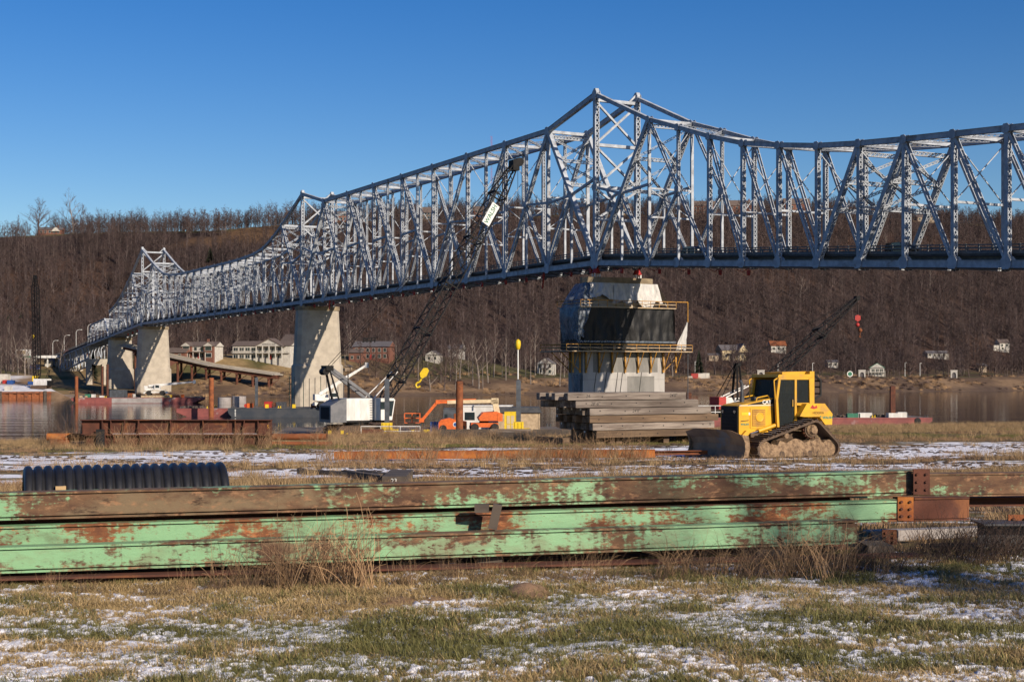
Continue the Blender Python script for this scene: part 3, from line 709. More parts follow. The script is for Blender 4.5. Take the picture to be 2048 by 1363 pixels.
def bent(t, ztop, zb, label):
    p = thing('bridge_bent', label, 'pier', br2w(t, 0, zb), BR_RZ); o = (t, 0, zb)
    for y in (-3.4, 3.4): MB().loft([[(t-1.2*s_, y-1.2*s_, z), (t+1.2*s_, y-1.2*s_, z), (t+1.2*s_, y+1.2*s_, z), (t-1.2*s_, y+1.2*s_, z)] for z, s_ in ((zb, 1.15), (ztop-1.4, .9))]).build('column', 'concrete', p, False, o)
    MB().prism([(-5.2, ztop), (5.2, ztop), (5.2, ztop-1.3), (2.2, ztop-2.4), (1.2, ztop-2.9), (-1.2, ztop-2.9), (-2.2, ztop-2.4), (-5.2, ztop-1.3)], 'x', t-1.3, t+1.3).build('cap_beam', 'concrete', p, False, o)
bent(459.5, 15.6, .5, 'two-legged concrete bent with cap beam under the approach span'); bent(521, 11.3, 2.0, 'low concrete bent under the far end of the approach truss')

# ------------------------------------------------ the pier under construction
o = (0, 0, -1.5)
p1 = thing('bridge_pier', 'bridge pier wrapped in black tarpaulin and plastic sheeting with yellow work platforms', 'pier', br2w(0, 0, -1.5), BR_RZ)
MB().loft([ring(0, 2.4, 7.1, 13.0), ring(0, 2.1, 6.6, 24.9)]).build('old_shaft', 'concrete', p1, False, o)
MB().box(-3.2, 3.2, -8.4, 8.4, -1.5, 13.2).build('new_shaft', 'concrete_new', p1, False, o)
for z in (1.2, 4.6, 8.0): MB().box(-3.215, 3.215, -8.415, 8.415, z, z+.05).build('form_joint', 'concrete_wet', p1, False, o)
MB().box(-3.24, -3.205, -6.2, -.6, 1.0, 8.6).build('damp_patch', 'concrete_wet', p1, False, o)
MB().box(-3.235, -3.203, -6.9, 6.4, 9.3, 12.9).build('damp_patch', 'concrete_wet', p1, False, o)
MB().loft([ring(0, 2.7, 7.2, 24.9), ring(0, 2.7, 7.2, 25.9)]).build('cap', 'concrete_cap', p1, False, o)
for y in (-TW, TW):
    b_ = MB().lathe((0, y, 25.85), [(.95, .8), (.8, 1.0), (.45, 1.7), (.45, 2.3)], n=14).build('bearing', 'red_paint', p1, True, o)
    for dx in (-.5, .5):
        for dy in (-.5, .5): MB().tube((dx, y+dy, 25.9), (dx, y+dy, 26.75), .14, n=7).build('bearing_stub', 'sign_white', p1, False, o)
def sheet(name, mat, pts_top, pts_bot, wav, seed, rows=10, sub=10, bulge=0.0, rag=2.6):
    """hanging cloth between two polylines, with folds and a lining so that it has thickness"""
    rnd = random.Random(seed); P = []; n = (len(pts_top)-1)*sub+1
    ph = [rnd.uniform(0, 6) for _ in range(6)]
    def pl(pts, f):
        x = f*(len(pts)-1); i = min(int(x), len(pts)-2); return Vector(pts[i]).lerp(Vector(pts[i+1]), x-i)
    rings_f, rings_b = [], []
    for r in range(rows+1):
        g_ = r/rows; row = []; rb = []
        for i in range(n):
            f = i/(n-1); q = pl(pts_top, f).lerp(pl(pts_bot, f), g_)
            amp = wav*(.35+.65*g_)*(math.sin(f*n*.55+ph[0]+g_*1.3)+.6*math.sin(f*n*1.17+ph[1]-g_*2)+.5*math.sin(f*n*.23+ph[2])+2.6*(float(fbm(np.float64(f*n*.33+seed*7), np.float64(g_*3.2+seed), 3))-.5)*2)
            nrm = NRM(q); q = q + nrm*(amp+bulge*math.sin(math.pi*g_)) + Vector((0, 0, .25*wav*math.sin(f*n*.4+ph[3])*g_ + rag*g_*g_*(float(fbm(np.float64(f*n*.22+seed*3), np.float64(seed*1.7), 3))-.5)))
            row.append(q); rb.append(q-nrm*.04)
        rings_f.append(row); rings_b.append(rb)
    m = MB(); m.loft(rings_f, False, False); m.loft([r[::-1] for r in rings_b], False, False)
    return m.build(name, mat, p1, True, o)
def NRM(q): return Vector((-1, 0, 0)) if abs(q.y) < 9.2 and q.x < -2 else Vector((0, 1 if q.y > 0 else -1, 0))
bx_, by_ = 4.6, 9.6
sheet('black_tarp', 'tarp_black', [(-bx_, -by_, 20.6), (-bx_, -3, 20.4), (-bx_, 3, 20.7), (-bx_, by_, 20.5)], [(-bx_, -by_, 14.9), (-bx_, -3, 14.7), (-bx_, 3, 14.9), (-bx_, by_, 14.8)], .20, 1, sub=18, rag=.4)
sheet('black_tarp', 'tarp_black', [(-bx_, by_, 20.5), (4.6, by_, 20.4)], [(-bx_, by_, 14.8), (4.6, by_, 14.8)], .16, 2, sub=20, rag=.4)
sheet('black_tarp', 'tarp_black', [(4.6, -by_, 20.5), (-bx_, -by_, 20.6)], [(4.6, -by_, 14.8), (-bx_, -by_, 14.9)], .16, 3, sub=20, rag=.4)
MB().box(-4.4, 4.4, -9.4, 9.4, 13.2, 20.3).build('formwork', 'tarp_black', p1, False, o)
sheet('white_sheet', 'tarp_white', [(-2.8, -7.0, 24.9), (-2.85, -2, 24.9), (-2.8, 2.0, 24.9)], [(-4.2, -7.6, 20.9), (-4.0, -2, 21.2), (-4.0, 2.5, 21.6)], .24, 4, sub=18, rows=14)
sheet('white_sheet', 'tarp_white', [(-2.8, 2.0, 24.9), (-2.8, 6.9, 24.9)], [(-4.0, 2.5, 22.3), (-4.1, 7.6, 21.8)], .24, 5, sub=18, rows=14)
sheet('white_sheet', 'tarp_white', [(-2.6, -7.3, 24.9), (1.5, -7.4, 24.8)], [(-3.2, -9.0, 21.0), (1.5, -8.9, 21.1)], .34, 9, sub=14, bulge=.3)
sheet('clear_plastic', 'tarp_clear', [(-2.85, 5.6, 24.9), (-2.2, 7.3, 24.9), (2.5, 7.3, 24.8)], [(-5.0, 8.0, 20.0), (-4.9, 10.0, 20.0), (3.0, 10.3, 20.0)], .16, 6, sub=14, rows=16, bulge=.15)
sheet('clear_plastic', 'tarp_clear', [(-5.05, 7.6, 20.9), (-5.0, 10.1, 20.6), (3.0, 10.4, 20.4)], [(-4.8, 9.2, 16.0), (-4.75, 9.9, 14.9), (2.0, 9.9, 15.2)], .17, 7, sub=14, rows=18, bulge=.35)
sheet('white_sheet', 'tarp_white', [(-5.2, -12.3, 18.4), (-4.6, -12.5, 18.2)], [(-5.3, -9.6, 13.5), (-4.6, -12.6, 13.0)], .22, 8, sub=16)
sheet('clear_plastic', 'tarp_clear', [(-3.0, 8.8, 9.0), (1.0, 9.0, 9.0)], [(-3.0, 8.9, 1.2), (.5, 8.7, 1.5)], .14, 10, sub=12)
MB().box(-5.0, -4.7, -9.9, 9.9, 14.45, 14.75).build('sheet_roll', 'tarp_clear', p1, False, o)
def platform(z, hx, hy, mat_deck='plank', rails=(0.55, 1.1), x0=-3.2):
    MB().box(-hx, -x0 if False else hx, -hy, hy, z-.18, z).build('platform_deck', mat_deck, p1, False, o)
    ys = np.linspace(-hy, hy, 12)
    for xx in (-hx+.05, hx-.05):
        for yy in ys: MB().beam((xx, yy, z), (xx, yy, z+1.15), .09, .09, (1, 0, 0)).build('guard_post', 'scaffold_yellow', p1, False, o)
        for dz in rails: MB().beam((xx, -hy, z+dz), (xx, hy, z+dz), .10, .13).build('guard_rail', 'plank' if dz < 1 else 'scaffold_yellow', p1, False, o)
    for yy in (-hy+.05, hy-.05):
        for dz in rails: MB().beam((-hx, yy, z+dz), (hx, yy, z+dz), .08, .1).build('guard_rail', 'scaffold_yellow', p1, False, o)
platform(13.0, 5.9, 12.9); platform(20.65, 5.2, 9.8, 'plank')
for yy in np.linspace(-10.6, 10.6, 9):
    b_ = MB()
    b_.beam((-3.5, yy, 12.8), (-3.5, yy, 9.2), .30, .34, (1, 0, 0)).build('bracket', 'scaffold_yellow', p1, False, o)
    MB().beam((-3.5, yy, 9.5), (-5.8, yy, 12.75), .14, .14).build('bracket_brace', 'scaffold_yellow', p1, False, o)
for yy in (-12.4, 12.4):
    for xx in (-2.4, 2.0):
        MB().beam((xx, yy, 12.8), (xx, yy*.69, 9.4), .16, .16).build('bracket_brace', 'scaffold_yellow', p1, False, o); MB().beam((xx, yy*.70, 12.8), (xx, yy*.70, 9.2), .3, .3, (1, 0, 0)).build('bracket', 'scaffold_yellow', p1, False, o)
MB().path([(-5.2, -9.9, 21.75), (-5.2, -12.3, 21.75), (-5.2, -12.3, 18.2)], .09, 6).build('davit', 'scaffold_yellow', p1, False, o)
MB().tube((-5.2, -12.3, 13), (-5.2, -12.3, -1.5), .1, n=6).build('drain_pipe', 'steel_dark', p1, False, o)
for i in range(5):
    yy = random.uniform(-8, 6); MB().path([(-3.25, yy, 9.3), (-3.3, yy+.5, 6), (-3.3, yy+random.uniform(-1.5, 1.5), 3), (-3.25, yy+random.uniform(-2, 2), .6)], .05, 4).build('hose', 'rubber', p1, False, o)
for i in range(3):
    a = random.uniform(-8, 8); MB().beam((-5.6, a, 13.05), (-5.5, a+4, 13.6), .3, .06).build('loose_board', 'plank', p1, False, o)

p1.scale = (.80, 1, 1)
M['tarp_clear'].node_tree.nodes['Principled BSDF'].inputs['Alpha'].default_value = .62
# ------------------------------------------------ painted and rusted steel
def peeling(name, paint, thr, rustcols, scale=1.1, seed=0.0, stretch=(.55, 1, 1.3)):
    m = bpy.data.materials.new(name); m.use_nodes = True; nt = m.node_tree; N = nt.nodes; L = nt.links; b = N['Principled BSDF']
    tc = N.new('ShaderNodeTexCoord'); mp = N.new('ShaderNodeMapping'); mp.inputs['Scale'].default_value = stretch; mp.inputs['Location'].default_value = (seed, seed*.7, seed*.3); L.new(tc.outputs['Object'], mp.inputs[0])
    def nz(sc, d=8, r=.65):
        n = N.new('ShaderNodeTexNoise'); n.inputs['Scale'].default_value = sc; n.inputs['Detail'].default_value = d; n.inputs['Roughness'].default_value = r; L.new(mp.outputs[0], n.inputs[0]); return n.outputs[0]
    def mth(op, a, c):
        x = N.new('ShaderNodeMath'); x.operation = op
        for s, i in ((a, 0), (c, 1)):
            if isinstance(s, float): x.inputs[i].default_value = s
            else: L.new(s, x.inputs[i])
        return x.outputs[0]
    def ss(v, lo, hi):
        r = N.new('ShaderNodeMapRange'); r.interpolation_type = 'SMOOTHSTEP'; r.inputs[1].default_value = lo; r.inputs[2].default_value = hi; L.new(v, r.inputs[0]); return r.outputs[0]
    def mix(a, f, c):
        x = N.new('ShaderNodeMix'); x.data_type = 'RGBA'
        for s, i in ((a, 6), (c, 7)):
            if isinstance(s, tuple): x.inputs[i].default_value = s
            else: L.new(s, x.inputs[i])
        L.new(f, x.inputs[0]); return x.outputs[2]
    big = nz(scale, 8, .62); fine = nz(scale*14, 5, .7)
    mpd = N.new('ShaderNodeMapping'); mpd.inputs['Scale'].default_value = (13, 1, 1.1); L.new(tc.outputs['Object'], mpd.inputs[0]); dn_ = N.new('ShaderNodeTexNoise'); dn_.inputs['Scale'].default_value = 1.0; dn_.inputs['Detail'].default_value = 4; L.new(mpd.outputs[0], dn_.inputs[0])
    rust = mix(rustcols[0], ss(nz(scale*2.6), .38, .62), rustcols[1]); rust = mix(rust, ss(nz(scale*.8+.3), .52, .66), rustcols[2])
    pnt = mix(paint, ss(nz(scale*3), .45, .75), tuple(c*.86 for c in paint[:3])+(1,))
    mask = ss(mth('ADD', mth('ADD', big, mth('MULTIPLY', mth('SUBTRACT', dn_.outputs[0], .5), .22)), mth('MULTIPLY', mth('SUBTRACT', fine, .5), .42)), thr-.05, thr+.06)
    speck = ss(nz(scale*7, 3, .6), .655, .69); mk = mth('MAXIMUM', mask, mth('MULTIPLY', speck, ss(big, thr-.16, thr-.05)))
    film = mth('MULTIPLY', ss(nz(scale*1.3, 9, .7), .47, .66), .55); pnt = mix(pnt, film, rustcols[2])
    rust = mix(rust, ss(nz(scale*5.5, 6, .7), .52, .68), tuple(c*2.0 for c in rustcols[0][:3])+(1,)); rust = mix(rust, ss(nz(scale*3.3, 6, .7), .55, .7), tuple(c*.45 for c in rustcols[1][:3])+(1,))
    L.new(mix(pnt, mk, rust), b.inputs['Base Color'])
    rr = N.new('ShaderNodeMapRange'); rr.inputs[3].default_value = .48; rr.inputs[4].default_value = .92; L.new(mk, rr.inputs[0]); L.new(rr.outputs[0], b.inputs['Roughness'])
    bp = N.new('ShaderNodeBump'); bp.inputs['Distance'].default_value = .004; bp.inputs['Strength'].default_value = 1; L.new(mth('ADD', mth('MULTIPLY', mk, -.6), fine), bp.inputs['Height']); L.new(bp.outputs[0], b.inputs['Normal'])
    M[name] = m
RC = ((.135, .073, .038, 1), (.075, .037, .022, 1), (.165, .115, .066, 1))
RO = ((.20, .075, .027, 1), (.12, .043, .02, 1), (.085, .034, .019, 1))
GREEN = (.205, .385, .20, 1)
peeling('green_worn', GREEN, .445, RC, 1.7, 3.1); peeling('green_mid', GREEN, .485, RO, 1.5, 14.3); peeling('green_good', GREEN, .505, RC, 1.6, 8.2); peeling('green_rusty', GREEN, .40, RC, 1.8, 22.0)

def ibeam(name, label, A, B, h, bf, mat, tf=.022, tw=.014, cat='steel beam', group=None, stiff=(), ends=None, stiff_mat=None, parts=None):
    """I-section lying with its web upright; A and B are the centre of the underside at each end"""
    A = Vector(A); B = Vector(B); d = B-A; L = d.length; o = thing(name, label, cat, A, 0, group)
    o.rotation_euler = Matrix((d.normalized(), Vector((0, 0, 1)).cross(d).normalized(), d.normalized().cross(Vector((0, 0, 1)).cross(d).normalized()))).transposed().to_euler()
    MB().box(0, L, -tw/2, tw/2, tf, h-tf).build('web', mat, o)
    # root fillets make the flanges read as rolled steel
    for z0, z1, nm in ((0, tf, 'bottom_flange'), (h-tf, h, 'top_flange')):
        MB().box(-.002, L+.002, -bf/2, bf/2, z0, z1).build(nm, mat, o)
    for x in stiff:
        for s_ in (-1, 1): MB().box(x-.01, x+.01, s_*tw/2, s_*(bf/2-.012), tf, h-tf).build('stiffener', stiff_mat or mat, o)
    return o, L
# ---- the stack of green beams (base on the ground at z about 7)
def beam_px(name, label, xl, yl, Yl, xr, yr, Yr, h, bf, mat, **k):
    a = at(xl, yl, Yl); b2 = at(xr, yr, Yr); return ibeam(name, label, a, b2, h, bf, mat, **k)
# dunnage
dn, L = beam_px('rusted_beam', 'dark rusted beam lying lowest in the grass under the green beams', -150, 1192, 14.75, 1840, 1138, 16.65, .185, .30, 'rust_dark')
bC, LC = beam_px('green_beam', 'front green painted steel beam with small rust scabs, lowest of the painted ones', -180, 1150, 14.75, 1708, 1084, 16.75, .27, .22, 'green_good')
bB, LB = beam_px('green_beam', 'bright green steel beam with reddish rust blotches behind the front one', -200, 1103, 15.25, 1793, 1040, 17.25, .25, .22, 'green_mid')
bA, LA = beam_px('green_beam', 'topmost green steel beam, mostly brown with flaked paint', -180, 1043, 15.35, 1826, 987, 17.5, .295, .25, 'green_worn')
beam_px('rear_beam', 'dark rusty backing beam added to block light behind the topmost green beam', -150, 1043, 15.75, 1690, 987, 17.9, .29, .25, 'rust_dark')  # rear row added to stop light showing through the gaps in the stack
beam_px('rear_beam', 'dark rusty backing beam added to block light behind the bright green beam', -150, 1103, 15.65, 1700, 1040, 17.6, .33, .24, 'rust_dark')
beam_px('rear_beam', 'dark rusty backing beam added to block light behind the front green beam', -150, 1162, 15.2, 1690, 1095, 17.1, .30, .24, 'rust_dark')
for (bm_, LL, hh, yy, x0) in ((bC, LC, .27, -.11, 1.5), (bB, LB, .25, -.11, 3.0), (bA, LA, .295, -.125, 2.2)):
    # channel plate closing the near side between the flanges, as on built-up box beams
    sp = MB().box(0.0, LL-.004, yy+.004, yy+.016, .035, hh-.035).build('side_plate', bm_.children[0].data.materials[0], bm_)
    tip = LL*.80; MB().prism([(.3, .038), (tip-.9, .038), (tip, .11), (tip-.02, .125), (tip-.95, .052), (.3, .052)], 'y', yy-.004, yy+.004).build('cover_seam', bm_.children[0].data.materials[0], bm_)
def rusty_plate(px, py0, py1, Y, w, label, mat='rust_orange'):
    a = at(px, py1, Y); h = (py1-py0)*Y/FPX; t = thing('splice_plate', label, 'steel plate', a)
    MB().box(-w/2, w/2, -.03, 0, 0, h).build('plate', mat, t)
    for i in range(3):
        for s_ in (-1, 1): MB().lathe((s_*w*.27, -.03, h*(.2+.3*i)), [(.017, -.022), (.017, 0)], 'y', 6).build('bolt', 'rust_dark', t)
bE, LE = beam_px('rusted_beam', 'rusty brown beam with traces of green, beyond the end of the topmost green beam', 1700, 994, 18.1, 2200, 987, 19.0, .30, .24, 'green_rusty')
bF, LF = beam_px('rusted_beam', 'short rusty beam beyond the end plate of the bright green beam', 1796, 1041, 17.5, 1926, 1038, 17.9, .29, .22, 'rust_dark')
bG, LG = beam_px('rusted_beam', 'dull rusty beam under the brown beam, reaching out of the brush', 1800, 1012, 18.4, 2200, 1008, 19.4, .12, .24, 'rust_dark')
for (bm_, LL, hh, yy, mt) in ((bE, LE, .30, -.12, 'green_rusty'), (bF, LF, .29, -.11, 'rust_dark')): MB().box(0, LL, yy+.004, yy+.016, .03, hh-.03).build('side_plate', mt, bm_)
rusty_plate(1842, 937, 988, 17.3, .20, 'dark rusty bolted end plate at the tip of the topmost green beam', 'rust_dark'); rusty_plate(1810, 993, 1040, 17.15, .19, 'orange rusty end plate with bolt holes on the bright green beam')
# small prop post and block between the beams
t = thing('timber_prop', 'short dark leaning prop wedged between two green beams', 'prop', at(985, 1056, 15.95)); MB().beam((0, 0, 0), (.06, -.02, .27), .10, .09, (0, 1, 0)).build('post', 'wood_dark', t); MB().cbox((-.12, .03, .225), (.16, .12, .09)).build('block', 'wood_dark', t)
# support blocks under the stack
random.seed(5)
for px, Y, w in ((60, 15.2, .3), (560, 15.6, .3), (980, 16.0, .28), (1540, 16.5, .32), (1760, 16.8, .3)):
    a = at(px, 745, Y); z = gz(a.x, a.y)
    b_ = MB().box(-w/2, w/2, -.05, .5, 0, 7.14-z+.02+.012*(Y-15)).build('support_block', 'wood_dark', None, False); b_.location = (a.x, a.y, z-.02); tag(b_, 'dark timber block carrying the stack of green beams', 'timber', 'blocks under the beams')
# right-hand scrap: pale girder shape coloured to stand for snow in shade, dark plate beam with bolts
bH, LH = beam_px('shaded_snow_bar', 'pale girder shape standing for shaded snow behind the brush at the end of the stack', 1735, 1083, 18.6, 2180, 1066, 20.0, .15, .2, 'barge_grey'); 
MB().box(0, LH, -.105, -.09, .02, .13).build('side_plate', 'barge_grey', bH)
rusty_plate(1778, 1058, 1088, 17.6, .18, 'small dark rusty plate with two holes in front of the shaded snow bar', 'rust_dark')
rusty_plate(2036, 1028, 1072, 17.6, .26, 'brown rusty plate standing at the end of the black girder', 'rust')
bI, LI = beam_px('dark_girder', 'short black steel girder with snow on it among the brush', 1955, 1092, 17.4, 2150, 1092, 17.4, .30, .5, 'steel_dark')

# ---- corrugated black pipe
def corrugated():
    a = at(46, 745, 17.45); b2 = at(449, 745, 18.3); ax = (b2-a); L = Vector((ax.x, ax.y, 0)).length; rz = math.atan2(ax.y, ax.x)
    r = .54; o = thing('corrugated_pipe', 'black corrugated plastic drainage pipe lying behind the green beams', 'pipe', (a.x, a.y, gz(a.x, a.y)+r-.02), rz)
    n = 21; prof = []; p = L/n
    for i in range(n):
        for f in np.linspace(0, 1, 9)[:-1]:
            x = abs(2*f-1); prof.append((r-.055*(x**3.2), (i+f)*p))
    prof.append((r-.055, L)); N_ = 48; rings = []
    for rr, h in prof: rings.append([(h, rr*math.cos(2*math.pi*k/N_), rr*math.sin(2*math.pi*k/N_)) for k in range(N_)])
    m = MB(); m.loft(rings, True, False); m.loft([[(h, (r-.075)*math.cos(-2*math.pi*k/N_), (r-.075)*math.sin(-2*math.pi*k/N_)) for k in range(N_)] for h in (0, L)], True, False)
    for h in (0, L):
        s_ = 1 if h else -1; m.loft([[(h, rr*math.cos(2*math.pi*k*s_/N_), rr*math.sin(2*math.pi*k*s_/N_)) for k in range(N_)] for rr in (r-.054, r-.076)], True, False)
    m.build('wall', 'black_plastic', o, True)
    MB().cbox((.42, -r*.80, r*.50), (.12, .10, .09)).build('torn_patch', 'grass_dry', o)
corrugated()

# ---- rusty girders on the bank
def big_girder(label, pxl, pxr, ytop, ybot, Y, mat):
    a = at(pxl, ybot, Y); b2 = at(pxr, ybot, Y); h = (ybot-ytop)*Y/FPX
    L = (b2-a).length; st = [L*f for f in (.11, .155, .30, .47, .64, .81, .93)]
    g_, L = ibeam('rusty_girder', label, a, b2, h, .42, mat, tf=.03, tw=.016, cat='steel girder', stiff=st)
    for f in (.215, .29, .845): 
        x = f*L; MB().hexa([(x, -.20, .03), (x+.022, -.20, .03), (x+.022, -.012, .03), (x, -.012, .03), (x+.10, -.20, h-.03), (x+.122, -.20, h-.03), (x+.122, -.012, h-.03), (x+.10, -.012, h-.03)]).build('stiffener', mat, g_)
    return g_, L, h
for Yo, lab in ((0, 'front'), (.62, 'rear')):
    big_girder('lower rusty brown plate girder of the stack beside the river, %s one' % lab, 172-Yo*3, 544-Yo*2, 868.6, 896, 59+Yo, 'rust_dark')
    g_, L, h = big_girder('upper rusty brown plate girder of the stack beside the river, %s one' % lab, 165-Yo*3, 544-Yo*2, 838.5, 868, 59+Yo, 'rust_dark')
    if Yo == 0:
        MB().box(.62, .98, -.215, -.20, -.5, .22).build('recess_shade_plate', 'ink', g_); text('5', .22, 'scaffold_yellow', g_, (L-.16, -.013, h*.5), (R(90), 0, 0), ext=.003)  # black plate paints in the shade of the recess at the girder ends
        MB().box(1.3, L-.6, -.18, .16, -.002, .035).build('snow_ridge', 'snow', g_)
def pipe_thing(name, label, p, q, r, mat, open_end=True, group=None, n=18):
    p = Vector(p); q = Vector(q); o = thing(name, label, 'pipe', p, 0, group); d = q-p
    a, sd_, u, L = MB().frame(p, q, (0, 0, 1))
    def rg(c, rr): return [tuple(c+sd_*math.cos(2*math.pi*i/n)*rr+u*math.sin(2*math.pi*i/n)*rr) for i in range(n)]
    z = Vector((0, 0, 0)); MB().loft([rg(z, r*.86), rg(z, r), rg(d, r), rg(d, r*.86)], True, False).build('wall', mat, o, False); MB().loft([rg(d*.998, r*.859), rg(d*.002, r*.859)], True, False).build('bore', 'rust_dark', o)
    return o
pipe_thing('rusty_pipe', 'orange rusty steel pipe poking out left of the rusty girders', at(94, 873, 60.2), at(300, 873, 60.8), .155, 'rust_orange')
pipe_thing('rusty_pipe', 'long rusty pipe poking out right of the rusty girders', at(520, 873, 60.8), at(654, 873, 60.4), .14, 'rust')
pipe_thing('rusty_pipe', 'lower rusty pipe lying in the grass right of the girders', at(510, 887, 60.0), at(664, 887, 60.0), .10, 'rust')
b_ = MB().box(0, .8, 0, .3, 0, .2).build('rusty_block', 'rust', None); b_.location = at(100, 889, 60); tag(b_, 'small rusty steel block under the orange pipe end', 'steel block')
pipe_thing('blue_pipe', 'dark blue pipe lying under the orange rusty pipe', at(135, 887, 60.3), at(240, 887, 60.6), .09, 'steel_spud')

# ---- long rusty sheet pile lying in the grass
a = at(668, 918, 46.5); b2 = at(1310, 914, 46.5); o_, L = ibeam('rusty_beam', 'long flat orange rusty beam lying in the dry grass before the timbers', a, b2, .26, .3, 'rust_orange')
MB().box(.02, L-.02, -.14, -.10, .02, .24).build('side_plate', 'rust_orange', o_)
a = at(1140, 912, 48.5); b2 = at(1415, 908, 48.5); o_, L = ibeam('rusty_beam', 'thin rusty beam behind the long orange one, ending at the bulldozer blade', a, b2, .14, .2, 'rust')

# ---- timber stack
def timber_stack():
    rz = R(30); ax = Vector((math.cos(rz), math.sin(rz), 0)); pr = Vector((-math.sin(rz), math.cos(rz), 0))
    base = at(1190, 745, 61.0); zg = gz(base.x+3, base.y+3)+.33
    rows = [(1190, 1400, 7, 'wood_brown'), (1182, 1425, 8, 'wood_old'), (1176, 1433, 8, 'wood_brown'), (1176, 1418, 8, 'wood_old'), (1148, 1393, 8, 'wood_old'), (1132, 1368, 8, 'wood_old')]
    marks = {5: [("24-", .9), ("24'0\"", 5.3)], 4: [("28'-6\"", .75)], 3: [("24'0\"", 2.2)], 1: [("X", 6.2)]}
    rnd = random.Random(4); shared = {}
    for li, (xl, xr, n, mt) in enumerate(rows):
        z = zg + li*.325
        for r in range(n):
            sx = (xl-1024)/FPX      # solve the station on the stack's front line for the image column
            off = pr*(r*.318); P = Vector((base.x, base.y, 0))+off
            def st(px): s = (px-1024)/FPX; return (s*base.y-base.x)/(ax.x-s*ax.y)
            l0, l1 = st(xl), st(xr)
            if r: l0 += rnd.uniform(-.25, .25); l1 += rnd.uniform(-.4, .3)
            L = l1-l0; s_ = .150+rnd.uniform(-.004, .003)
            p = P+ax*l0
            lab = 'weathered square timber inside the timber stack, its end showing dark' if r else ['brown bottom timber of the stack facing the snow', 'grey timber marked with an X in the second row of the stack', 'brown bolted timber in the third row of the stack', "grey timber marked 24'0\" in the middle of the stack", "grey timber marked 28'-6\" below the top of the stack", 'pale grey top timber of the stack marked 24 at both ends'][li]
            t = thing('timber', lab, 'timber', (p.x, p.y, z), rz, 'timbers stacked on the bank')
            m = MB(); e = .012
            m.loft([[(x, -s_+k*e, k*e), (x, s_-k*e, k*e), (x, s_-k*e, 2*s_-k*e), (x, -s_+k*e, 2*s_-k*e)] for x, k in ((0, 1), (.02, 0), (L-.02, 0), (L, 1))]).build('log_body', mt, t)
            if r == 0:
                nb = 5 if li > 2 else 6
                for i in range(nb):
                    h = MB().lathe((L*(i+.4)/nb, -s_, .15+rnd.uniform(-.02, .03)), [(.03, -.006), (.03, .004)], 'y', 8).build('bolt_hole', 'ink', t)
                for body, x in marks.get(li, []): text(body, .2, 'ink', t, (x, -s_-.003, .16), (R(90), 0, 0), ext=.001, align='LEFT', shear=.2)
            elif rnd.random() < .3: MB().box(-.004, 0, -.04, .06, .2, .28).build('end_tag', 'sign_white', t)
    for px, w in ((1198, .32), (1222, .3), (1236, .3), (1130, .3), (1330, .3), (1400, .3)):
        a = at(px, 745, 61.5+(px-1190)*.012); z = gz(a.x, a.y); b_ = MB().box(-w/2, w/2, -.1, 2.2, -.05, zg-z+.005).build('support_block', 'wood_brown', None); b_.location = (a.x, a.y, z); b_.rotation_euler = (0, 0, rz); tag(b_, 'cut timber block under the timber stack', 'timber', 'blocks under the timber stack')
timber_stack()
# ---- low timber crib in front of the barge
rnd = random.Random(8)
for i, (xl, xr, y, Y, h) in enumerate(((876, 978, 880, 70.5, .38), (980, 1062, 878, 70.8, .38), (890, 990, 892, 69.0, .30), (1000, 1072, 891, 69.2, .28), (1066, 1170, 884, 71.5, .36))):
    a = at(xl, y, Y); b2 = at(xr, y, Y); z = gz((a.x+b2.x)/2, Y); b_ = MB().box(0, (b2-a).length, 0, .34, -.15, h); b_ = b_.build('crib_timber', 'wood_dark' if i != 1 else 'wood_old', None); b_.location = (a.x, a.y, max(z, a.z)); b_.rotation_euler = (0, 0, rnd.uniform(-.03, .05)); tag(b_, ['long dark crib timber below the orange boom lift', 'pale split crib timber beside the yellow spud foot', 'dark low timber in the dry grass below the boom lift', 'snow-dusted low timber with a round end', 'black timber beside the dark end of the timber stack'][i], 'timber')
for i, (px, py, Y) in enumerate(((960, 888, 69.5), (1010, 886, 69.8), (1052, 886, 69.6))):
    a = at(px, py, Y); z = gz(a.x, a.y); l = MB().lathe((0, 0, 0), [(.14, -.5), (.16, -.2), (.15, .5)], 'y', 10).build('log', 'wood_brown', None, True); l.location = (a.x, a.y, z+.12); tag(l, 'short round log lying under the crib timbers', 'log', 'round logs under the crib')
# ---- ties with a stencilled number, planks, mounds
t = thing('railway_tie', 'dark tie end stencilled with a white number in the grass', 'timber', (0, 0, 0)); a = at(788, 962, 31.0); t.location = (a.x, a.y, gz(a.x, a.y)); MB().box(-.26, .26, 0, 2.2, -.06, .19).build('tie_body', 'wood_dark', t); text('23', .14, 'sign_white', t, (0, -.003, .09), (R(90), 0, 0), ext=.001)
for i, (x0, y0, x1, y1) in enumerate(((690, 948, 770, 962), (720, 944, 800, 957), (600, 952, 760, 950))):
    Y0 = 34+i*.6; a = at(x0, 745, Y0+1.5); b2 = at(x1, 745, Y0-1); b_ = MB().beam((0, 0, .06), (b2.x-a.x, b2.y-a.y, .06+gz(b2.x, b2.y)-gz(a.x, a.y)), .2, .14).build('railway_tie', 'wood_dark', None); b_.location = (a.x, a.y, gz(a.x, a.y)); tag(b_, 'snow-streaked dark tie lying flat behind the numbered tie', 'timber', 'ties lying in the grass')
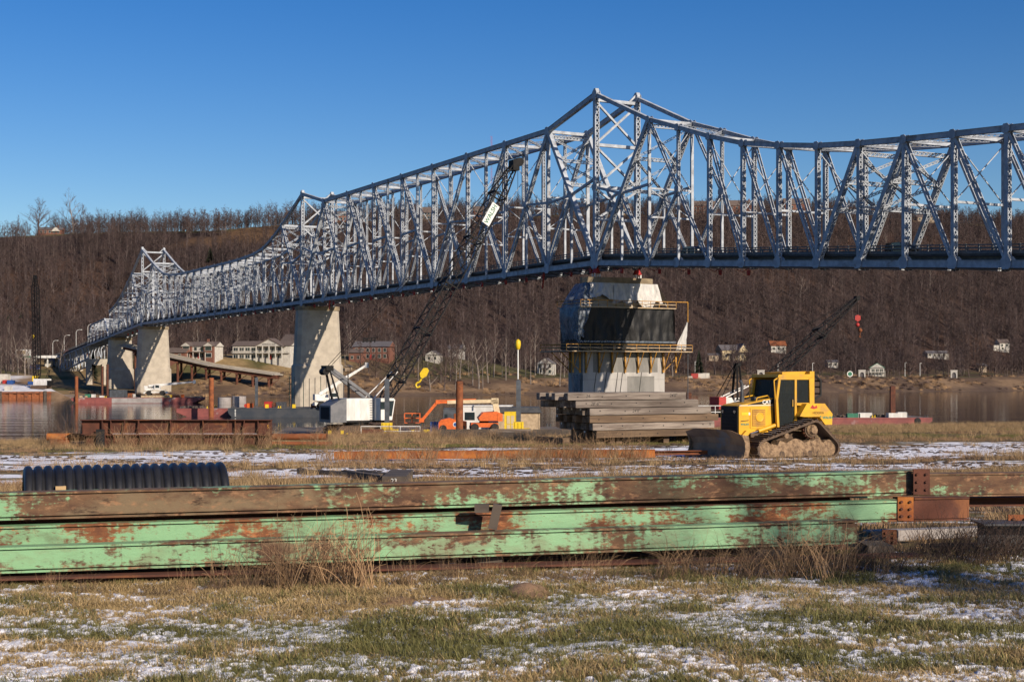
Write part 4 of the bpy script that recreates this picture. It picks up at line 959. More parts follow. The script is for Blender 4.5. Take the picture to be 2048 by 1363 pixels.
def mound(name, label, px, Y, rx, ry, h, mat, seed):
    a = at(px, 745, Y); rnd_ = np.random.RandomState(seed); n = 40
    X, Yg = np.meshgrid(np.linspace(-1.2, 1.2, n), np.linspace(-1.2, 1.2, n)); rr = np.sqrt(X**2+Yg**2); Z = h*np.clip(1-rr**2, -.3, 1)**1 * (0.75+.5*fbm(X*2+seed, Yg*2, 3)) 
    wx, wy = a.x+X*rx, a.y+Yg*ry; o_ = grid_mesh(name, wx, wy, gza(wx, wy)+Z-.015, mat, keep=Z > -.03*1); return tag(o_, label, 'mound')
pm('mud_dark', (.075, .048, .032, 1), (.05, .033, .024, 1), scale=4, rough=.95)
pm('mound_earth', (.33, .20, .11, 1), (.22, .13, .075, 1), scale=5, rough=.95, bump=.02, bscale=18)
mound('earth_mound', 'low earth mound with a snowy flank on the lawn before the beams', 1052, 14.2, .30, .5, .12, 'mound_earth', 2)
mound('earth_mound', 'low brown mound of clippings half under snow', 790, 13.6, .30, .4, .06, 'mound_earth', 5)
mound('earth_mound', 'smallest brown mound of clippings beside the snow streak', 868, 13.7, .24, .35, .05, 'mound_earth', 9)

# ------------------------------------------------ bulldozer
def bulldozer():
    c = at(1549, 745, 49.6); z0 = min(gz(c.x-1, c.y-1), gz(c.x, c.y))-.03
    d = thing('bulldozer', 'muddy yellow crawler bulldozer with high sprocket tracks and a wide blade', 'bulldozer', (c.x, c.y, z0), R(207))
    # tracks: triangular path round front idler, sprocket, rear idler
    def hull(circles, n=14):
        P = []
        k = len(circles)
        for i in range(k):
            (x0, y0, r0), (x1, y1, r1), (x2, y2, r2) = circles[i-1], circles[i], circles[(i+1) % k]
            def nrm(a, b2):
                dx, dy = b2[0]-a[0], b2[1]-a[1]; L = math.hypot(dx, dy); s_ = math.asin(max(-1, min(1, (a[2]-b2[2])/L))); an = math.atan2(dy, dx); return an - math.pi/2 + s_
            a0 = nrm((x0, y0, r0), (x1, y1, r1)); a1 = nrm((x1, y1, r1), (x2, y2, r2))
            while a1 < a0: a1 += 2*math.pi
            for j in range(n): t = lerp(a0, a1, j/(n-1)); P.append((x1+r1*math.cos(t), y1+r1*math.sin(t)))
        return P
    circ = [(-1.30, .40, .36), (1.45, .40, .36), (-.62, 1.06, .34)]       # counter-clockwise
    for s_ in (1, -1):
        yc = s_*1.12; hw = .36
        tr = MB(); P = hull(circ); Pi = hull([(x, y, r-.06) for x, y, r in circ]); n = len(P)
        rings = [[(p[0], yc-hw, p[1]), (p[0], yc+hw, p[1]), (q[0], yc+hw, q[1]), (q[0], yc-hw, q[1])] for p, q in zip(P, Pi)]
        rings.append(rings[0]); tr.loft(rings, True, False); band = tr.build('track', 'track_steel', d)
        # shoes with grousers
        pts = [Vector((p[0], p[1])) for p in P]; pts.append(pts[0]); acc = [0]
        for a, b2 in zip(pts[:-1], pts[1:]): acc.append(acc[-1]+(b2-a).length)
        ns = 42
        for i in range(ns):
            t = acc[-1]*i/ns; j = max(k for k in range(len(acc)) if acc[k] <= t); j = min(j, len(pts)-2)
            seg = pts[j+1]-pts[j]; f = (t-acc[j])/max(seg.length, 1e-6); c2 = pts[j]+seg*f; tn = seg.normalized(); nn = Vector((tn.y, -tn.x))
            q0 = c2-tn*.085; q1 = c2+tn*.075
            m = MB(); m.hexa([(q0.x, yc-hw-.01, q0.y), (q0.x, yc+hw+.01, q0.y), (q1.x, yc+hw+.01, q1.y), (q1.x, yc-hw-.01, q1.y)]+[(v.x+nn.x*.025, yy, v.y+nn.y*.025) for v, yy in ((q0, yc-hw-.01), (q0, yc+hw+.01), (q1, yc+hw+.01), (q1, yc-hw-.01))])
            g0 = c2+nn*.02; g1 = g0+nn*.055; m.hexa([(g0.x-tn.x*.012, yc-hw-.01, g0.y-tn.y*.012), (g0.x-tn.x*.012, yc+hw+.01, g0.y-tn.y*.012), (g0.x+tn.x*.012, yc+hw+.01, g0.y+tn.y*.012), (g0.x+tn.x*.012, yc-hw-.01, g0.y+tn.y*.012), (g1.x-tn.x*.012, yc-hw-.01, g1.y-tn.y*.012), (g1.x-tn.x*.012, yc+hw+.01, g1.y-tn.y*.012), (g1.x+tn.x*.012, yc+hw+.01, g1.y+tn.y*.012), (g1.x+tn.x*.012, yc-hw-.01, g1.y+tn.y*.012)])
            m.build('track_shoe', 'track_steel', band)
            if nn.y > .55 and -.9 < c2.x < 1.2 and i % 1 == 0: MB().hexa([(g0.x+tn.x*u+nn.x*w_, yc+yy, g0.y+tn.y*u+nn.y*w_) for w_ in (.002, .035) for u, yy in ((.02, -hw*.8), (.02, hw*.75), (.075, hw*.6), (.075, -hw*.7))]).build('snow_ridge', 'snow', band)
        sp = MB().lathe((-.62, yc+s_*.02, 1.06), [(.28, -.10), (.28, .10)], 'y', 26).build('sprocket', 'track_steel', d)
        for i in range(16):
            a = 2*math.pi*i/16; MB().cbox((-.62+.29*math.cos(a), yc+s_*.02, 1.06+.29*math.sin(a)), (.06, .12, .06), 0).build('sprocket_tooth', 'rust_dark', sp)
        MB().lathe((-.62, yc+s_*.16, 1.06), [(.02, s_*.14), (.13, s_*.13), (.17, s_*.05), (.225, 0), (.225, -s_*.06)][::1 if s_ < 0 else -1], 'y', 22).build('final_drive_hub', 'mud', d)
        for x, nm in ((-1.30, 'rear_idler'), (1.45, 'front_idler')): MB().lathe((x, yc, .40), [(.30, -.22), (.30, .22)], 'y', 22).build(nm, 'mud', d)
        # track frame caked with mud (lumpy)
        rg = []; rr = random.Random(3+s_)
        for x in np.linspace(-1.5, 1.65, 26):
            e = 1-abs((x-.07)/1.62)**6; t_ = .13; h = .50+.06*math.sin(x*5)+rr.uniform(-.09, .09); h = h*max(e, .25)+.16
            w0 = .26+rr.uniform(-.03, .05); rg.append([(x, yc-w0, t_), (x, yc+w0, t_), (x, yc+w0+rr.uniform(-.02, .05), h*.5), (x, yc+w0*.8, h), (x, yc-w0*.8, h), (x, yc-w0, h*.5)])
        MB().loft(rg).build('track_frame', 'mud', d, False)
        for x in (-.85, -.45, -.05, .35, .75, 1.1): MB().lathe((x, yc+s_*.02, .20), [(.13, -.25), (.13, .25)], 'y', 14).build('track_roller', 'track_steel', d)
        MB().lathe((.55, yc+s_*.12, .88), [(.10, -.2), (.10, .16)], 'y', 14).build('carrier_roller', 'mud', d)
        # push arm and lift cylinders
        MB().beam((.9, s_*.70, .52), (2.15, s_*.82, .42), .16, .24).build('push_arm', 'dozer_yellow', d)
    MB().box(-1.2, 1.55, -.72, .72, .42, .95).build('belly', 'track_steel', d)
    # engine hood
    H = [(.42, .92), (1.86, .92), (1.90, 1.90), (1.80, 1.97), (.42, 2.22)]
    hood = MB(); hood.prism(H, 'y', -.50, .50); hd = hood.build('hood', 'dozer_yellow', d)
    MB().prism([(.95, 1.0), (1.80, 1.0), (1.80, 1.55), (1.1, 1.65), (.95, 1.5)], 'y', .60, .615) if 0 else None
    MB().box(.72, 1.42, .50, .522, 1.12, 1.86).build('engine_door', 'dozer_yellow', d)
    pf = MB().box(.80, 1.34, .522, .536, 1.20, 1.80).build('mesh_panel', 'scaffold_yellow', d); MB().lathe((1.04, .536, 1.52), [(.17, 0), (.17, .012), (.15, .02), (.13, .012)], 'y', 24).build('fan_ring', 'dozer_yellow', pf)
    for i in range(9): MB().box(.815, 1.325, .536, .541, 1.23+i*.062, 1.243+i*.062).build('grille_bar', 'dozer_yellow', pf)
    MB().prism([(.44, 2.00), (.44, 2.17), (1.52, 1.985), (1.52, 1.965)], 'y', .50, .508).build('hood_stripe', 'ink', d); MB().box(.46, 1.86, .50, .506, 1.935, 1.958).build('stripe_line', 'sign_white', d)
    MB().box(1.895, 1.925, -.47, .47, .50, 1.93).build('grille', 'ink', d)
    for i in range(9): MB().box(1.925, 1.94, -.40, .40, .66+i*.13, .69+i*.13).build('grille_bar', 'rubber', d)
    for s_ in (-1, 1): MB().lathe((1.93, s_*.34, 1.72), [(.06, 0), (.06, .03)], 'x', 12).build('headlight', 'chrome', d)
    MB().box(1.50, 1.90, .44, .53, .55, 1.92).build('front_post', 'dozer_yellow', d); MB().box(1.50, 1.90, -.53, -.44, .55, 1.92).build('front_post', 'dozer_yellow', d)
    MB().tube((1.30, -.12, 1.95), (1.30, -.12, 2.72), .055, n=12).tube((1.30, -.12, 2.72), (1.38, -.12, 2.84), .055, n=12).build('exhaust_pipe', 'steel_dark', d)
    MB().tube((1.30, -.12, 2.0), (1.30, -.12, 2.25), .085, n=12).build('muffler', 'steel_dark', d)
    for y in (.40, -.40):
        MB().path([(.55, y, 2.18), (.58, y, 2.30), (1.05, y, 2.22), (1.10, y, 2.08)], .022, 6).build('grab_rail', 'dozer_yellow', d)
    MB().cbox((.9, .1, 2.16), (.22, .22, .16)).build('air_intake', 'steel_dark', d)
    # cab
    zt = 3.02
    cabp = [(.46, 2.10), (.30, 1.02), (-.10, .98), (-.45, 1.30), (-1.02, 1.98), (-.98, zt-.08), (.32, zt-.08)]
    for y0 in (.70, -.70):   # side frames with openings
        s_ = 1 if y0 > 0 else -1
        def bar(p, q, w=.09): MB().beam((p[0], y0, p[1]), (q[0], y0, q[1]), w, .09, (0, 0, 1)).build('cab_pillar', 'dozer_yellow', d)
        bar((.46, 2.15), (.34, zt-.08)); bar((.40, 1.06), (.46, 2.15)); bar((-.34, 1.30), (-.34, zt-.08)); bar((-.98, 1.95), (-.95, zt-.08), .13); bar((.40, zt-.10), (-.98, zt-.10), .10); bar((.40, 1.08), (-.05, 1.02), .09); bar((-.05, 1.02), (-.36, 1.42), .09); bar((-.34, 1.98), (-1.0, 1.98), .09)
        MB().prism([(.42, 1.10), (.42, 2.12), (.32, zt-.14), (-.30, zt-.14), (-.30, 1.42), (-.04, 1.08)], 'y', y0-.012, y0+.012).build('side_window', 'cab_glass', d)
        MB().prism([(-.38, 2.02), (-.38, zt-.14), (-.90, zt-.14), (-.94, 2.02)], 'y', y0-.012, y0+.012).build('side_window', 'cab_glass', d)
        MB().beam((-.20, y0+s_*.05, 1.9), (-.20, y0+s_*.05, 2.15), .03, .03, (1, 0, 0)).build('door_handle', 'dozer_yellow', d)
        # grab handle bars at the front corner
        MB().path([(.50, y0, 2.15), (.56, y0, 2.85), (.42, y0, 2.93)], .025, 6).build('grab_rail', 'dozer_yellow', d)
    MB().prism([(.40, 2.2), (.31, zt-.15), (.29, zt-.15), (.38, 2.2)], 'y', -.64, .64).build('windshield', 'cab_glass', d); MB().prism([(-.97, 2.05), (-.94, zt-.15), (-.92, zt-.15), (-.95, 2.05)], 'y', -.62, .62).build('rear_window', 'cab_glass', d)
    MB().prism([(.44, zt-.06), (.40, zt+.04), (-1.05, zt+.06), (-1.08, zt-.06)], 'y', -.76, .76).build('roof', 'dozer_yellow', d)
    MB().prism([(.05, zt+.05), (.05, zt+.13), (-1.05, zt+.16), (-1.05, zt+.05)], 'y', -.5, .5).build('air_conditioner', 'dozer_yellow', d)
    MB().box(.30, .44, -.66, .66, .95, 2.2).build('dash', 'ink', d)
    st = MB().box(-.62, -.10, -.26, .26, 1.15, 1.55).build('seat', 'ink', d); MB().prism([(-.62, 1.55), (-.48, 1.55), (-.60, 2.35), (-.74, 2.35)], 'y', -.25, .25).build('seat_back', 'ink', st)
    # rear: tank, fenders, roof post and ripper guard
    for s_ in (1, -1):
        F = [(-.30, 1.55), (-.60, 2.0), (-1.38, 2.0), (-1.72, 1.62), (-1.70, 1.22), (-1.40, 1.22), (-1.15, 1.52), (-.5, 1.52)]
        MB().prism(F, 'y', *sorted((s_*.62, s_*1.02))).build('fender', 'dozer_yellow', d)
        MB().beam((-1.06, s_*.66, 1.98), (-1.06, s_*.66, zt+.16), .14, .20, (1, 0, 0)).build('roll_post', 'dozer_yellow', d)
        MB().beam((.95, s_*.62, .78), (-.2, s_*.66, 1.22), .10, .12).build('fender_step', 'dozer_yellow', d)
    MB().box(-1.60, -.95, -.62, .62, 1.0, 1.98).build('fuel_tank', 'dozer_yellow', d)
    MB().beam((-1.06, -.70, zt+.08), (-1.06, .70, zt+.08), .18, .16).build('roll_bar', 'dozer_yellow', d)
    fr = [(-1.30, .5, 2.1), (-1.62, .5, 2.30), (-1.62, .5, 2.85), (-1.34, .5, 3.05)]
    for y in (-.5, 0, .5): MB().path([(x, y, z) for x, _, z in fr], .04, 6).build('rear_guard', 'rubber', d)
    for z in (2.35, 2.6, 2.82): MB().beam((-1.62, -.52, z), (-1.62, .52, z), .05, .05).build('rear_guard', 'rubber', d)
    MB().box(-1.36, -1.28, -.5, .5, 2.1, 2.95).build('rear_screen', 'rubber', d)
    # blade: curved mouldboard with end plates
    prof = [(2.62, .02), (2.46, .16), (2.38, .36), (2.36, .58), (2.42, .80), (2.56, 1.0), (2.64, 1.10)]; hw = 1.62; m = MB()
    tops = lambda y: 1.0 if abs(y) < 1.0 else 1.0-.13*(abs(y)-1.0)/.62
    rg = []
    for y in np.linspace(-hw, hw, 19):
        k = tops(y); rg.append([(x, y, z*k) for x, z in prof]+[(x-.05, y, z*k) for x, z in prof[::-1]])
    m.loft(rg); bl = m.build('blade', 'blade_steel', d, False)
    for s_ in (-1, 1): MB().prism([(2.66, .02), (2.35, .10), (2.26, .5), (2.32, .92), (2.60, .96), (2.48, .7), (2.45, .45), (2.52, .2)], 'y', s_*hw-.03, s_*hw+.03).build('end_plate', 'mud', bl)
    MB().box(2.46, 2.66, -hw, hw, -.03, .05).build('cutting_edge', 'chrome', bl)
    MB().beam((2.28, -1.3, .35), (2.28, 1.3, .35), .16, .2).build('blade_brace', 'dozer_yellow', bl); MB().beam((2.28, -1.2, .75), (2.28, 1.2, .75), .14, .14).build('blade_brace', 'dozer_yellow', bl)
    for s_ in (1, -1):
        MB().tube((1.15, s_*.60, 1.02), (.45, s_*.62, 1.22), .075, n=10).build('lift_cylinder', 'dozer_yellow', d); MB().tube((1.15, s_*.60, 1.02), (1.62, s_*.62, .90), .035, n=10).build('cylinder_rod', 'chrome', d)
        MB().beam((1.62, s_*.62, 1.0), (2.25, s_*.55, .35), .12, .16).build('lift_arm', 'dozer_yellow', d)
    # lettering and decals on the visible side
    rot = (R(90), 0, R(180)); text('CAT', .19, 'sign_white', d, (.72, .512, 2.055), rot, ext=.002, bold=.006); text('WALSH', .10, 'teal_mark', d, (1.66, .535, 1.27), rot, ext=.002, bold=.003)
    MB().box(1.50, 1.80, .532, .538, 1.60, 1.70).build('decal', 'yellow_sign', d); MB().box(1.44, 1.50, .532, .538, 1.60, 1.70).build('decal', 'sign_white', d); MB().prism([(1.5, 1.40), (1.84, 1.37), (1.82, 1.40), (1.5, 1.425)], 'y', .532, .538).build('decal', 'ink', d)
    text('10ZX5526', .115, 'ink', d, (-1.08, 1.026, 1.66), rot, ext=.002); text('WALSH', .13, 'teal_mark', d, (-1.50, 1.026, 1.48), rot, ext=.002, bold=.004); MB().box(-1.22, -1.17, 1.02, 1.026, 1.50, 1.55).build('decal', 'teal_mark', d)
    MB().prism([(-.74, 1.84), (-.84, 1.96), (-.92, 1.88), (-1.02, 1.94), (-1.06, 1.84), (-.9, 1.80)], 'y', 1.02, 1.026).build('decal', 'red_paint', d)
    return d
# see-through cab glass
m_ = bpy.data.materials.new('cab_glass'); m_.use_nodes = True; N_ = m_.node_tree.nodes; b_ = N_['Principled BSDF']; b_.inputs['Base Color'].default_value = (.12, .14, .145, 1); b_.inputs['Roughness'].default_value = .04
b_.inputs['Transmission Weight'].default_value = .85; b_.inputs['IOR'].default_value = 1.08
tn = N_.new('ShaderNodeTexNoise'); tn.inputs['Scale'].default_value = 3; mr_ = N_.new('ShaderNodeMapRange'); mr_.inputs[3].default_value = .03; mr_.inputs[4].default_value = .08; m_.node_tree.links.new(tn.outputs[0], mr_.inputs[0]); m_.node_tree.links.new(mr_.outputs[0], b_.inputs['Roughness']); M['cab_glass'] = m_
dozer = bulldozer(); dozer.scale = (1, 1, .945)
# ------------------------------------------------ barges
def barge(name, label, c, L, W, zd, rz, mat, rake=2.0, deckmat='barge_deck', band=None):
    b = thing(name, label, 'barge', (c[0], c[1], 0), rz)
    MB().prism([(-L/2+rake, -1.0), (L/2-rake, -1.0), (L/2, zd*.55), (L/2, zd), (-L/2, zd), (-L/2, zd*.55)], 'y', -W/2, W/2).build('hull', mat, b)
    MB().box(-L/2+.05, L/2-.05, -W/2+.05, W/2-.05, zd+.004, zd+.03).build('deck', deckmat, b)
    for y in (-W/2, W/2): MB().box(-L/2, L/2, y-.06, y+.06, zd-.16, zd+.05).build('rub_rail', mat if band is None else band, b)
    n = max(2, int(L/9))
    for i in range(n+1):
        x = lerp(-L/2+1, L/2-1, i/n)
        for y in (-W/2+.5, W/2-.5):
            k = MB(); [k.lathe((x+dx, y, zd), [(.1, 0), (.1, .38), (.14, .4), (.14, .46)], n=8) for dx in (-.22, .22)]; k.box(x-.45, x+.45, y-.14, y+.14, zd+.02, zd+.08); k.build('mooring_bitt', 'yellow_sign' if i % 2 else 'steel_dark', b)
    return b
def pile(label, px, ytop, ybot, Y, r, mat, cap=None, box=False, name='steel_pile'):
    a = at(px, ybot, Y); zt = at(px, ytop, Y).z; o = thing(name, label, 'pile', (a.x, a.y, a.z)); h = zt-a.z
    if box:
        MB().loft([[(-r, -r, z), (r, -r, z), (r, r, z), (-r, r, z)] for z in (0, h-.15)]+[[(-r*.4, -r*.4, h), (r*.4, -r*.4, h), (r*.4, r*.4, h), (-r*.4, r*.4, h)]]).build('shaft', mat, o)
    else: MB().loft([[(rr*math.cos(2*math.pi*i/18), rr*math.sin(2*math.pi*i/18), z) for i in range(18)] for rr, z in ((r, 0), (r, h), (r*.88, h), (r*.88, h-.5))]).build('shaft', mat, o, False)
    if cap: cap(o)
    return o
DZ = 1.9
wb = barge('work_barge', 'low rust-brown work barge moored at the near bank carrying the white crane', (-11, 176), 36, 30, DZ, R(4), 'rust_dark', 1.0)
rb = barge('deck_barge', 'long dull red deck barge moored beyond the bulldozer', (45, 256), 58, 12, 1.25, R(2), 'barge_red', 2.5)
lb = barge('deck_barge', 'faded red and grey deck barge below the far bridge piers', (-113.5, 433), 38, 11, 1.7, R(3), 'barge_red', 4.5)
db = barge('deck_barge', 'dark blue hopper barge with yellow fittings beside the middle pier', (-48.5, 300), 21, 11, 1.85, R(3), 'barge_dark', 1.5)
mb_ = barge('deck_barge', 'maroon raked barge with rubble on its bow behind the rusty pile', (-64, 303), 13, 10, 1.7, R(3), 'barge_red', 4.5)
MB().box(-7, 8, -5.56, -5.51, .1, 1.6).build('grey_panel', 'barge_grey', lb)
# draught marks
for x in (-9.0, 9.4): 
    for i in range(5): MB().box(x-.12, x+.12, -5.54, -5.505, .25+i*.3, .42+i*.3).build('draught_mark', 'sign_white', db)
# ------------------------------------------------ piles and spuds
pile('tall orange rusty pipe pile standing beside the boom lift', 919, 762, 872, 168, .43, 'rust')
pile('rusty pipe pile standing in the water behind the maroon barge bow', 422.5, 755, 834, 292, .53, 'rust')
pile('rusty pipe pile at the bow of the faded red barge', 153, 752, 806, 426, .50, 'rust')
pile('short dark rusty pile behind the timber stack', 1378, 784, 846, 262, .42, 'rust_dark', box=True)
def whitefoot(o): MB().box(-.9, 1.2, -.9, .9, 1.1, 2.2).build('foot', 'crane_white', o)
pile('rusty pile with a white foot on the dull red barge', 1785, 771, 850, 252, .42, 'rust_dark', box=True, cap=whitefoot)
def ybase(o): MB().box(-.6, .6, -.5, .5, 0, 1.35).build('spud_well', 'yellow_sign', o); MB().box(.6, 1.3, -.4, .4, 0, .6).build('spud_well_arm', 'yellow_sign', o); [MB().box(x-.05, x+.05, -.56, -.49, .05, 1.3).build('well_rib', 'yellow_sign', o) for x in (-.4, 0, .4)]
pile('dark square spud in a yellow well beside the white crane cab', 774, 757, 868, 164, .26, 'steel_spud', ybase, True, 'barge_spud')
pile('dark square spud in a yellow well between boom lift and timber stack', 1037, 759, 866, 166, .27, 'steel_spud', ybase, True, 'barge_spud')
pile('slim dark spud standing on the dark blue barge', 513, 754, 812, 296, .27, 'steel_spud', None, True, 'barge_spud')
# ------------------------------------------------ lattice boom crawler crane
def cable(o, p, q, r=.03, mat='crane_black', sag=0, name='cable'):
    p = Vector(p); q = Vector(q); n = 1 if not sag else 8
    pts = [p.lerp(q, i/n)-Vector((0, 0, sag*4*(i/n)*(1-i/n))) for i in range(n+1)]; return MB().path(pts, r, 4).build(name, mat, o)
def crawler(o, L=6.4, W=.95, g=1.9, h=1.15, mat='track_steel'):
    for s_ in (-1, 1):
        n = 10; P = [(-L/2+h/2+h/2*math.cos(a), h/2+h/2*math.sin(a)) for a in np.linspace(math.pi/2, 1.5*math.pi, n)]+[(L/2-h/2+h/2*math.cos(a), h/2+h/2*math.sin(a)) for a in np.linspace(-math.pi/2, math.pi/2, n)]
        MB().prism(P, 'y', s_*g-W/2, s_*g+W/2).build('crawler_track', mat, o)
        for i in range(18): x = lerp(-L/2+.5, L/2-.5, i/17); MB().box(x-.12, x+.12, s_*g-W/2-.04, s_*g+W/2+.04, h, h+.05).build('track_shoe', mat, o)
    MB().box(-1.6, 1.6, -g, g, .45, 1.1).build('car_body', mat, o)
def white_crane():
    c = at(712, 745, 166.5); o = thing('crawler_crane', 'white crawler crane with dark counterweight and tall black lattice boom', 'crane', (c.x, c.y, DZ+.03), R(30))
    crawler(o)
    MB().lathe((0, 0, 1.1), [(1.5, 0), (1.5, .4)], n=20).build('turntable', 'crane_black', o)
    MB().box(-2.4, 2.9, -1.6, 1.6, 1.5, 1.75).build('house_floor', 'crane_black', o)
    MB().prism([(-1.9, 1.75), (1.5, 1.75), (1.5, 4.3), (-1.9, 4.3)], 'y', -1.65, 1.65).build('machine_house', 'crane_white', o)
    MB().prism([(-3.9, 1.55), (-1.92, 1.55), (-1.92, 4.25), (-2.5, 4.25), (-3.9, 3.5)], 'y', -1.7, 1.7).build('counterweight', 'crane_grey', o)
    MB().box(-3.94, -3.9, -1.2, 1.2, 1.9, 3.3).build('radiator_grille', 'ink', o)
    for i in range(4): MB().box(-1.7+i*.75, -1.1+i*.75, -1.67, -1.65, 1.9, 4.1).build('house_door', 'crane_white', o)
    for i in range(9): MB().box(1.0, 1.45, -1.78, -1.74, 1.8+i*.28, 1.85+i*.28).build('ladder_rung', 'crane_grey', o)
    cab = MB().prism([(1.55, 1.75), (3.6, 1.75), (4.0, 4.1), (3.8, 4.3), (1.55, 4.3)], 'y', -2.25, -.85).build('cab', 'crane_white', o)
    MB().prism([(2.1, 3.0), (2.95, 3.0), (2.95, 3.9), (2.1, 3.9)], 'y', -2.27, -2.25).build('window', 'glass_dark', cab); MB().prism([(3.15, 2.2), (3.55, 2.2), (3.85, 4.0), (3.15, 4.0)], 'y', -2.27, -2.25).build('window', 'glass_dark', cab)
    MB().hexa([(3.68, -2.1, 2.2), (3.70, -2.1, 2.2), (3.70, -1.0, 2.2), (3.68, -1.0, 2.2), (4.0, -2.1, 4.0), (4.02, -2.1, 4.0), (4.02, -1.0, 4.0), (4.0, -1.0, 4.0)]).build('windshield', 'glass_dark', cab)
    # gantry
    top = Vector((-3.6, 0, 7.7))
    for y in (-1.0, 1.0):
        MB().beam((-2.6, y, 4.2), top+Vector((0, y*.6, 0)), .20, .20).build('gantry_leg', 'crane_black', o)
        MB().beam((1.6, y*1.1, 4.3), top+Vector((.2, y*.6, .1)), .26, .34).build('gantry_mast', 'crane_grey', o)
    for f in (.25, .45, .65): MB().beam(Vector((1.6, -1.1, 4.3)).lerp(top, f), Vector((1.6, 1.1, 4.3)).lerp(top, f), .12, .12).build('gantry_strut', 'crane_grey', o)
    MB().cbox(top+Vector((0, 0, .1)), (.9, 1.6, .6)).build('gantry_head', 'crane_black', o); MB().lathe(top+Vector((-.4, 0, -.3)), [(.4, -.6), (.4, .6)], 'y', 14).build('sheave', 'crane_black', o)
    # boom: work out the local point of the image tip
    rzv = R(30); foot = Vector((2.6, 0, 2.3)); tipw = None
    Yt = 166.5+10.5; tw_ = at(1026, 335, Yt); dx, dy = tw_.x-c.x, tw_.y-c.y
    tip = Vector((dx*math.cos(rzv)+dy*math.sin(rzv), -dx*math.sin(rzv)+dy*math.cos(rzv), tw_.z-DZ-.03))
    sd_ = (0, 1, 0); B = lambda f: foot.lerp(tip, f)
    MB().lattice(B(0), B(.14), 1.75, 1.6, sd_, 4, .07, .034, w0=.30, w1=1).build('boom_section', 'crane_black', o)
    for i in range(4): MB().lattice(B(.14+i*.185), B(.14+(i+1)*.185), 1.75, 1.6, sd_, 8, .07, .034).build('boom_section', 'crane_black', o)
    for i in range(5): MB().lattice(B(.138+i*.185), B(.142+i*.185), 1.85, 1.7, sd_, 1, .10, .08).build('boom_joint', 'crane_black', o)
    MB().lattice(B(.88), B(1.0), 1.75, 1.6, sd_, 5, .07, .034, w0=1, w1=.45).build('boom_tip', 'crane_black', o)
    a = (tip-foot).normalized(); up = a.cross(Vector((0, 1, 0)))*-1
    MB().cbox(tip+a*.3, (.9, 1.2, 1.3)).build('boom_head', 'crane_black', o)
    for y in (-.4, .4): MB().lathe(tip+a*.7+Vector((.35, y, .1)), [(.55, -.12), (.55, .12)], 'y', 16).build('sheave', 'crane_black', o)
    # WALSH sign in the plane of the boom's near side
    s = MB(); p0 = B(.80)+Vector((0, -.98, 0)); d1 = a*1.45; u1 = a.cross(Vector((0, 1, 0)))*.55
    s.hexa([p0-d1-u1, p0+d1-u1, p0+d1+u1, p0-d1+u1]+[q+Vector((0, -.05, 0)) for q in (p0-d1-u1, p0+d1-u1, p0+d1+u1, p0-d1+u1)]); sg = s.build('boom_sign', 'sign_white', o)
    ang = math.atan2(a.z, a.x); text('WALSH', .78, 'green_trim', o, p0+Vector((0, -.058, 0)), (R(90), -ang, 0), ext=.004, bold=.015)
    for y in (-.5, .5): cable(o, top+Vector((.2, y, .3)), tip+Vector((-.3, y, .2)), .035, name='pendant')
    cable(o, B(.02)+Vector((-.3, .8, 2)), tip, .025)
    for y in (-1.3, 1.3): MB().beam((1.7, y, 4.3), (5.0, y*.6, 7.4), .10, .10).build('boom_stop', 'crane_white', o)
    MB().tube((-1.4, -.9, 4.3), (-1.4, -.9, 7.2), .07, n=6).tube((-.6, .6, 4.3), (-.6, .6, 6.4), .07, n=6).build('stack_pipe', 'crane_black', o)
    return o, c, tw_
wc, wcc, tipw = white_crane()
def hook_block(label, px, py, Y, mat, tilt=0, s=1.0, top=None):
    p = at(px, py, Y); o = thing('hook_block', label, 'hook block', p)
    m = MB(); m.prism([(-.45*s, .2*s), (-.30*s, .95*s), (.1*s, 1.15*s), (.42*s, .95*s), (.45*s, .25*s), (.1*s, -.25*s), (-.15*s, -.2*s)], 'y', -.22*s, .22*s); bl = m.build('sheave_block', mat, o)
    h = [(0, 0, -.2), (0, 0, -.55), (-.05, 0, -.8), (-.28, 0, -1.0), (-.30, 0, -1.3), (-.05, 0, -1.5), (.18, 0, -1.35), (.2, 0, -1.15)]
    MB().path([(x*s, y, z*s) for x, y, z in h], .11*s, 7).build('hook', mat, o)
    if tilt: 
        for ch in o.children: ch.rotation_euler = (0, tilt, 0)
    if top is not None: cable(o, (0, 0, 1.0*s), Vector(top)-p, .03)
    return o
bt = at(843, 662, 171); hook_block('large yellow hook block swung aside below the crane boom', 845, 752, 171, 'yellow_sign', R(25), 1.0, (bt.x, bt.y, bt.z))
p = at(1036, 690, 176.5); o = thing('overhaul_ball', 'slim yellow overhaul weight hanging on a rope above the dark spud', 'hook block', p)
MB().lathe((0, 0, 0), [(.05, .75), (.30, .55), (.36, .1), (.25, -.45), (.06, -.6)], n=14).build('weight', 'yellow_sign', o, True); MB().tube((0, 0, -.5), (0, 0, -4.2), .09, n=6).build('pendant_rod', 'sign_white', o); cable(o, (0, 0, .7), tipw-p+Vector((.6, 0, -.3)), .03)
p = at(738, 680, 280); o = thing('spreader_frame', 'dark steel spreader frame hung below the bridge deck', 'frame', p)
for dz in (-.25, .25): MB().beam((-1.3, 0, dz), (1.3, .4, dz+.25), .2, .22).build('frame_bar', 'crane_black', o)
for x in (-1.1, -.4, .4, 1.1): MB().beam((x, .1, -.45), (x+.15, .2, .55), .16, .16).build('frame_strut', 'crane_black', o)
cable(o, (0, .2, .4), (0, .2, 9.2), .03)
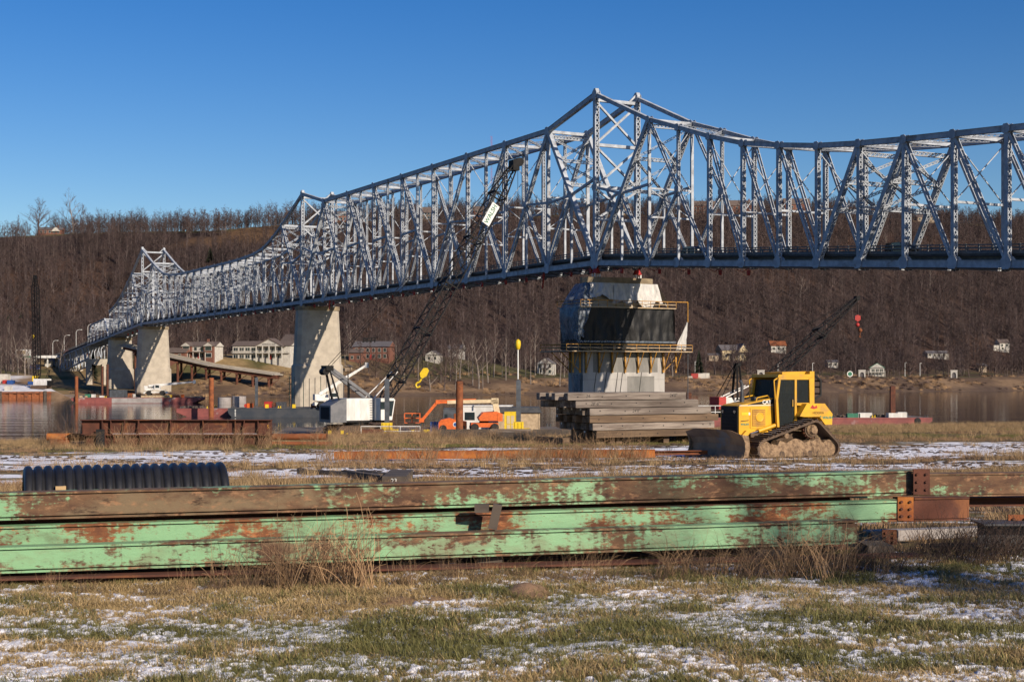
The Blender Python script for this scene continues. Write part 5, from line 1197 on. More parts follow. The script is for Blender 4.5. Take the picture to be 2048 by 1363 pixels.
# ------------------------------------------------ rough-terrain telescopic cranes
def wheel(o, x, y, z, r, w, mat='rubber', rim='crane_white'):
    s_ = 1 if y > 0 else -1; t = MB().lathe((x, y, z), [(r*.55, -w/2), (r*.95, -w/2), (r, -w*.3), (r, w*.3), (r*.95, w/2), (r*.55, w/2)], 'y', 20).build('wheel', mat, o); MB().lathe((x, y+s_*w*.02, z), [(.08, -w*.46), (r*.56, -w*.46), (r*.56, w*.46), (.08, w*.46)], 'y', 16).build('rim', rim, t)
def rt_crane(label, loc, rz, ang, Lb, slew=0):
    o = thing('telescopic_crane', label, 'crane', loc, rz)
    MB().box(-3.4, 3.4, -.8, .8, .75, 1.25).build('chassis', 'crane_white', o)
    for x in (-2.0, 2.0):
        for y in (-1.05, 1.05): wheel(o, x, y, .75, .75, .6)
        MB().box(x-.9, x+.9, -1.4, 1.4, 1.5, 1.62).build('fender', 'crane_white', o)
    for x in (-3.3, 3.3): MB().box(x-.2, x+.2, -1.4, 1.4, .55, 1.0).build('outrigger_beam', 'crane_white', o)
    MB().box(-2.4, 1.3, -.95, .95, 1.65, 2.2).build('turntable_deck', 'crane_white', o); MB().box(-3.4, -2.3, -1.1, 1.1, 1.6, 2.9).build('counterweight', 'crane_white', o)
    MB().box(-2.2, -.2, .55, 1.2, 2.2, 2.9).build('engine_cover', 'crane_white', o)
    cab = MB().prism([(-.3, 1.65), (1.4, 1.65), (1.55, 2.5), (1.2, 3.3), (-.3, 3.3)], 'y', -1.3, -.5).build('cab', 'crane_white', o); MB().prism([(0, 2.3), (1.2, 2.3), (1.05, 3.1), (0, 3.1)], 'y', -1.32, -1.3).build('window', 'glass_dark', cab)
    p = Vector((-2.2, .1, 2.9)); d = Vector((math.cos(ang), 0, math.sin(ang)))
    for i, (f0, f1, s_) in enumerate(((0, .62, .62), (.3, .8, .50), (.5, 1.0, .40))): MB().beam(p+d*(Lb*f0), p+d*(Lb*f1), s_*.8, s_*1.1).build('boom_section', 'crane_white', o)
    h = p+d*Lb; MB().cbox(h+d*.2, (.7, .5, 1.1)).build('boom_head', 'crane_white', o); MB().lathe(h+d*.4+Vector((0, 0, -.3)), [(.28, -.2), (.28, .2)], 'y', 12).build('sheave', 'crane_black', o)
    MB().beam((.6, .1, 2.2), p+d*(Lb*.38), .22, .22).build('lift_cylinder', 'crane_white', o)
    return o
c = at(660, 745, 296); rt_crane('white telescopic crane on rubber tyres with its boom raised before the pier', (c.x, c.y, 1.88), R(20), R(31), 11.5)
c = at(312, 745, 431); rt_crane('white telescopic crane with its boom lowered on the faded red barge', (c.x, c.y, 2.35), R(5), R(5), 13.5)
# ------------------------------------------------ red and white lattice crane
def red_crane():
    c = at(1457, 745, 256); z = 1.28; o = thing('barge_crane', 'red and white lattice boom crane on the dull red barge', 'crane', (c.x, c.y, z), R(24))
    crawler(o, 5.5, .8, 1.6, 1.0); MB().lathe((0, 0, 1.0), [(1.3, 0), (1.3, .4)], n=18).build('turntable', 'crane_black', o)
    MB().prism([(-3.0, 1.4), (-1.5, 1.4), (-1.5, 3.6), (-3.0, 3.6)], 'y', -1.6, 1.6).build('counterweight', 'red_paint', o)
    MB().prism([(-1.48, 1.4), (2.6, 1.4), (2.6, 2.2), (1.2, 3.0), (.2, 2.7), (-.3, 3.5), (-1.48, 3.5)], 'y', -1.55, 1.55).build('machine_house', 'crane_white', o)
    MB().box(-1.45, 2.5, -1.60, -1.56, 1.55, 1.85).build('house_stripe', 'red_paint', o)
    cab = MB().box(1.6, 2.9, .4, 1.5, 1.5, 3.4).build('cab', 'crane_white', o); MB().box(1.8, 2.7, .38, .4, 2.3, 3.2).build('window', 'glass_dark', cab)
    text('ABC', .5, 'roof_red', o, (-3.02, 0, 2.5), (R(90), 0, R(-90)), ext=.004) if 0 else None
    top = Vector((2.0, 0, 9.4))
    for y in (-.9, .9): MB().beam((1.3, y, 2.6), top+Vector((-.4, y*.4, 0)), .32, .36).build('gantry_leg', 'crane_black', o); MB().beam((2.6, y, 2.3), top+Vector((0, y*.4, 0)), .26, .3).build('gantry_leg', 'crane_black', o); MB().beam((-1.2, y, 3.5), (4.0, y*.7, 5.6), .16, .2).build('house_brace', 'crane_white', o); cable(o, (-1.9, y, 3.7), top+Vector((-.4, y*.4, .1)), .08, name='gantry_rope')
    MB().cbox(top, (.7, 1.1, .5)).build('gantry_head', 'crane_black', o)
    Yt = 256+11; tw2 = at(1714, 596, Yt); dx, dy = tw2.x-c.x, tw2.y-c.y; rz = R(24); foot = Vector((2.4, 0, 1.7)); tip = Vector((dx*math.cos(rz)+dy*math.sin(rz), -dx*math.sin(rz)+dy*math.cos(rz), tw2.z-z)); B = lambda f: foot.lerp(tip, f); sd_ = (0, 1, 0)
    MB().lattice(B(0), B(.16), 1.7, 1.7, sd_, 4, .09, .045, w0=.3).build('boom_section', 'crane_black', o)
    for i in range(3): MB().lattice(B(.16+.17*i), B(.33+.17*i), 1.7, 1.7, sd_, 5, .09, .045).build('boom_section', 'crane_black', o)
    MB().lattice(B(.67), B(1), 1.7, 1.7, sd_, 9, .09, .045, w1=.3).build('boom_tip', 'crane_black', o); MB().cbox(B(.67), (.9, 1.9, 1.4)).build('boom_joint', 'crane_black', o) if 0 else MB().lattice(B(.655), B(.685), 1.9, 1.9, sd_, 1, .14, .12).build('boom_joint', 'crane_black', o)
    MB().cbox(tip, (.8, .9, .8)).build('boom_head', 'crane_black', o)
    for y in (-.4, .4): cable(o, top+Vector((0, y, .2)), tip+Vector((0, y, .2)), .045, name='pendant')
    return tw2
tw2 = red_crane()
p = at(1715, 640, 267); o = thing('hook_block', 'red hook block with ball hanging from the red and white crane', 'hook block', p); MB().prism([(-.55, .1), (-.5, .8), (0, 1.0), (.5, .8), (.55, .1), (0, -.3)], 'y', -.3, .3).build('sheave_block', 'red_paint', o); MB().lathe((0, 0, -.9), [(.05, -.4), (.35, -.2), (.42, 0), (.35, .25), (.1, .45)], n=12).build('ball', 'red_paint', o, True); MB().lathe((.5, 0, -1.9), [(.05, -.45), (.38, -.2), (.42, .1), (.1, .45)], n=12).build('ball', 'rust', o, True); cable(o, (0, 0, .9), tw2-p, .04); MB().path([(.5, 0, -2.2), (.5, 0, -2.8), (.3, 0, -3.1), (.65, 0, -3.2)], .1, 6).build('hook', 'rust', o)
# ------------------------------------------------ far-left dark lattice crane
def left_crane():
    c = at(82, 745, 512); z = fz(c.x, c.y); o = thing('crawler_crane', 'white cab crawler crane with an upright black lattice mast on the snowy lot', 'crane', (c.x, c.y, z), R(170))
    crawler(o, 6, .9, 1.8, 1.1); MB().box(-3.2, 2.2, -1.5, 1.5, 1.3, 3.6).build('machine_house', 'crane_white', o); MB().box(-4.0, -3.2, -1.6, 1.6, 1.3, 3.0).build('counterweight', 'crane_black', o)
    cab = MB().box(1.4, 3.0, -1.6, -.5, 1.4, 3.7).build('cab', 'crane_white', o); MB().box(1.7, 2.8, -1.62, -1.6, 2.5, 3.5).build('window', 'glass_dark', cab)
    for y in (-.8, .8): MB().beam((-2.2, y, 3.6), (-3.2, y*.5, 6.6), .2, .2).build('gantry_leg', 'crane_black', o)
    zt = at(78, 553, 512).z-z; f = Vector((1.4, 0, 1.5)); tip = Vector((2.3, 0, zt)); B = lambda k: f.lerp(tip, k)
    MB().lattice(B(0), B(.12), 1.9, 1.9, (0, 1, 0), 3, .12, .07, w0=.35).build('boom_section', 'crane_black', o)
    for i in range(4): MB().lattice(B(.12+.19*i), B(.12+.19*(i+1)), 1.9, 1.9, (0, 1, 0), 7, .12, .07).build('boom_section', 'crane_black', o)
    MB().lattice(B(.88), B(1), 1.9, 1.9, (0, 1, 0), 4, .12, .07, w1=.4).build('boom_tip', 'crane_black', o); MB().cbox(tip, (1, 1, 1)).build('boom_head', 'crane_black', o)
    for y in (-.5, .5): cable(o, (-3.2, y, 6.6), tip+Vector((0, y, 0)), .05, name='pendant')
    MB().lathe(B(.45)+Vector((1.2, 0, 0)), [(.05, -.8), (.5, 0), (.05, .8)], n=10).build('hook_weight', 'yellow_sign', o); cable(o, B(.47)+Vector((1.2, 0, 0)), tip+Vector((.4, 0, 0)), .04)
left_crane()
# ------------------------------------------------ boom lifts
def boom_lift():
    c = at(968, 745, 177.5); o = thing('boom_lift', 'orange boom lift with a cream boom stretched level and an empty basket', 'boom lift', (c.x, c.y, DZ+.03), R(187))
    MB().box(-1.7, 1.7, -.95, .95, .5, 1.05).build('chassis', 'orange_paint', o)
    for x in (-1.25, 1.25):
        for y in (-1.05, 1.05): wheel(o, x, y, .5, .5, .38, rim='crane_white')
    MB().lathe((0, 0, 1.05), [(.6, 0), (.6, .2)], n=16).build('turntable', 'crane_black', o)
    MB().prism([(-2.1, 1.3), (.6, 1.3), (.8, 1.7), (.2, 2.35), (-1.5, 2.45), (-2.1, 2.2)], 'y', .25, 1.15).build('engine_cover', 'orange_paint', o); MB().prism([(-2.1, 1.3), (.6, 1.3), (.8, 1.7), (.2, 2.35), (-1.5, 2.45), (-2.1, 2.2)], 'y', -1.15, -.25).build('engine_cover', 'orange_paint', o)
    MB().box(-2.2, -1.6, -1.2, 1.2, 1.25, 2.2).build('counterweight', 'orange_paint', o)
    MB().beam((-1.7, 0, 2.0), (-1.3, 0, 3.95), .5, .7).build('riser', 'cream_paint', o); MB().cbox((-1.35, 0, 3.75), (.9, .5, .7)).build('boom_knuckle', 'cream_paint', o)
    MB().beam((-1.5, 0, 3.75), (4.6, 0, 3.62), .34, .42).build('boom_section', 'cream_paint', o); MB().beam((1.0, 0, 3.98), (5.6, 0, 3.86), .2, .1).build('boom_stripe', 'orange_paint', o); MB().beam((4.0, 0, 3.64), (5.9, 0, 3.60), .26, .30).build('boom_section', 'orange_paint', o)
    MB().beam((5.8, 0, 3.7), (7.6, 0, 1.55), .28, .34).build('jib', 'orange_paint', o); MB().cbox((5.8, 0, 3.65), (.5, .4, .5)).build('jib_knuckle', 'orange_paint', o); MB().cbox((7.8, 0, 1.4), (.6, .6, .5)).build('basket_pivot', 'orange_paint', o)
    x0, x1, z0 = 8.0, 9.9, 1.05; MB().box(x0, x1, -.75, .75, z0, z0+.08).build('basket_floor', 'orange_paint', o)
    for x in (x0, (x0+x1)/2, x1):
        for y in (-.75, .75): MB().beam((x, y, z0), (x, y, z0+1.2), .06, .06, (1, 0, 0)).build('basket_post', 'orange_paint', o)
    for z in (.6, 1.2):
        for y in (-.75, .75): MB().beam((x0, y, z0+z), (x1, y, z0+z), .06, .06).build('basket_rail', 'orange_paint', o)
        for x in (x0, x1): MB().beam((x, -.75, z0+z), (x, .75, z0+z), .06, .06).build('basket_rail', 'orange_paint', o)
    MB().cbox((x0+.25, 0, z0+1.1), (.35, .7, .4)).build('control_box', 'crane_black', o)
    return o
boom_lift()
c = at(905, 745, 175); o = thing('boom_lift', 'low orange lift base with a round blue badge beside the yellow rail', 'boom lift', (c.x, c.y, DZ+.03), R(185))
MB().prism([(-1.7, .35), (1.9, .35), (2.1, .7), (1.5, 1.5), (.4, 1.75), (-.8, 1.4), (-1.7, 1.3)], 'y', -1.1, 1.1).build('body', 'orange_paint', o)
for x in (-1.1, 1.2):
    for y in (-1.0, 1.0): wheel(o, x, y, .45, .45, .35, rim='orange_paint')
bd = MB().lathe((-.3, 1.1, .95), [(.30, .02), (.30, 0)], 'y', 20).build('badge', 'sign_white', o); MB().lathe((-.3, 1.122, .95), [(.22, .01), (.22, 0)], 'y', 20).build('badge_core', 'blue_paint', bd); MB().cbox((-.6, 0, 1.9), (.9, .8, .7)).build('control_box', 'rust', o)
# ------------------------------------------------ things on the near barge
def rbox(name, label, cat, px, ybot, Y, w, d, h, mat, z=None, parts=None, rz=0):
    a = at(px, ybot, Y); o = thing(name, label, cat, (a.x, a.y, a.z if z is None else z), rz); m = MB(); e = min(w, h)*.03
    m.box(-w/2, w/2, -d/2, d/2, 0, h).build('body', mat, o)
    for x in (-w/2, w/2):
        for y in (-d/2, d/2): MB().box(x-e, x+e, y-e, y+e, -.0, h+e).build('corner_post', mat, o)
    MB().box(-w/2-e, w/2+e, -d/2-e, d/2+e, h, h+e*2).build('lid', mat, o)
    if parts: parts(o, w, d, h)
    return o
def corr(o, w, d, h):
    for i in range(int(w/.35)): x = -w/2+.2+i*.35; MB().box(x-.06, x+.06, -d/2-.05, -d/2, .1, h-.1).build('rib', o.children[0].data.materials[0], o)
def win(o, w, d, h): MB().box(-w*.45, -w*.25, -d/2-.03, -d/2, h*.4, h*.75).build('window', 'glass_dark', o)
rbox('office_container', 'white site container behind the boom lift on the work barge', 'container', 975, 868, 185, 6.5, 2.6, 2.9, 'crane_white', DZ+.03, win)
rbox('site_box', 'grey-blue box with a small window beside the rusty pile', 'container', 903, 868, 184, 1.9, 2, 2.6, 'steel_spud', DZ+.03, win)
rbox('roofed_shed', 'dark tar-roofed plywood shed between the boom lift and timbers', 'shed', 1038, 866, 183, 5.2, 4.0, 2.1, 'plank', DZ+.03, lambda o, w, d, h: MB().prism([(-w/2-.3, h+.1), (w/2+.3, h+.1), (w/2, h+.8), (-w/2, h+.8)], 'y', -d/2-.3, d/2+.2).build('roof', 'steel_dark', o))
def ydoor(o, w, d, h): [MB().box(x0, x1, -d/2-.04, -d/2, z0, z1).build('pane', 'siding_yellow', o) for x0, x1, z0, z1 in ((-.45, -.05, .3, 1.0), (.05, .45, .3, 1.0), (-.45, -.05, 1.1, 2.1), (.05, .45, 1.1, 2.1))]
rbox('yellow_booth', 'narrow yellow framed booth with panes beside the spud foot', 'booth', 1021, 866, 172, 1.4, 1.2, 2.5, 'yellow_sign', DZ+.03, ydoor)
def rail_fence(px0, px1, y, Y, label):
    a = at(px0, y, Y); b2 = at(px1, y, Y); L = b2.x-a.x; o = thing('pipe_railing', label, 'railing', (a.x, a.y, DZ+.03)); n = max(2, int(L/2.2))
    for i in range(n+1): MB().tube((L*i/n, 0, 0), (L*i/n, 0, 1.15), .05, n=6).build('post', 'crane_white', o)
    for z in (.6, 1.15): MB().tube((0, 0, z), (L, 0, z), .06, n=6).build('rail', 'crane_white', o)
rail_fence(722, 840, 862, 162.5, 'white pipe railing along the work barge beside the crane'); 
for i, (px, Y, lab) in enumerate(((672, 161, 'low yellow mooring cleat before the white crane'), (838, 163, 'yellow mooring cleat on the barge edge under the hook'), (868, 164, 'yellow mooring cleat on the barge edge by the crib'))):
    a = at(px, 745, Y); o = thing('mooring_cleat', lab, 'bollard', (a.x, a.y, DZ+.03)); MB().box(-.9, .9, -.2, .2, 0, .25).build('bar', 'yellow_sign', o); [MB().box(x-.16, x+.16, -.2, .2, .25, .75).build('horn', 'yellow_sign', o) for x in (-.7, .7)]
o = thing('skid_mat', 'rusty crane skid with loose timbers under the white crane', 'skid', (wcc.x+2.5, 161.0, DZ+.03)); [MB().box(-5.5, 5.5, y-.18, y+.18, 0, .35).build('skid_beam', 'rust_dark', o) for y in (-.5, .4)]; MB().box(-1.2, 1.2, -.6, .5, .352, .9).build('skid_box', 'rust_dark', o)
rbox('blue_locker', 'small blue locker with white top on the barge near the lift', 'locker', 869, 862, 172, .9, .7, 1.3, 'blue_paint', DZ+.03)
# ---- freight on the other barges
def cyl_tank(label, px, ybot, Y, r, h, mat, z):
    a = at(px, ybot, Y); o = thing('storage_tank', label, 'tank', (a.x, a.y, z)); MB().lathe((0, 0, 0), [(r, 0), (r, h), (r*.9, h), (r*.9, h-.3)], n=22).build('shell', mat, o)
    for zz in (h*.33, h*.66): MB().lathe((0, 0, zz), [(r, -.04), (r+.05, -.03), (r+.05, .03), (r, .04)], n=22).build('hoop', mat, o)
cyl_tank('streaked white round tank on the maroon barge', 449, 812, 303, 1.4, 2.2, 'barge_grey', 1.73); cyl_tank('streaked white round tank with rusty side next to the rubble', 478, 812, 304, 1.5, 2.3, 'barge_grey', 1.88)
rbox('deck_winch', 'red deck winch on the dark barge', 'winch', 537, 812, 300, 1.5, 1.3, 1.2, 'red_paint', 1.88, lambda o, w, d, h: MB().lathe((1.2, 0, .6), [(.5, -.5), (.5, .5)], 'y', 14).build('drum', 'rust_dark', o))
rbox('generator', 'dark green generator with red hoses on the dark barge', 'generator', 563, 812, 300, 1.9, 1.4, 1.1, 'steel_dark', 1.88, corr)
rbox('deck_winch', 'orange pump unit beside the white tanks', 'pump', 500, 812, 298, 1.1, 1.0, .9, 'orange_paint', 1.88, lambda o, w, d, h: MB().lathe((-.8, 0, .45), [(.38, -.4), (.38, .4)], 'y', 14).build('drum', 'red_paint', o))
for i, px in enumerate((534, 588)): rbox('bollard_box', ['yellow bollard box below the red winch', 'yellow bollard box at the end of the dark barge'][i], 'bollard', px, 812, 295.3, .6, .5, .75, 'yellow_sign', 1.88)
rbox('rust_bin', 'small rusty bin at the pier side of the dark barge', 'bin', 627, 812, 297, 1.0, .8, .8, 'rust', 1.88)
rbox('cargo_container', 'grey ribbed shipping container before the far pier', 'container', 237, 795, 435, 4.6, 2.4, 2.1, 'steel_spud', 1.73, corr)
for i, (px, w, h, mt, lab) in enumerate(((176, 1.6, .9, 'green_trim', 'green covered heap on the bow of the faded red barge'), (187, 1.0, .9, 'crane_white', 'white box beside the green heap on the faded red barge'), (262, 1.6, 1.2, 'rust', 'rusty crate between container and crane on the faded red barge'), (268, .7, 1.0, 'crane_white', 'white drum box by the rusty crate'), (341, .8, .7, 'yellow_sign', 'yellow box behind the lowered crane'), (352, 2.0, .6, 'rust_dark', 'dark scrap bin near the stern of the faded red barge'), (365, .8, .8, 'orange_paint', 'orange box near the stern of the faded red barge'), (204, 1.2, .5, 'crane_white', 'low white crate on the faded red barge'))): rbox('deck_box', lab, 'box', px, 795, 431.5, w, 1.0, h, mt, 1.73)
for i in range(4):
    a = at(292+i*14, 745, 431); o = MB().box(-1.1, 1.1, -1.6, 1.6, 0, .62).build('crane_mat', 'plank', None); o.location = (a.x, a.y, 1.732); tag(o, 'timber mat under the lowered telescopic crane', 'timber mat', 'mats under the telescopic crane')
def rubble(label, px, Y, z, n, mat, spread, s0):
    a = at(px, 745, Y); o = thing('rubble_heap', label, 'rubble', (a.x, a.y, z)); r_ = random.Random(int(px))
    for i in range(n):
        x = r_.uniform(-spread, spread); y = r_.uniform(-1.5, 1.5); s_ = r_.uniform(.5, 1)*s0; m = MB()
        m.loft([[(x+s_*k*math.cos(t+i), y+s_*k*math.sin(t+i), zz*s_) for t in np.linspace(0, 2*math.pi, 6)[:-1]] for k, zz in ((.8, 0), (1, .5), (.4, 1.0))]).build('chunk', mat, o)
rubble('dark rubble heap on the bow of the maroon barge', 386, 301, 1.73, 16, 'wood_dark', 2.2, .55); rubble('yellowish scrap heap on the bow of the faded red barge', 166, 432, 1.73, 10, 'plank', 1.5, .5); rubble('pale scrap heap at the stern of the faded red barge', 388, 432, 1.73, 12, 'plank', 2.0, .45)
rubble('dark scrap and timber heap along the dull red barge', 1690, 254, 1.28, 18, 'wood_dark', 7.5, .5); rubble('dark scrap heap with pale pieces by the stern of the dull red barge', 1660, 257, 1.28, 14, 'wood_brown', 4, .45); rubble('dark heap beside the rusty pile with the white foot', 1740, 255, 1.28, 9, 'wood_dark', 2.5, .5)
for px, w, h, mt, lab in ((1729, 2.4, .8, 'crane_white', 'white crate on the dull red barge left of the rusty pile'), (1706, 2.2, .7, 'green_trim', 'green box in the scrap on the dull red barge'), (1803, 1.6, .9, 'crane_white', 'white box right of the rusty pile'), (1470, 2.6, 2.0, 'red_paint', 'red machinery box below the red and white crane')): rbox('deck_box', lab, 'box', px, 840, 252, w, 1.2, h, mt, 1.28)
a = at(1832, 745, 250); o = thing('fender_tyre', 'black tyre fender hung on the end of the dull red barge', 'tyre', (a.x, 249.0, .75)); MB().lathe((0, 0, 0), [(.3, -.2), (.55, -.2), (.6, 0), (.55, .2), (.3, .2)], 'y', 18).build('tread', 'rubber', o)
rail_y = at(1420, 745, 250); o = thing('pipe_railing', 'white pipe gangway railing by the red and white crane', 'railing', (rail_y.x-3, 250.6, 1.28)); [MB().tube((0, 0, z), (8, 0, z), .09, n=6).build('rail', 'crane_white', o) for z in (1.0, 2.1)]; [MB().tube((x, 0, 0), (x, 0, 2.1), .07, n=6).build('post', 'crane_white', o) for x in (0, 2, 4, 6, 8)]
# green rods at the pier foot
for i in range(11):
    a = at(640-33+i*11.5 if i < 8 else 579+(i-8)*5, 745, 372); h = random.uniform(5.5, 8.5); o = MB().tube((0, 0, -1), (0, 0, h), .09, n=6).build('reinforcing_rod', 'green_trim' if i in (0, 3, 8, 9) else 'steel_spud', None); o.location = (a.x, a.y, 0); tag(o, 'upright thin steel rod standing at the foot of the middle pier', 'rod', 'rods at the middle pier')
# ------------------------------------------------ sheet pile wall and far-left lot
a = br = None
def sheet_wall():
    k0, k1 = -45, 6; x0, y0 = km2xy(k0, -3.0); o = thing('sheet_pile_wall', 'rusty corrugated sheet pile wall edging the snowy lot', 'wall', (x0, y0, -2.0), math.atan2(UD[1], UD[0])); L = k1-k0; n = 40
    for i in range(n):
        x = L*i/n; d = -.45 if i % 2 else 0; MB().box(x, x+L/n+.1, d-.25, d+.1, 0, 4.55).build('sheet_pile', 'rust', o)
    MB().box(-.5, L+.5, -.9, -.70, 3.9, 4.2).build('waler', 'rust_dark', o)
    for x in (L-2, L-17, L-32): MB().box(x-.5, x+.5, -1.3, -.91, 0, 4.8).build('fender_pile', 'wood_dark', o)
sheet_wall()
# ------------------------------------------------ houses on the far bank
def house(name, label, px, ybot, m, w, d, h, rh, wall, roof, face=0, wins=(), door=None, porch=False, chimney=None, gable_front=False, trim='siding_white', cat='house', z=None, extra=None):
    p = fat(px, m); Y = p.y; zz = CAM_Z-(ybot-HOR)*Y/FPX if ybot else p.z
    zz = p.z if z is None else z; HOUSES.append((p.x, p.y, max(w, d)*.75+2))
    o = thing(name, label, cat, (p.x, p.y, zz), face)
    MB().box(-w/2, w/2, -d/2, d/2, -4, h).build('wall', wall, o)
    ov = .5
    if gable_front: MB().prism([(-w/2-ov, h), (w/2+ov, h), (0, h+rh)], 'y', -d/2-ov, d/2+ov).build('roof', roof, o); MB().prism([(-w/2+.1, h), (w/2-.1, h), (0, h+rh-.25)], 'y', -d/2-ov-.06, -d/2-ov-.01).build('gable', wall, o)
    else:
        MB().prism([(-d/2-ov, h), (d/2+ov, h), (0, h+rh)], 'x', -w/2-ov, w/2+ov).build('roof', roof, o)
        for s_ in (-1, 1): MB().prism([(-d/2+.1, h), (d/2-.1, h), (0, h+rh-.3)], 'x', *sorted((s_*(w/2+ov+.01), s_*(w/2+ov+.06)))).build('gable', wall, o)
    for (x, z0, ww, hh) in wins:
        f = MB().box(x-ww/2-.12, x+ww/2+.12, -d/2-.06, -d/2, z0-.12, z0+hh+.12).build('window', trim, o); MB().box(x-ww/2, x+ww/2, -d/2-.09, -d/2-.06, z0, z0+hh).build('pane', 'glass_dark', f)
        if ww > 1.4: MB().box(x-.06, x+.06, -d/2-.11, -d/2-.09, z0, z0+hh).build('mullion', trim, f)
    if door is not None: MB().box(door-.5, door+.5, -d/2-.07, -d/2, 0, 2.1).build('door', 'roof_red', o)
    if porch:
        MB().box(-w*.3, w*.3, -d/2-2.6, -d/2, 2.6, 2.85).build('porch_roof', roof, o); [MB().box(x-.12, x+.12, -d/2-2.5, -d/2-2.26, -2, 2.6).build('porch_post', trim, o) for x in (-w*.28, -w*.1, w*.1, w*.28)]
    if chimney is not None: MB().box(chimney-.45, chimney+.45, -.4, .4, h, h+rh+1.2).build('chimney', 'brick', o)
    if extra: extra(o, w, d, h)
    return o
F = R(-14)
# the long white inn with gable and lettering
def inn(o, w, d, h):
    x0 = 4.5
    g = MB().prism([(x0-6.3, h-.2), (x0+6.3, h-.2), (x0, h+2.9)], 'y', -d/2-2.2, 1).build('gable', 'siding_white', o)
    MB().prism([(x0-7, h-.45), (x0-6.6, h-.45), (x0, h+2.75), (x0+6.6, h-.45), (x0+7, h-.45), (x0, h+3.3)], 'y', -d/2-2.5, .5).build('gable_roof', 'roof_brown', o)
    text('RIVERBOAT INN', .85, 'ink', o, (x0, -d/2-2.22, h+.55), (R(90), 0, 0), ext=.01, bold=.01)
    for x in np.linspace(x0-6, x0+6, 5): MB().box(x-.2, x+.2, -d/2-2.2, -d/2-1.8, -1, h-.2).build('porch_post', 'siding_white', o)
    for z in (2.7,): MB().box(x0-6.3, x0+6.3, -d/2-2.3, -d/2, z, z+.35).build('balcony', 'siding_white', o)
    MB().box(-w/2, w/2, -d/2-.9, -d/2, 2.75, 3.0).build('balcony', 'siding_white', o)
    for i in range(16): x = lerp(-w/2, w/2, i/15); MB().box(x-.05, x+.05, -d/2-.9, -d/2-.82, 3.0, 3.8).build('balcony_post', 'siding_white', o)
    MB().box(-w/2, w/2, -d/2-.9, -d/2-.84, 3.75, 3.85).build('balcony_rail', 'siding_white', o)
iw = [(x, z, 2.0, 1.5) for z in (.6, 3.7) for x in (-12, -9.2, -6.4, -3.6, .2, 3.0, 5.9, 8.9)]
house('inn', 'long white two-storey inn with brown roof and lettered gable facing the river', 531, 0, 79, 27, 9, 6.0, 2.2, 'siding_white', 'roof_brown', F, iw, 4.5, False, None, cat='inn', extra=inn)
def twin(o, w, d, h):
    for x in (-5.2, 5.2):
        MB().box(x-2.2, x+2.2, -d/2-1.5, -d/2, -3, h).build('bay', 'brick', o); MB().prism([(x-2.7, h), (x+2.7, h), (x, h+1.9)], 'y', -d/2-2.0, 0).build('bay_roof', 'roof_brown', o)
        MB().prism([(x-2.3, h+.02), (x+2.3, h+.02), (x, h+1.5)], 'y', -d/2-2.06, -d/2-2.01).build('gable', 'siding_white', o)
        for z in (.5, 3.4): f = MB().box(x-1.6, x+1.6, -d/2-1.56, -d/2-1.5, z-.15, z+1.8).build('window', 'siding_white', o); MB().box(x-1.4, x+1.4, -d/2-1.6, -d/2-1.56, z, z+1.6).build('pane', 'glass_dark', f)
house('brick_house', 'brick house with twin gables and a white porch above the lawn', 406, 0, 82, 15, 8, 5.2, 2.0, 'siding_white', 'roof_brown', F, [(-1.5, 3.4, 1.2, 1.4), (1.5, 3.4, 1.2, 1.4), (-1.3, .4, 1.6, 1.8), (1.3, .4, 1.6, 1.8)], 0, True, 2.5, extra=twin)
house('brick_house', 'low dark-roofed brick house behind trees left of the twin-gabled house', 358, 0, 84, 9, 7, 2.6, 2.2, 'brick', 'roof_brown', F, [(-2, .8, 1.2, 1.2), (2, .8, 1.2, 1.2)])
house('brick_house', 'tall brick house with a white gable behind the middle pier', 588, 0, 105, 8, 9, 6.5, 3.5, 'brick', 'roof_brown', R(60), [(0, 1, 1.2, 1.6), (-2, 4, 1, 1.4), (2, 4, 1, 1.4)], gable_front=True)
house('brick_apartment', 'two-storey brick apartment house with grey roof and white window frames', 748, 0, 82, 17, 9, 5.6, 2.6, 'brick', 'roof_grey', F, [(x, z, 1.2, 1.6) for z in (.5, 3.3) for x in (-6.8, -4.2, -1.4, 1.4, 4.2, 6.8)], 0)
house('brick_annex', 'lower brick wing beside the brick apartment house', 715, 0, 78, 6, 6, 3.6, 1.8, 'brick', 'roof_brown', F, [(-1.5, .8, 1, 1.4), (1.5, .8, 1, 1.4)])
house('garden_shed', 'small cream shed at the water side right of the middle pier', 697, 0, 62, 2.6, 2.2, 2.1, .8, 'siding_tan', 'roof_grey', F, (), None, gable_front=True, cat='shed')
house('white_house', 'pale narrow house standing up the slope among bare trees behind the shore trunks', 913, 0, 120, 7, 7, 5.8, 2.2, 'siding_white', 'roof_grey', F, [(-1.5, 3.2, 1, 1.4), (1.5, 3.2, 1, 1.4), (0, .6, 1.2, 1.6)])
house('white_house', 'small white house with brown roof at the road above the shore', 868, 0, 78, 6.5, 6, 2.8, 2, 'siding_white', 'roof_grey', F, [(-1.5, .7, 1, 1.2), (1.5, .7, 1, 1.2)], gable_front=True)
house('white_house', 'white two-storey house with porch behind birch trunks beside the wrapped pier', 1093, 0, 66, 7.5, 7, 4.8, 2.8, 'siding_white', 'roof_grey', F, [(x, z, 1, 1.5) for z in (.4, 2.9) for x in (-2.4, 0, 2.4)], None, True, gable_front=True)
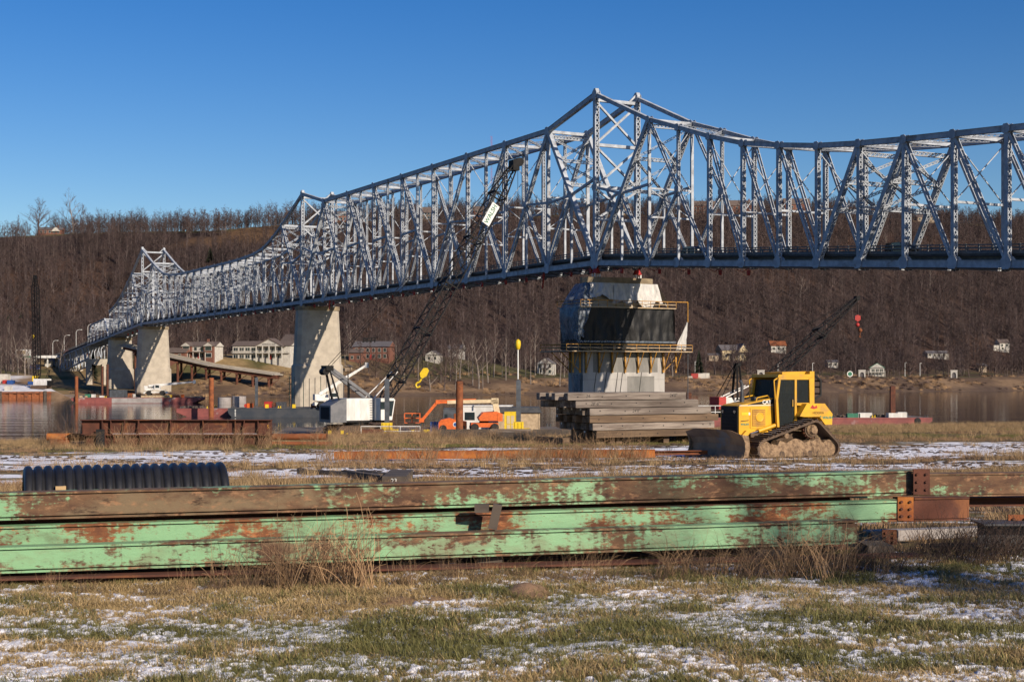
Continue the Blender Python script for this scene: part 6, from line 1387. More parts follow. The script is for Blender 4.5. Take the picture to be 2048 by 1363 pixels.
house('yellow_house', 'cream yellow house with grey gabled roof above the park', 1462, 0, 138, 15, 9, 4.6, 3.2, 'siding_yellow', 'roof_grey', R(16), [(-5, .8, 1.5, 1.6), (-1.5, .8, 1.5, 1.6), (2, .8, 1.5, 1.6), (5, .8, 1.5, 1.6)], 0, True, extra=lambda o, w, d, h: (MB().prism([(1.0, h-1), (8.4, h-1), (4.7, h+3.4)], 'y', -d/2-2, 2).build('gable', 'siding_yellow', o), MB().prism([(.3, h-1.4), (.9, h-1.4), (4.7, h+3.2), (8.5, h-1.4), (9.1, h-1.4), (4.7, h+3.9)], 'y', -d/2-2.3, 1.8).build('gable_roof', 'roof_grey', o)))
house('yellow_house', 'small tan annex left of the cream yellow house', 1424, 0, 135, 6, 5, 2.6, 1.2, 'siding_tan', 'roof_grey', R(16), [(0, .8, 1.5, 1)])
house('white_house', 'white house under a rusty red roof behind the dark lattice boom', 1554, 0, 150, 9, 7, 3.0, 3.0, 'siding_white', 'rust', R(5), [(-2.8, .8, 1.2, 1.2), (0, .8, 1.2, 1.2), (2.8, .8, 1.2, 1.2)])
house('boathouse', 'raised green-gabled pavilion with white deck railing in the riverside park', 1754, 0, 62, 7.5, 6, 4.6, 2.6, 'siding_white', 'green_trim', F, [(-2, 2.4, 1.5, 1.4), (0.2, 2.4, 1.5, 1.4), (2.3, 2.4, 1.5, 1.4)], None, gable_front=True, cat='pavilion', extra=lambda o, w, d, h: (MB().box(-w/2-2.6, w/2+.5, -d/2-1.6, -d/2-.05, 2.0, 2.2).build('balcony', 'siding_white', o), MB().box(-w/2-2.6, w/2+.5, -d/2-1.6, -d/2-1.52, 2.9, 3.02).build('balcony_rail', 'siding_white', o), [MB().box(x-.1, x+.1, -d/2-1.6, -d/2-1.42, -1.5, 2.95).build('balcony_post', 'siding_white', o) for x in np.linspace(-w/2-2.5, w/2+.4, 7)]))
house('white_house', 'white house with dark tall roof on the slope past the last park gate', 2004, 0, 150, 7, 7, 4.6, 2.6, 'siding_white', 'roof_brown', R(10), [(-1.8, 2.6, 1.2, 1.3), (1.5, 2.6, 1.2, 1.3), (-1.5, .5, 1.2, 1.3)], extra=lambda o, w, d, h: MB().box(-w/2-4, -w/2, -d/2+.6, d/2, -3, 3.2).build('wing', 'siding_white', o))
house('white_house', 'long low grey-white building half hidden behind park trees', 1872, 0, 140, 14, 7, 2.4, 1.8, 'siding_white', 'roof_grey', R(8), [(x, .8, 1.3, 1.2) for x in (-5.5, -2.5, .5, 3.5)])
house('tan_house', 'small tan shed-like house behind the park trees', 1962, 0, 110, 5, 5, 3.0, 1.6, 'siding_tan', 'roof_grey', R(8), [(0, 1, 1.2, 1.2)])
house('white_house', 'little white cottage between park trees above the pavilion', 1663, 0, 120, 6, 5, 2.6, 1.4, 'siding_white', 'roof_grey', R(8), [(-1.4, .8, 1, 1.1), (1.4, .8, 1, 1.1)])
# white arched park gates
for px, lab in ((1522, 'white arched park gate beside the bulldozer cab'), (1724, 'white arched park gate beside the green-gabled pavilion'), (1908, 'white arched park gate before the long low building')):
    p = fat(px, 36); o = thing('park_gate', lab, 'gate', p, F); m = MB()
    P = [(-1.7, -.5), (-1.0, -.5), (-1.0, 2.2), (-.5, 2.9), (.5, 2.9), (1.0, 2.2), (1.0, -.5), (1.7, -.5), (1.7, 3.9), (1.9, 3.9), (1.9, 4.2), (-1.9, 4.2), (-1.9, 3.9), (-1.7, 3.9)]
    m.prism(P, 'y', -.35, .35).build('arch', 'siding_white', o); MB().box(-1.0, 1.0, .1, .16, -.5, 2.9).build('screen', 'roof_grey', o)
for px, w, mt, lab in ((1389, 3.2, 'roof_red', 'red park bin container beside the dark spruce'), (1402, 4.5, 'siding_white', 'white park tent box in front of the dark spruce'), (1412, 3.0, 'siding_white', 'smaller white tent box at the shore path'), (1380, 2.0, 'siding_white', 'white marker block on the shore gravel')):
    p = fat(px, 38); rbox('park_hut', lab, 'hut', px, 745, p.y, w, 2, 2.6 if w > 2.5 else 1.4, mt, p.z-.3)
p = fat(1700, 40); o = thing('round_sign', 'round green and white emblem board beside the park gate', 'sign', p); MB().lathe((0, 0, 1.9), [(1.5, 0), (1.5, .2)], 'y', 20).build('board', 'sign_white', o); MB().lathe((0, -.03, 1.9), [(1.1, 0), (1.1, .02)], 'y', 18).build('emblem', 'green_trim', o); MB().box(-.1, .1, 0, .15, -.5, .6).build('post', 'sign_white', o)
# hilltop houses
HM = 398
hz = [('brick_house', 'large brick hilltop house with hipped dark roof behind the truss panels', 1408, 404, 20, 9, 6.5, 4.5, 'brick', 'roof_brown'),
      ('brick_house', 'wide brick hilltop house with tall gables behind the truss', 1482, 404, 22, 9, 6.0, 5.0, 'brick', 'roof_brown'),
      ('brick_house', 'brick hilltop house with a steep gable, highest on the ridge', 1592, 404, 21, 9, 6.5, 5.5, 'brick', 'roof_brown'),
      ('brick_house', 'dark roofed hilltop house next to the tower leg', 1240, 402, 16, 9, 5, 4, 'siding_tan', 'roof_brown'),
      ('brick_house', 'dark brown hilltop house with porch seen through the second panels', 858, 400, 12, 8, 5, 4.5, 'roof_brown', 'roof_brown'),
      ('brick_house', 'orange brick hilltop house with pale gable', 684, 400, 13, 8, 4.4, 3, 'brick', 'roof_grey'),
      ('brick_house', 'small low brick ridge house left of the crane boom tip', 968, 400, 15, 8, 4.5, 4, 'brick', 'roof_brown'),
      ('white_house', 'low white hilltop house with pale roof above the green field', 103, 400, 17, 8, 3.2, 2.2, 'brick', 'roof_grey'),
      ('white_house', 'low tan ridge house on the slope right of the inclined posts', 1850, 392, 16, 8, 3.2, 2.4, 'siding_tan', 'roof_brown')]
for i, (nm, lab, px, m, w, d, h, rh, wl, rf) in enumerate(hz):
    ex = None
    if i == 7: ex = lambda o, w, d, h: MB().prism([(1, h-1.2), (7.4, h-1.2), (4.2, h+1.9)], 'y', -d/2-1.5, 0).build('gable', 'siding_white', o)
    elif i in (1, 2, 0): ex = lambda o, w, d, h: (MB().box(2.0, 8, -d/2-2.2, -d/2, -3, h+.3).build('bay', 'brick', o), MB().prism([(1.4, h+.3), (8.6, h+.3), (5, h+4)], 'y', -d/2-2.6, 0).build('bay_roof', 'roof_brown', o))
    house(nm, lab, px, 0, crest_m(px)-(297-m+102) if True else m, w, d, h, rh, wl, rf, R(4), [(x*w, z, 1.3, 1.7) for z in ((.8, 3.6) if h > 4.2 else (.9,)) for x in (-.38, -.2, -.02, .16, .34)], None, False, w*.3, extra=ex)
# ---- roadside buildings at the far-left bridge end
def canopy(o, w, d, h): [MB().box(x-.2, x+.2, -1, -.6, -3, h).build('column', 'sign_white', o) for x in (-w*.4, -w*.1, w*.2, w*.42)]
p = fat(118, 232); o = thing('station_canopy', 'white flat filling station canopy on columns beyond the approach', 'canopy', p); MB().box(-14, 14, -4, 4, 4.6, 5.9).build('roof', 'sign_white', o); [MB().box(x-.3, x+.3, -3, -2.4, -3, 4.6).build('column', 'sign_white', o) for x in (-12, -5, 3, 11)]
MB().box(-3, 10, 3.5, 9, -2, 3.4).build('shop', 'siding_tan', o); MB().box(-8, -4, 1, 3, -2, 3).build('kiosk', 'siding_white', o)
house('red_roof_shop', 'shop with bright red sloping roof beside the filling station', 150, 0, 246, 10, 7, 4.4, 3.2, 'siding_white', 'roof_red', F, [(-2, .8, 1.6, 1.4), (2, .8, 1.6, 1.4)], cat='shop')
p = fat(46, 228); o = thing('billboard', 'pale green and white billboard by the road above the lot', 'billboard', p); MB().box(-4.0, 4.0, -.15, .15, 4.6, 9.2).build('panel', 'sign_white', o); MB().box(-3.8, 3.8, -.2, -.16, 4.8, 6.0).build('band', 'green_trim', o); MB().box(-3.0, 1.5, -.2, -.16, 6.8, 8.6).build('picture', 'siding_yellow', o); [MB().box(x-.2, x+.2, -.1, .1, -3, 4.6).build('post', 'steel_dark', o) for x in (-2.5, 2.5)]
for px, m, w, h, mt, lab in ((64, 222, 3.5, 5.5, 'siding_white', 'narrow white roadside building with orange stripe'), (70, 220, 3.6, 2.4, 'blue_paint', 'blue roadside container beside the white building'), (3, 30, 5.5, 3.2, 'siding_white', 'white site trailer on the lot edge'), (22, 26, 2.0, 1.5, 'blue_paint', 'blue bin on the snowy lot'), (12, 28, 1.6, 1.4, 'red_paint', 'red tank on the snowy lot'), (71, 26, 1.5, 3.0, 'yellow_sign', 'yellow machine beside the white cab crane'), (63, 24, 1.8, 1.2, 'blue_paint', 'blue drum rack by the yellow machine'), (17, 3, 2.0, 1.6, 'siding_white', 'white portable tank at the sheet pile wall')):
    p = fat(px, m); rbox('site_cabin', lab, 'cabin', px, 745, p.y, w, 2.5, h, mt, p.z-.2)
# ---- low trestle ramp beside the bridge
def trestle():
    pts = [(252, 690, 600), (345, 712, 585), (430, 731, 575), (556, 749, 566)]
    W_ = [at(*q) for q in pts]; o = thing('trestle_ramp', 'long low brown steel trestle ramp sloping down beside the far piers', 'bridge', (W_[1].x, W_[1].y, 0)); off = (W_[1].x, W_[1].y, 0)
    for i, (a, b2) in enumerate(zip(W_[:-1], W_[1:])):
        MB().beam(a, b2, 9, .35).build('deck', 'concrete', o, False, off)
        for s_ in (-3.5, 0, 3.5):
            MB().beam(a+Vector((0, s_, -1.0)), b2+Vector((0, s_, -1.0)), .5, 1.5).build('girder', 'rust_dark', o, False, off)
        for s_ in (-4.4, 4.4): MB().beam(a+Vector((0, s_, .55)), b2+Vector((0, s_, .55)), .2, .6).build('parapet', 'concrete', o, False, off)
        n = [2, 3, 4][i]
        for k in range(n):
            c = a.lerp(b2, (k+.5)/n); zg = fz(c.x, c.y)
            for s_ in (-3.2, 3.2):
                if c.z-1.6 > zg: MB().tube((c.x, c.y+s_, zg-1), (c.x, c.y+s_, c.z-1.6), .5, n=10).build('pipe_column', 'rust_dark', o, False, off)
            MB().beam((c.x, c.y-4.4, c.z-1.95), (c.x, c.y+4.4, c.z-1.95), .9, .7).build('cap_beam', 'rust_dark', o, False, off)
            if i and c.z-4 > zg: MB().beam((c.x, c.y-3.2, c.z-2), (c.x, c.y+3.2, zg), .2, .2).build('brace', 'rust_dark', o, False, off); MB().beam((c.x+4, c.y-3, c.z-2.4), (c.x, c.y-3, zg+.6), .2, .2).build('brace', 'rust_dark', o, False, off)
trestle()
pile('tall rusty pipe column standing before the brown concrete pier', 215, 728, 792, 515, .45, 'rust_dark'); pile('slim rusty pipe column beside the brown concrete pier', 205, 732, 792, 517, .45, 'rust_dark')
# utility poles and park lamps
for px, m in ((1556, 40), (1840, 38), (1810, 60), (1625, 44), (1390, 60)):
    p = fat(px, m); o = thing('light_pole', 'slim pale light pole standing in the riverside park', 'pole', p, 0, 'light poles in the park'); MB().tube((0, 0, -1), (0, 0, 7.5), .16, .10, n=6).build('shaft', 'sign_white', o); MB().cbox((.4, 0, 7.45), (1.0, .25, .15)).build('lamp_head', 'sign_white', o)
p = at(983, 420, 1150); o = thing('radio_mast', 'thin red and white radio mast far behind the ridge', 'mast', (p.x, p.y, fz(p.x, p.y))); hh = at(983, 272, 1150).z-fz(p.x, p.y)
for i in range(6): MB().lattice((0, 0, hh*i/6), (0, 0, hh*(i+1)/6), .9, .9, (0, 1, 0), 6, .06, .04).build('mast_section', 'red_paint' if i % 2 else 'crane_grey', o)
# ------------------------------------------------ bare trees
def seg3(m, p, q, r0, r1, n=3):
    a = (q-p); L = a.length
    if L < 1e-5: return
    a = a/L; s = a.cross(Vector((.31, .77, .55))).normalized(); u = s.cross(a); b = len(m.v)
    for c, r in ((p, r0), (q, r1)):
        for i in range(n):
            t = 2*math.pi*i/n; m.v.append(tuple(c+s*(math.cos(t)*r)+u*(math.sin(t)*r)))
    for i in range(n): j = (i+1) % n; m.f.append((b+i, b+j, b+n+j, b+n+i))
def blade_tri(m, p, q, r):
    a = (q-p); s = a.cross(Vector((.2, .9, .4))).normalized()*r; b = len(m.v); m.v += [tuple(p-s), tuple(p+s), tuple(q)]; m.f.append((b, b+1, b+2))
def bare_tree(seed, H, tr, spread=.5, first=.25, nl=(9, 5, 5), twig=.03, up=.5, trunk_n=6, wob=.06):
    r_ = random.Random(seed); T = MB(); W = MB()
    pts = [Vector((0, 0, -1.0))]; n = 7; d = Vector((r_.uniform(-.05, .05), r_.uniform(-.05, .05), 1))
    for i in range(n): d = (d+Vector((r_.uniform(-wob, wob), r_.uniform(-wob, wob), .12))).normalized(); pts.append(pts[-1]+d*(H*.92+1)/n)
    rad = lambda f: tr*(1-f)**.8+.015
    for i in range(n): seg3(T, pts[i], pts[i+1], rad(i/n), rad((i+1)/n), trunk_n)
    def pos(f): x = f*n; i = min(int(x), n-1); return pts[i].lerp(pts[i+1], x-i)
    def branch(p, d, L, r, lev):
        k = 3 if lev == 0 else 2; q = p
        P = [p]
        for i in range(k): d = (d+Vector((r_.uniform(-.22, .22), r_.uniform(-.22, .22), up*.28))).normalized(); q = q+d*(L/k); P.append(q)
        for i in range(k): seg3(T if lev == 0 else W, P[i], P[i+1], r*(1-i/k*.65), r*(1-(i+1)/k*.65), 3)
        if lev+1 < len(nl):
            for j in range(nl[lev+1]):
                f = r_.uniform(.25, 1); x = f*k; i = min(int(x), k-1); b = P[i].lerp(P[i+1], x-i)
                a = r_.uniform(0, 6.28); dd = (d*.75+Vector((math.cos(a), math.sin(a), r_.uniform(-.2, .6)*1))*.75).normalized()
                if lev+2 >= len(nl): blade_tri(W, b, b+dd*(L*r_.uniform(.35, .65)), twig)
                else: branch(b, dd, L*r_.uniform(.4, .62), r*.5, lev+1)
    for i in range(nl[0]):
        f = lerp(first, .98, (i+r_.random()*.8)/nl[0]); a = i*2.4+r_.uniform(-.5, .5); el = lerp(.35, 1.1, f)
        d = Vector((math.cos(a)*math.cos(el), math.sin(a)*math.cos(el), math.sin(el)))
        branch(pos(min(f, .99)), d, H*spread*lerp(1, .45, (f-first)/(1-first))*r_.uniform(.75, 1.1), rad(f)*.55+.01, 0)
    return T, W
def mesh_of(m, name, mat, smooth=False):
    me = bpy.data.meshes.new(name); me.from_pydata(m.v, [], m.f); me.materials.append(M[mat]); me.update(); return me
def join_mesh(T, W, name, m1, m2):
    me = bpy.data.meshes.new(name); b = len(T.v); me.from_pydata(T.v+W.v, [], T.f+[tuple(i+b for i in f) for f in W.f]); me.materials.append(M[m1]); me.materials.append(M[m2])
    me.polygons.foreach_set('material_index', [0]*len(T.f)+[1]*len(W.f)); me.update(); return me
def scatter(name, label, cat, pts, rots, scl, picks, meshes):
    """one 'stuff' object: geometry nodes set one of the given meshes on each point"""
    col_ = bpy.data.collections.new(name+'_kinds')
    for i, me in enumerate(meshes): ob = bpy.data.objects.new('%s_kind_%02d' % (name, i), me); col_.objects.link(ob)
    pm_ = bpy.data.meshes.new(name); P = np.asarray(pts, 'f'); pm_.vertices.add(len(P)); pm_.vertices.foreach_set('co', P.ravel())
    def attr(nm, ty, data, fld):
        a = pm_.attributes.new(nm, ty, 'POINT'); a.data.foreach_set(fld, np.asarray(data).ravel())
    attr('rot', 'FLOAT_VECTOR', np.asarray(rots, 'f'), 'vector'); attr('scl', 'FLOAT_VECTOR', np.asarray(scl, 'f'), 'vector'); attr('pick', 'INT', np.asarray(picks, 'i'), 'value')
    ob = bpy.data.objects.new(name, pm_); COL.objects.link(ob); tag(ob, label, cat, kind='stuff')
    ng = bpy.data.node_groups.new(name, 'GeometryNodeTree'); ng.interface.new_socket('Geometry', in_out='INPUT', socket_type='NodeSocketGeometry'); ng.interface.new_socket('Geometry', in_out='OUTPUT', socket_type='NodeSocketGeometry')
    N = ng.nodes; L = ng.links; i_ = N.new('NodeGroupInput'); o_ = N.new('NodeGroupOutput'); ip = N.new('GeometryNodeInstanceOnPoints'); ci = N.new('GeometryNodeCollectionInfo')
    ci.inputs['Collection'].default_value = col_; ci.inputs['Separate Children'].default_value = True; ci.inputs['Reset Children'].default_value = True
    ip.inputs['Pick Instance'].default_value = True
    def na(nm, ty): n = N.new('GeometryNodeInputNamedAttribute'); n.data_type = ty; n.inputs[0].default_value = nm; return n.outputs[0]
    e2r = N.new('FunctionNodeEulerToRotation'); L.new(na('rot', 'FLOAT_VECTOR'), e2r.inputs[0])
    L.new(i_.outputs[0], ip.inputs['Points']); L.new(ci.outputs[0], ip.inputs['Instance']); L.new(na('pick', 'INT'), ip.inputs['Instance Index']); L.new(e2r.outputs[0], ip.inputs['Rotation']); L.new(na('scl', 'FLOAT_VECTOR'), ip.inputs['Scale'])
    L.new(ip.outputs[0], o_.inputs[0]); md = ob.modifiers.new('scatter', 'NODES'); md.node_group = ng; return ob
rng = np.random.RandomState(11)
# ---- the wood on the hill
pm('wood_bark', (.150, .115, .105, 1), (.075, .055, .051, 1), scale=.5, rough=.95, rand=.45)
pm('wood_twig', (.082, .054, .050, 1), (.055, .036, .034, 1), scale=.2, rough=.95, rand=.35)
wood_meshes = []
for s_ in range(9):
    T, W = bare_tree(100+s_, 15, .19, spread=.27 if s_ < 6 else .42, first=.22 if s_ < 6 else .14, nl=(12, 5, 5), twig=.045, up=.9 if s_ < 6 else .6, trunk_n=4); wood_meshes.append(join_mesh(T, W, 'wood_tree_%d' % s_, 'wood_bark', 'wood_twig'))
n = 33000; kk = rng.uniform(-260, 1150, n); mm_ = rng.uniform(45, 640, n); x, y = km2xy(kk, mm_); pxs = 1024+FPX*x/np.maximum(y, 100); off = mrel(kk, mm_)
ok = (y > 300) & (pxs > -120) & (pxs < 2170) & (off < 350) & ((off > -6) | ((pxs > 690) & (pxs < 1140) & (rng.rand(n) < .45)) | ((pxs > 1320) & (off > -45) & (rng.rand(n) < .35)) | ((pxs < 70) & (mm_ > 70) & (rng.rand(n) < .4)))
ok &= ~((pxs > 70) & (pxs < 205) & (mm_ < 262))
dens = np.where(off > 275, 1.0, .92)
dens *= np.where((pxs < 95) & (off > 262), .03, 1)          # hilltop field
dens *= np.where((pxs > 200) & (pxs < 600) & (off > 225) & (off < 290) & (fbm(x/60+9, y/60, 4) > .49), .12, 1)
for (hx, hy, hr) in HOUSES:
    dd = np.hypot(x-hx, y-hy); v = np.array([hx, hy]); L_ = np.hypot(*v); along = (x*v[0]+y*v[1])/L_-L_; lat = np.abs(x*v[1]-y*v[0])/L_
    dens *= np.where(dd < hr, 0, 1)*np.where((along < 0) & (along > -55) & (lat < hr*.7), .05 if hy > 830 else .3, 1)
ok &= rng.rand(n) < dens
x, y = x[ok], y[ok]; z = fza(x, y); s_ = rng.uniform(.65, 1.15, len(x)); 
scatter('woodland', 'dense leafless brown wood covering the hillside', 'woods', np.stack([x, y, z-.2], 1), np.stack([rng.uniform(-.05, .05, len(x)), rng.uniform(-.05, .05, len(x)), rng.uniform(0, 6.28, len(x))], 1), np.stack([s_*rng.uniform(.85, 1.25, len(x)), s_*rng.uniform(.85, 1.25, len(x)), s_], 1), rng.randint(0, len(wood_meshes), len(x)), wood_meshes)
# low scrub on the far shore and slopes
scrub = []
for s_ in range(5):
    m = MB(); r_ = random.Random(50+s_)
    for i in range(60):
        a = r_.uniform(0, 6.28); rr = r_.uniform(0, 1.3); p = Vector((rr*math.cos(a), rr*math.sin(a), -.1)); blade_tri(m, p, p+Vector((r_.uniform(-.5, .5), r_.uniform(-.5, .5), r_.uniform(.6, 1.9))), .05)
    scrub.append(mesh_of(m, 'scrub_%d' % s_, 'weed_dry' if s_ < 3 else 'twig'))
n = 6000; kk = rng.uniform(-60, 900, n); mm_ = rng.uniform(2, 60, n)**1.0; x, y = km2xy(kk, mm_); pxs = 1024+FPX*x/y; ok = (pxs > -60) & (pxs < 2110) & (fbm(x/18, y/18, 3) > .47) & (kk > 20); x, y = x[ok], y[ok]; s_ = rng.uniform(.4, 1.0, len(x))
scatter('shore_scrub', 'dry tan scrub and reeds on the far shore', 'scrub', np.stack([x, y, fza(x, y)], 1), np.stack([0*x, 0*x, rng.uniform(0, 6.28, len(x))], 1), np.stack([s_*1.3, s_*1.3, s_], 1), rng.randint(0, 5, len(x)), scrub)
# ---- single trees one can tell apart
TREES = {}
def tree_kind(key, **k):
    T, W = bare_tree(**k); TREES[key] = (mesh_of(T, 'trunk', k.get('bark', 'bark_pale') if False else BARK[key]), mesh_of(W, 'crown', 'twig'))
BARK = {'tall': 'bark_pale', 'tall2': 'bark_pale', 'tall3': 'bark_pale', 'round': 'bark', 'round2': 'bark', 'oak': 'bark', 'white': 'bark_pale'}
tree_kind('tall', seed=1, H=20, tr=.26, spread=.20, first=.45, nl=(14, 6, 6), twig=.03, up=.8)
tree_kind('tall2', seed=2, H=18, tr=.22, spread=.22, first=.35, nl=(14, 6, 6), twig=.03, up=.8)
tree_kind('tall3', seed=9, H=19, tr=.24, spread=.24, first=.40, nl=(13, 6, 6), twig=.03, up=.7)
tree_kind('round', seed=3, H=12, tr=.34, spread=.52, first=.18, nl=(15, 7, 7), twig=.028, up=.45)
tree_kind('round2', seed=4, H=11, tr=.30, spread=.50, first=.20, nl=(15, 7, 7), twig=.028, up=.5)
tree_kind('oak', seed=5, H=15, tr=.40, spread=.60, first=.16, nl=(17, 7, 7), twig=.035, up=.35)
tree_kind('white', seed=6, H=19, tr=.34, spread=.42, first=.22, nl=(11, 5, 5), twig=.03, up=.6, wob=.12)
def plant(key, p, s, label, group, rz=None, name='bare_tree'):
    o = thing(name, label, 'tree', p, random.uniform(0, 6.28) if rz is None else rz, group); o.scale = (s, s, s)
    for nm, me in zip(('trunk', 'crown'), TREES[key]): c = bpy.data.objects.new(nm, me); COL.objects.link(c); c.parent = o
    return o
random.seed(31)
for px in (862, 880, 888, 902, 911, 921, 936, 944, 957, 965, 976, 985, 1003, 1010, 1052, 1062, 1072, 1110, 1118, 1128, 792, 806, 820, 838, 750, 1345):
    px += random.uniform(-2, 2); m = random.uniform(8, 55); plant(random.choice(('tall', 'tall2', 'tall3', 'white', 'round')), fat(px, m), random.uniform(.7, 1.35), 'tall leafless tree with slim pale trunk on the far shore', 'shore trees with pale trunks')
for px, m, s in ((1566, 42, 1.0), (1590, 55, .9), (1612, 48, 1.05), (1640, 44, .95), (1686, 60, .9), (1820, 46, 1.15), (1855, 60, .9), (1897, 46, 1.05), (1938, 44, 1.1), (1960, 56, .9), (1990, 50, 1.05), (2024, 48, 1.1), (2046, 44, 1.2), (1495, 60, .95), (1442, 62, 1.0), (1545, 70, .9), (1780, 70, .95), (1740, 72, .9), (1360, 50, .85), (1330, 46, .9)):
    plant(random.choice(('round', 'round2')), fat(px, m), s*1.05, 'spreading leafless tree in the riverside park', 'park trees')
for px, m, s in ((432, 86, .8), (386, 90, .8), (368, 92, .8), (452, 92, .8), (700, 90, .8), (782, 78, .8), (690, 70, .7), (556, 100, .9), (600, 100, .9), (474, 98, .9), (345, 96, .9)):
    plant(random.choice(('round', 'tall2')), fat(px, m), s, 'leafless garden tree standing among the houses above the lawn', 'garden trees')
for px, m, s, k in ((36, 60, .9, 'white'), (22, 66, .8, 'tall'), (50, 50, .8, 'white'), (12, 72, .9, 'tall2'), (58, 60, .7, 'tall3'), (2, 80, .8, 'tall')):
    plant(k, fat(px, m), s, 'leafless tree with pale limbs behind the snowy lot', 'trees behind the lot')
for px, s, k, lab in ((75, 1.5, 'oak', 'broad round-crowned bare tree on the ridge beside the hilltop field'), (112, 1.2, 'round', 'small pale bare tree on the ridge right of the white hilltop house'), (146, 1.55, 'white', 'tallest bare tree on the ridge with spreading pale limbs'), (168, 1.2, 'tall2', 'ivy-dark forked bare tree on the ridge'), (26, .9, 'round2', 'small round bare tree at the edge of the hilltop field'), (196, 1.0, 'oak', 'flat-topped bare tree where the ridge wood begins'), (50, .9, 'round', 'slender bare tree between two ridge trees on the field')):
    k_ = fat(px, 300); p = fat(px, crest_m(px)); plant(k, p, s, lab, None)
for px, s in ((1660, 1.0), (1035, 1.0), (1000, 1.1), (1090, .9), (1255, 1.0), (1330, .9), (2040, 1.1), (1870, .8), (1700, .9)):
    plant(random.choice(('round', 'tall2')), fat(px, crest_m(px)), s, 'leafless tree on the skyline seen through the bridge truss', 'skyline trees behind the truss')
for px, m, s in ((215, 205, 1.0), (330, 190, 1.0), (395, 180, .9), (165, 215, .9), (60, 240, 1.0), (700, 128, 1.0), (1600, 220, 1.0), (1250, 190, 1.0), (1470, 300, 1.1), (1860, 240, 1.0), (870, 230, .9), (120, 200, 1.1)):
    plant('white', fat(px, m), s, 'pale-limbed sycamore standing out in the hillside wood', 'pale trees in the wood')
for i in range(34):
    px = random.uniform(-20, 2060); k = random.uniform(20, 270); p0 = fat(px, 300); kk_ = float(xy2km(p0.x, p0.y)[0]); plant(random.choice(('white', 'tall3', 'oak')), fat(px, float(hill0(kk_))+k), random.uniform(.75, 1.1), 'taller leafless tree rising out of the hillside wood', 'taller trees in the wood')
# evergreens
def evergreen(px, m, h, r, label):
    p = fat(px, m); o = thing('evergreen_tree', label, 'tree', p); MB().tube((0, 0, -1), (0, 0, h*.9), .25, .05, n=6).build('trunk', 'bark', o); r_ = random.Random(int(px)); c = MB()
    for i in range(900):
        f = r_.random()**.75; a = r_.uniform(0, 6.28); rr = r*(1-f)**.8*r_.uniform(.55, 1.08)+.1; z = .06*h+f*h*.94; q = Vector((rr*math.cos(a), rr*math.sin(a), z)); b = Vector((rr*.35*math.cos(a), rr*.35*math.sin(a), z+.25)); blade_tri(c, b, q+Vector((0, 0, r_.uniform(-.5, .3))), .22)
    c.build('crown', 'evergreen', o)
evergreen(1398, 46, 13.0, 3.2, 'dark conical evergreen behind the white tent boxes'); evergreen(186, 150, 15, 3.6, 'dark evergreen rising behind the far end of the bridge'); evergreen(1508, 150, 10, 2.6, 'dark evergreen in the wood behind the slanting lattice boom'); evergreen(793, 396, 11, 3.0, 'dark evergreen on the ridge between hilltop houses'); evergreen(420, 398, 9, 3.5, 'dark evergreen clump on the ridge above the far tower'); evergreen(19, 380, 4, 3.0, 'low dark cedar bush in the hilltop field'); evergreen(43, 384, 3.5, 1.8, 'smaller dark cedar bush in the hilltop field')
# the tree whose shade falls on the right of the lawn (stands beside the photographer)
T, W = bare_tree(77, 15, .30, spread=.21, first=.30, nl=(22, 7, 6), twig=.02, up=.4); BARK['near'] = 'bark'; TREES['near'] = (mesh_of(T, 'trunk', 'bark'), mesh_of(W, 'crown', 'twig'))
plant('near', (28.6, -13, gz(28.6, -13)), 1.5, 'large leafless tree standing on the lawn behind the viewpoint', None, 1.0)

# ------------------------------------------------ snow on the lawn, as a real layer
xs = np.arange(-7.2, 7.6, .019); ys = np.concatenate([np.arange(7.4, 11, .022), np.arange(11, 17.2, .04)]); YY, XX = np.meshgrid(ys, xs, indexing='ij')
n1 = fbm(XX*2.6+5, YY*6.0, 5, .74); n2 = fbm(XX*19+31, YY*24, 2, .65); n3 = fbm(XX*.35+3, YY*.5+8, 3)
bias = np.interp(XX, [-7, -2.5, 1, 7], [-.060, -.012, .012, .030]) + np.interp(YY, [7.4, 10.5, 12.0, 13.2, 14.5, 15.2, 17], [.075, .055, .012, .02, -.01, -.08, -.09])
hgt = (n1-.5)*.85+(n2-.5)*.75+(n3-.5)*.40+bias-.05
H = np.clip(hgt*.20, -.05, .026)+.016*(n2-.5)
H = np.where((XX > 4.3) & (YY > 15.0), np.maximum(H, -.03)+.03*(n1-.45), H)
sn = grid_mesh('snow_cover', XX, YY, gza(XX, YY)+.012+H*.75, 'snow', keep=H > -.012); tag(sn, 'thin broken snow cover lying in the short grass', 'snow', kind='stuff')
# ------------------------------------------------ grasses
def clump(seed, nb, rad, hmin, hmax, w, lean, mat, name, seg=3):
    r_ = random.Random(seed); m = MB()
    for i in range(nb):
        a = r_.uniform(0, 6.28); rr = rad*math.sqrt(r_.random()); p = Vector((rr*math.cos(a), rr*math.sin(a), -.01)); h = r_.uniform(hmin, hmax); b = r_.uniform(0, 6.28); ln = r_.uniform(.2, 1)*lean
        d = Vector((math.cos(b), math.sin(b), 0)); s = Vector((-d.y, d.x, 0)); k = len(m.v); kink = r_.uniform(-.25, .25)
        for j in range(seg+1):
            f = j/seg; c = p+d*(ln*h*f*f)+s*(kink*h*f*f)+Vector((0, 0, h*(f-.30*ln*f*f))); ww = w*(1-f*.85)*r_.uniform(.8, 1.2); m.v += [tuple(c-s*ww), tuple(c+s*ww)]
        for j in range(seg): m.f.append((k+2*j, k+2*j+1, k+2*j+3, k+2*j+2))
    return mesh_of(m, name, mat)
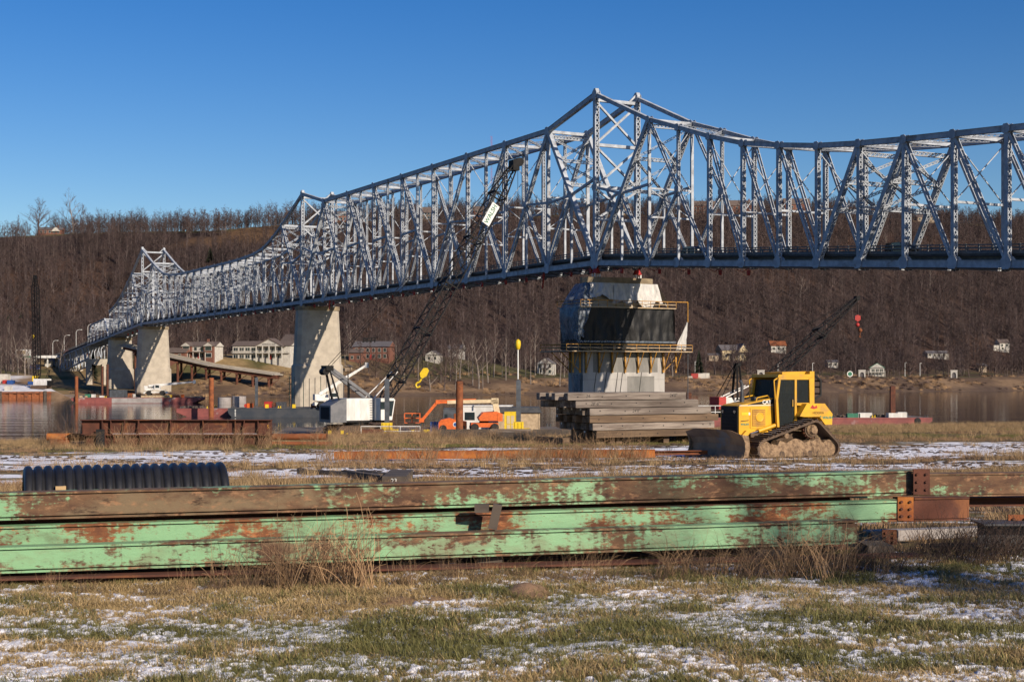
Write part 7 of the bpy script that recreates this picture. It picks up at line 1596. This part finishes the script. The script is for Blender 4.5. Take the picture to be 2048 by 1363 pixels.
pm('lawn_green', (.10, .105, .03, 1), (.22, .195, .062, 1), scale=9, rough=.8, rand=.35); pm('lawn_tan', (.54, .385, .18, 1), (.37, .26, .115, 1), scale=9, rough=.9, rand=.3)
LG = [clump(200+i, 16, .055, .03, .095, .0032, .9, 'lawn_green', 'lawn_%d' % i) for i in range(4)]+[clump(210+i, 16, .06, .025, .08, .0032, 1.2, 'lawn_tan', 'lawn_t%d' % i) for i in range(4)]
n = 70000; y = 7.3+(17.2-7.3)*rng.rand(n)**.85; x = (rng.rand(n)-.5)*2*(.385*y+.35); g1 = fbm(x*.8, y*1.4, 3)+.35*(rng.rand(n)-.5)+np.interp(x, [-6, 0, 6], [.08, -.01, -.01])+np.interp(y, [7, 11, 14, 16], [.03, -.03, .02, .12])
pick = np.where(g1 < .465, rng.randint(0, 4, n), rng.randint(4, 8, n)); s_ = rng.uniform(.6, 1.25, n)*np.where(fbm(x*1.7+3, y*2.2, 3) > .58, 1.35, .9)
scatter('lawn_grass', 'short green and straw-coloured lawn grass poking through snow', 'grass', np.stack([x, y, gza(x, y)], 1), np.stack([0*x, 0*x, rng.uniform(0, 6.28, n)], 1), np.stack([s_*1.15, s_*1.15, s_], 1), pick, LG)
TG = [clump(300+i, 30, .16, .14, .46, .0042, .8, 'grass_dry', 'tuft_%d' % i) for i in range(5)]+[clump(320+i, 30, .2, .08, .24, .005, 1.1, 'weed_dry', 'tuft_w%d' % i) for i in range(3)]+[clump(340+i, 40, .22, .05, .14, .005, .9, 'grass_green', 'tuft_g%d' % i) for i in range(3)]
n = 60000; y = 16.9+(98-16.9)*rng.rand(n)**.8; x = (rng.rand(n)-.5)*2*(.40*y+1.0); v = y-.5*x; yb = y-.28*x
d = np.zeros(n); d += np.where((v > 60) & (v < 86), .95, 0)*np.where(v > 67, 1, .5)
d = np.maximum(d, np.interp(yb, [17, 29, 31, 34.5, 36, 41, 42.5, 44.5, 46, 58, 62, 100], [.2, .2, .7, .7, .06, .06, .4, .4, .02, .04, .4, .6]))
d *= .35+1.1*nsm(.35, .6, fbm(x/3.0, y/2.0, 4)); tall = np.where((v > 66) | (fbm(x/2+7, y/2, 3) > .55), 1, 0)
ok = (rng.rand(n) < d) & (v < 92); x, y, v, yb, tall = x[ok], y[ok], v[ok], yb[ok], tall[ok]; n = len(x)
gr = (fbm(x/7+3, y/3, 3) > .5) & (v > 54) & (v < 70)
pick = np.where(gr, rng.randint(8, 11, n), np.where(tall > 0, rng.randint(0, 5, n), rng.randint(5, 8, n))); s_ = rng.uniform(.6, 1.35, n)*np.where(v > 66, np.where(x > .21*y, .6, .5), .8)
# keep the footprint of the bulldozer and stacks clear of tall stalks
dx, dy = x-dozer.location.x, y-dozer.location.y; near = (np.hypot(dx, dy) < 3.0); s_ = np.where(near, s_*.35, s_)
scatter('dry_grass', 'tan dry grass tufts along the bank and between the snow patches', 'grass', np.stack([x, y, gza(x, y)], 1), np.stack([rng.uniform(-.1, .1, n), rng.uniform(-.1, .1, n), rng.uniform(0, 6.28, n)], 1), np.stack([s_*1.2, s_*1.2, s_], 1), pick, TG)
# clods of mud breaking up the snow
cl = []
for i in range(4):
    r_ = random.Random(70+i); m = MB()
    m.loft([[(rr*math.cos(t)*r_.uniform(.7, 1.2), rr*math.sin(t)*r_.uniform(.7, 1.2), zz) for t in np.linspace(0, 6.28, 8)[:-1]] for rr, zz in ((1, -.3), (.95, .2), (.5, .55))]); cl.append(mesh_of(m, 'clod_%d' % i, 'mud_dark'))
n = 9000; y = rng.uniform(37, 62, n); x = (rng.rand(n)-.5)*2*(.39*y); ok = fbm(x/2.2, y/1.3, 4) > .5; x, y = x[ok], y[ok]; n = len(x); s_ = rng.uniform(.02, .09, n)
scatter('mud_clods', 'dark lumps of churned mud in the snow', 'mud', np.stack([x, y, gza(x, y)], 1), np.stack([0*x, 0*x, rng.uniform(0, 6.28, n)], 1), np.stack([s_*1.5, s_, s_*.7], 1), rng.randint(0, 4, n), cl)
# long weeds round the beams
def stalks(seed, nb, rad, h0, h1, w, mat, name):
    r_ = random.Random(seed); m = MB()
    for i in range(nb):
        a = r_.uniform(0, 6.28); rr = rad*math.sqrt(r_.random()); p = Vector((rr*math.cos(a), rr*math.sin(a)*.4, -.02)); d = Vector((r_.uniform(-.5, .5), r_.uniform(-.5, .3), 1)).normalized(); L = r_.uniform(h0, h1); k = 7; bend = Vector((r_.uniform(-1, 1), r_.uniform(-.8, .3), -r_.uniform(.3, 1.4)))*.30; P = [p]
        for j in range(k): d = (d+bend*(j/k)**1.0*.9).normalized(); q = P[-1]+d*(L/k); q.z = max(q.z, .01); P.append(q)
        for j in range(k): seg3(m, P[j], P[j+1], w*(1-j/k*.7), w*(1-(j+1)/k*.7), 3)
    return mesh_of(m, name, mat)
WD = [stalks(400+i, 26, .28, .35, .85, .0045, 'weed_dry', 'weed_%d' % i) for i in range(4)]+[stalks(420+i, 34, .30, .2, .55, .003, 'weed_dark', 'weed_d%d' % i) for i in range(3)]
pts = []; pk = []; sc = []
def weeds(px0, px1, Y0, Y1, cnt, kinds, s0, s1):
    for i in range(cnt):
        px = random.uniform(px0, px1); Y = random.uniform(Y0, Y1); a = at(px, 745, Y); pts.append((a.x, a.y, gz(a.x, a.y)-.01)); pk.append(random.choice(kinds)); s = random.uniform(s0, s1); sc.append((s, s, s))
random.seed(12)
weeds(455, 690, 14.45, 14.85, 13, (0, 1, 2, 3), .6, 1.0); weeds(430, 900, 14.4, 14.9, 30, (0, 4, 5, 6), .35, .7); weeds(880, 1330, 14.7, 15.3, 34, (4, 5, 6, 0), .3, .6); weeds(1330, 1860, 14.9, 16.1, 50, (4, 5, 6, 1), .45, .95); weeds(1860, 2060, 16.0, 17.3, 26, (4, 5, 6), .7, 1.3); weeds(-20, 430, 14.2, 14.6, 26, (4, 0, 5), .22, .45); weeds(1500, 1720, 15.2, 15.7, 10, (0, 1), .7, 1.0); weeds(580, 720, 14.4, 14.7, 3, (0, 2), 1.1, 1.3)
weeds(640, 1290, 44.8, 46.0, 60, (0, 1, 2), .8, 1.5); weeds(90, 660, 57.5, 58.6, 40, (0, 1, 2, 3), .8, 1.5); weeds(860, 1100, 66, 68.5, 30, (0, 1, 2), .6, 1.1); weeds(640, 880, 66, 73, 40, (0, 1, 2, 3), .7, 1.2)
weeds(100, 160, 61, 63, 6, (5, 6), 2.5, 3.5)
scatter('tall_weeds', 'tangled dead weed stalks leaning against the beams', 'weeds', pts, [(0, 0, random.uniform(-.6, .6)) for _ in pts], sc, pk, WD)
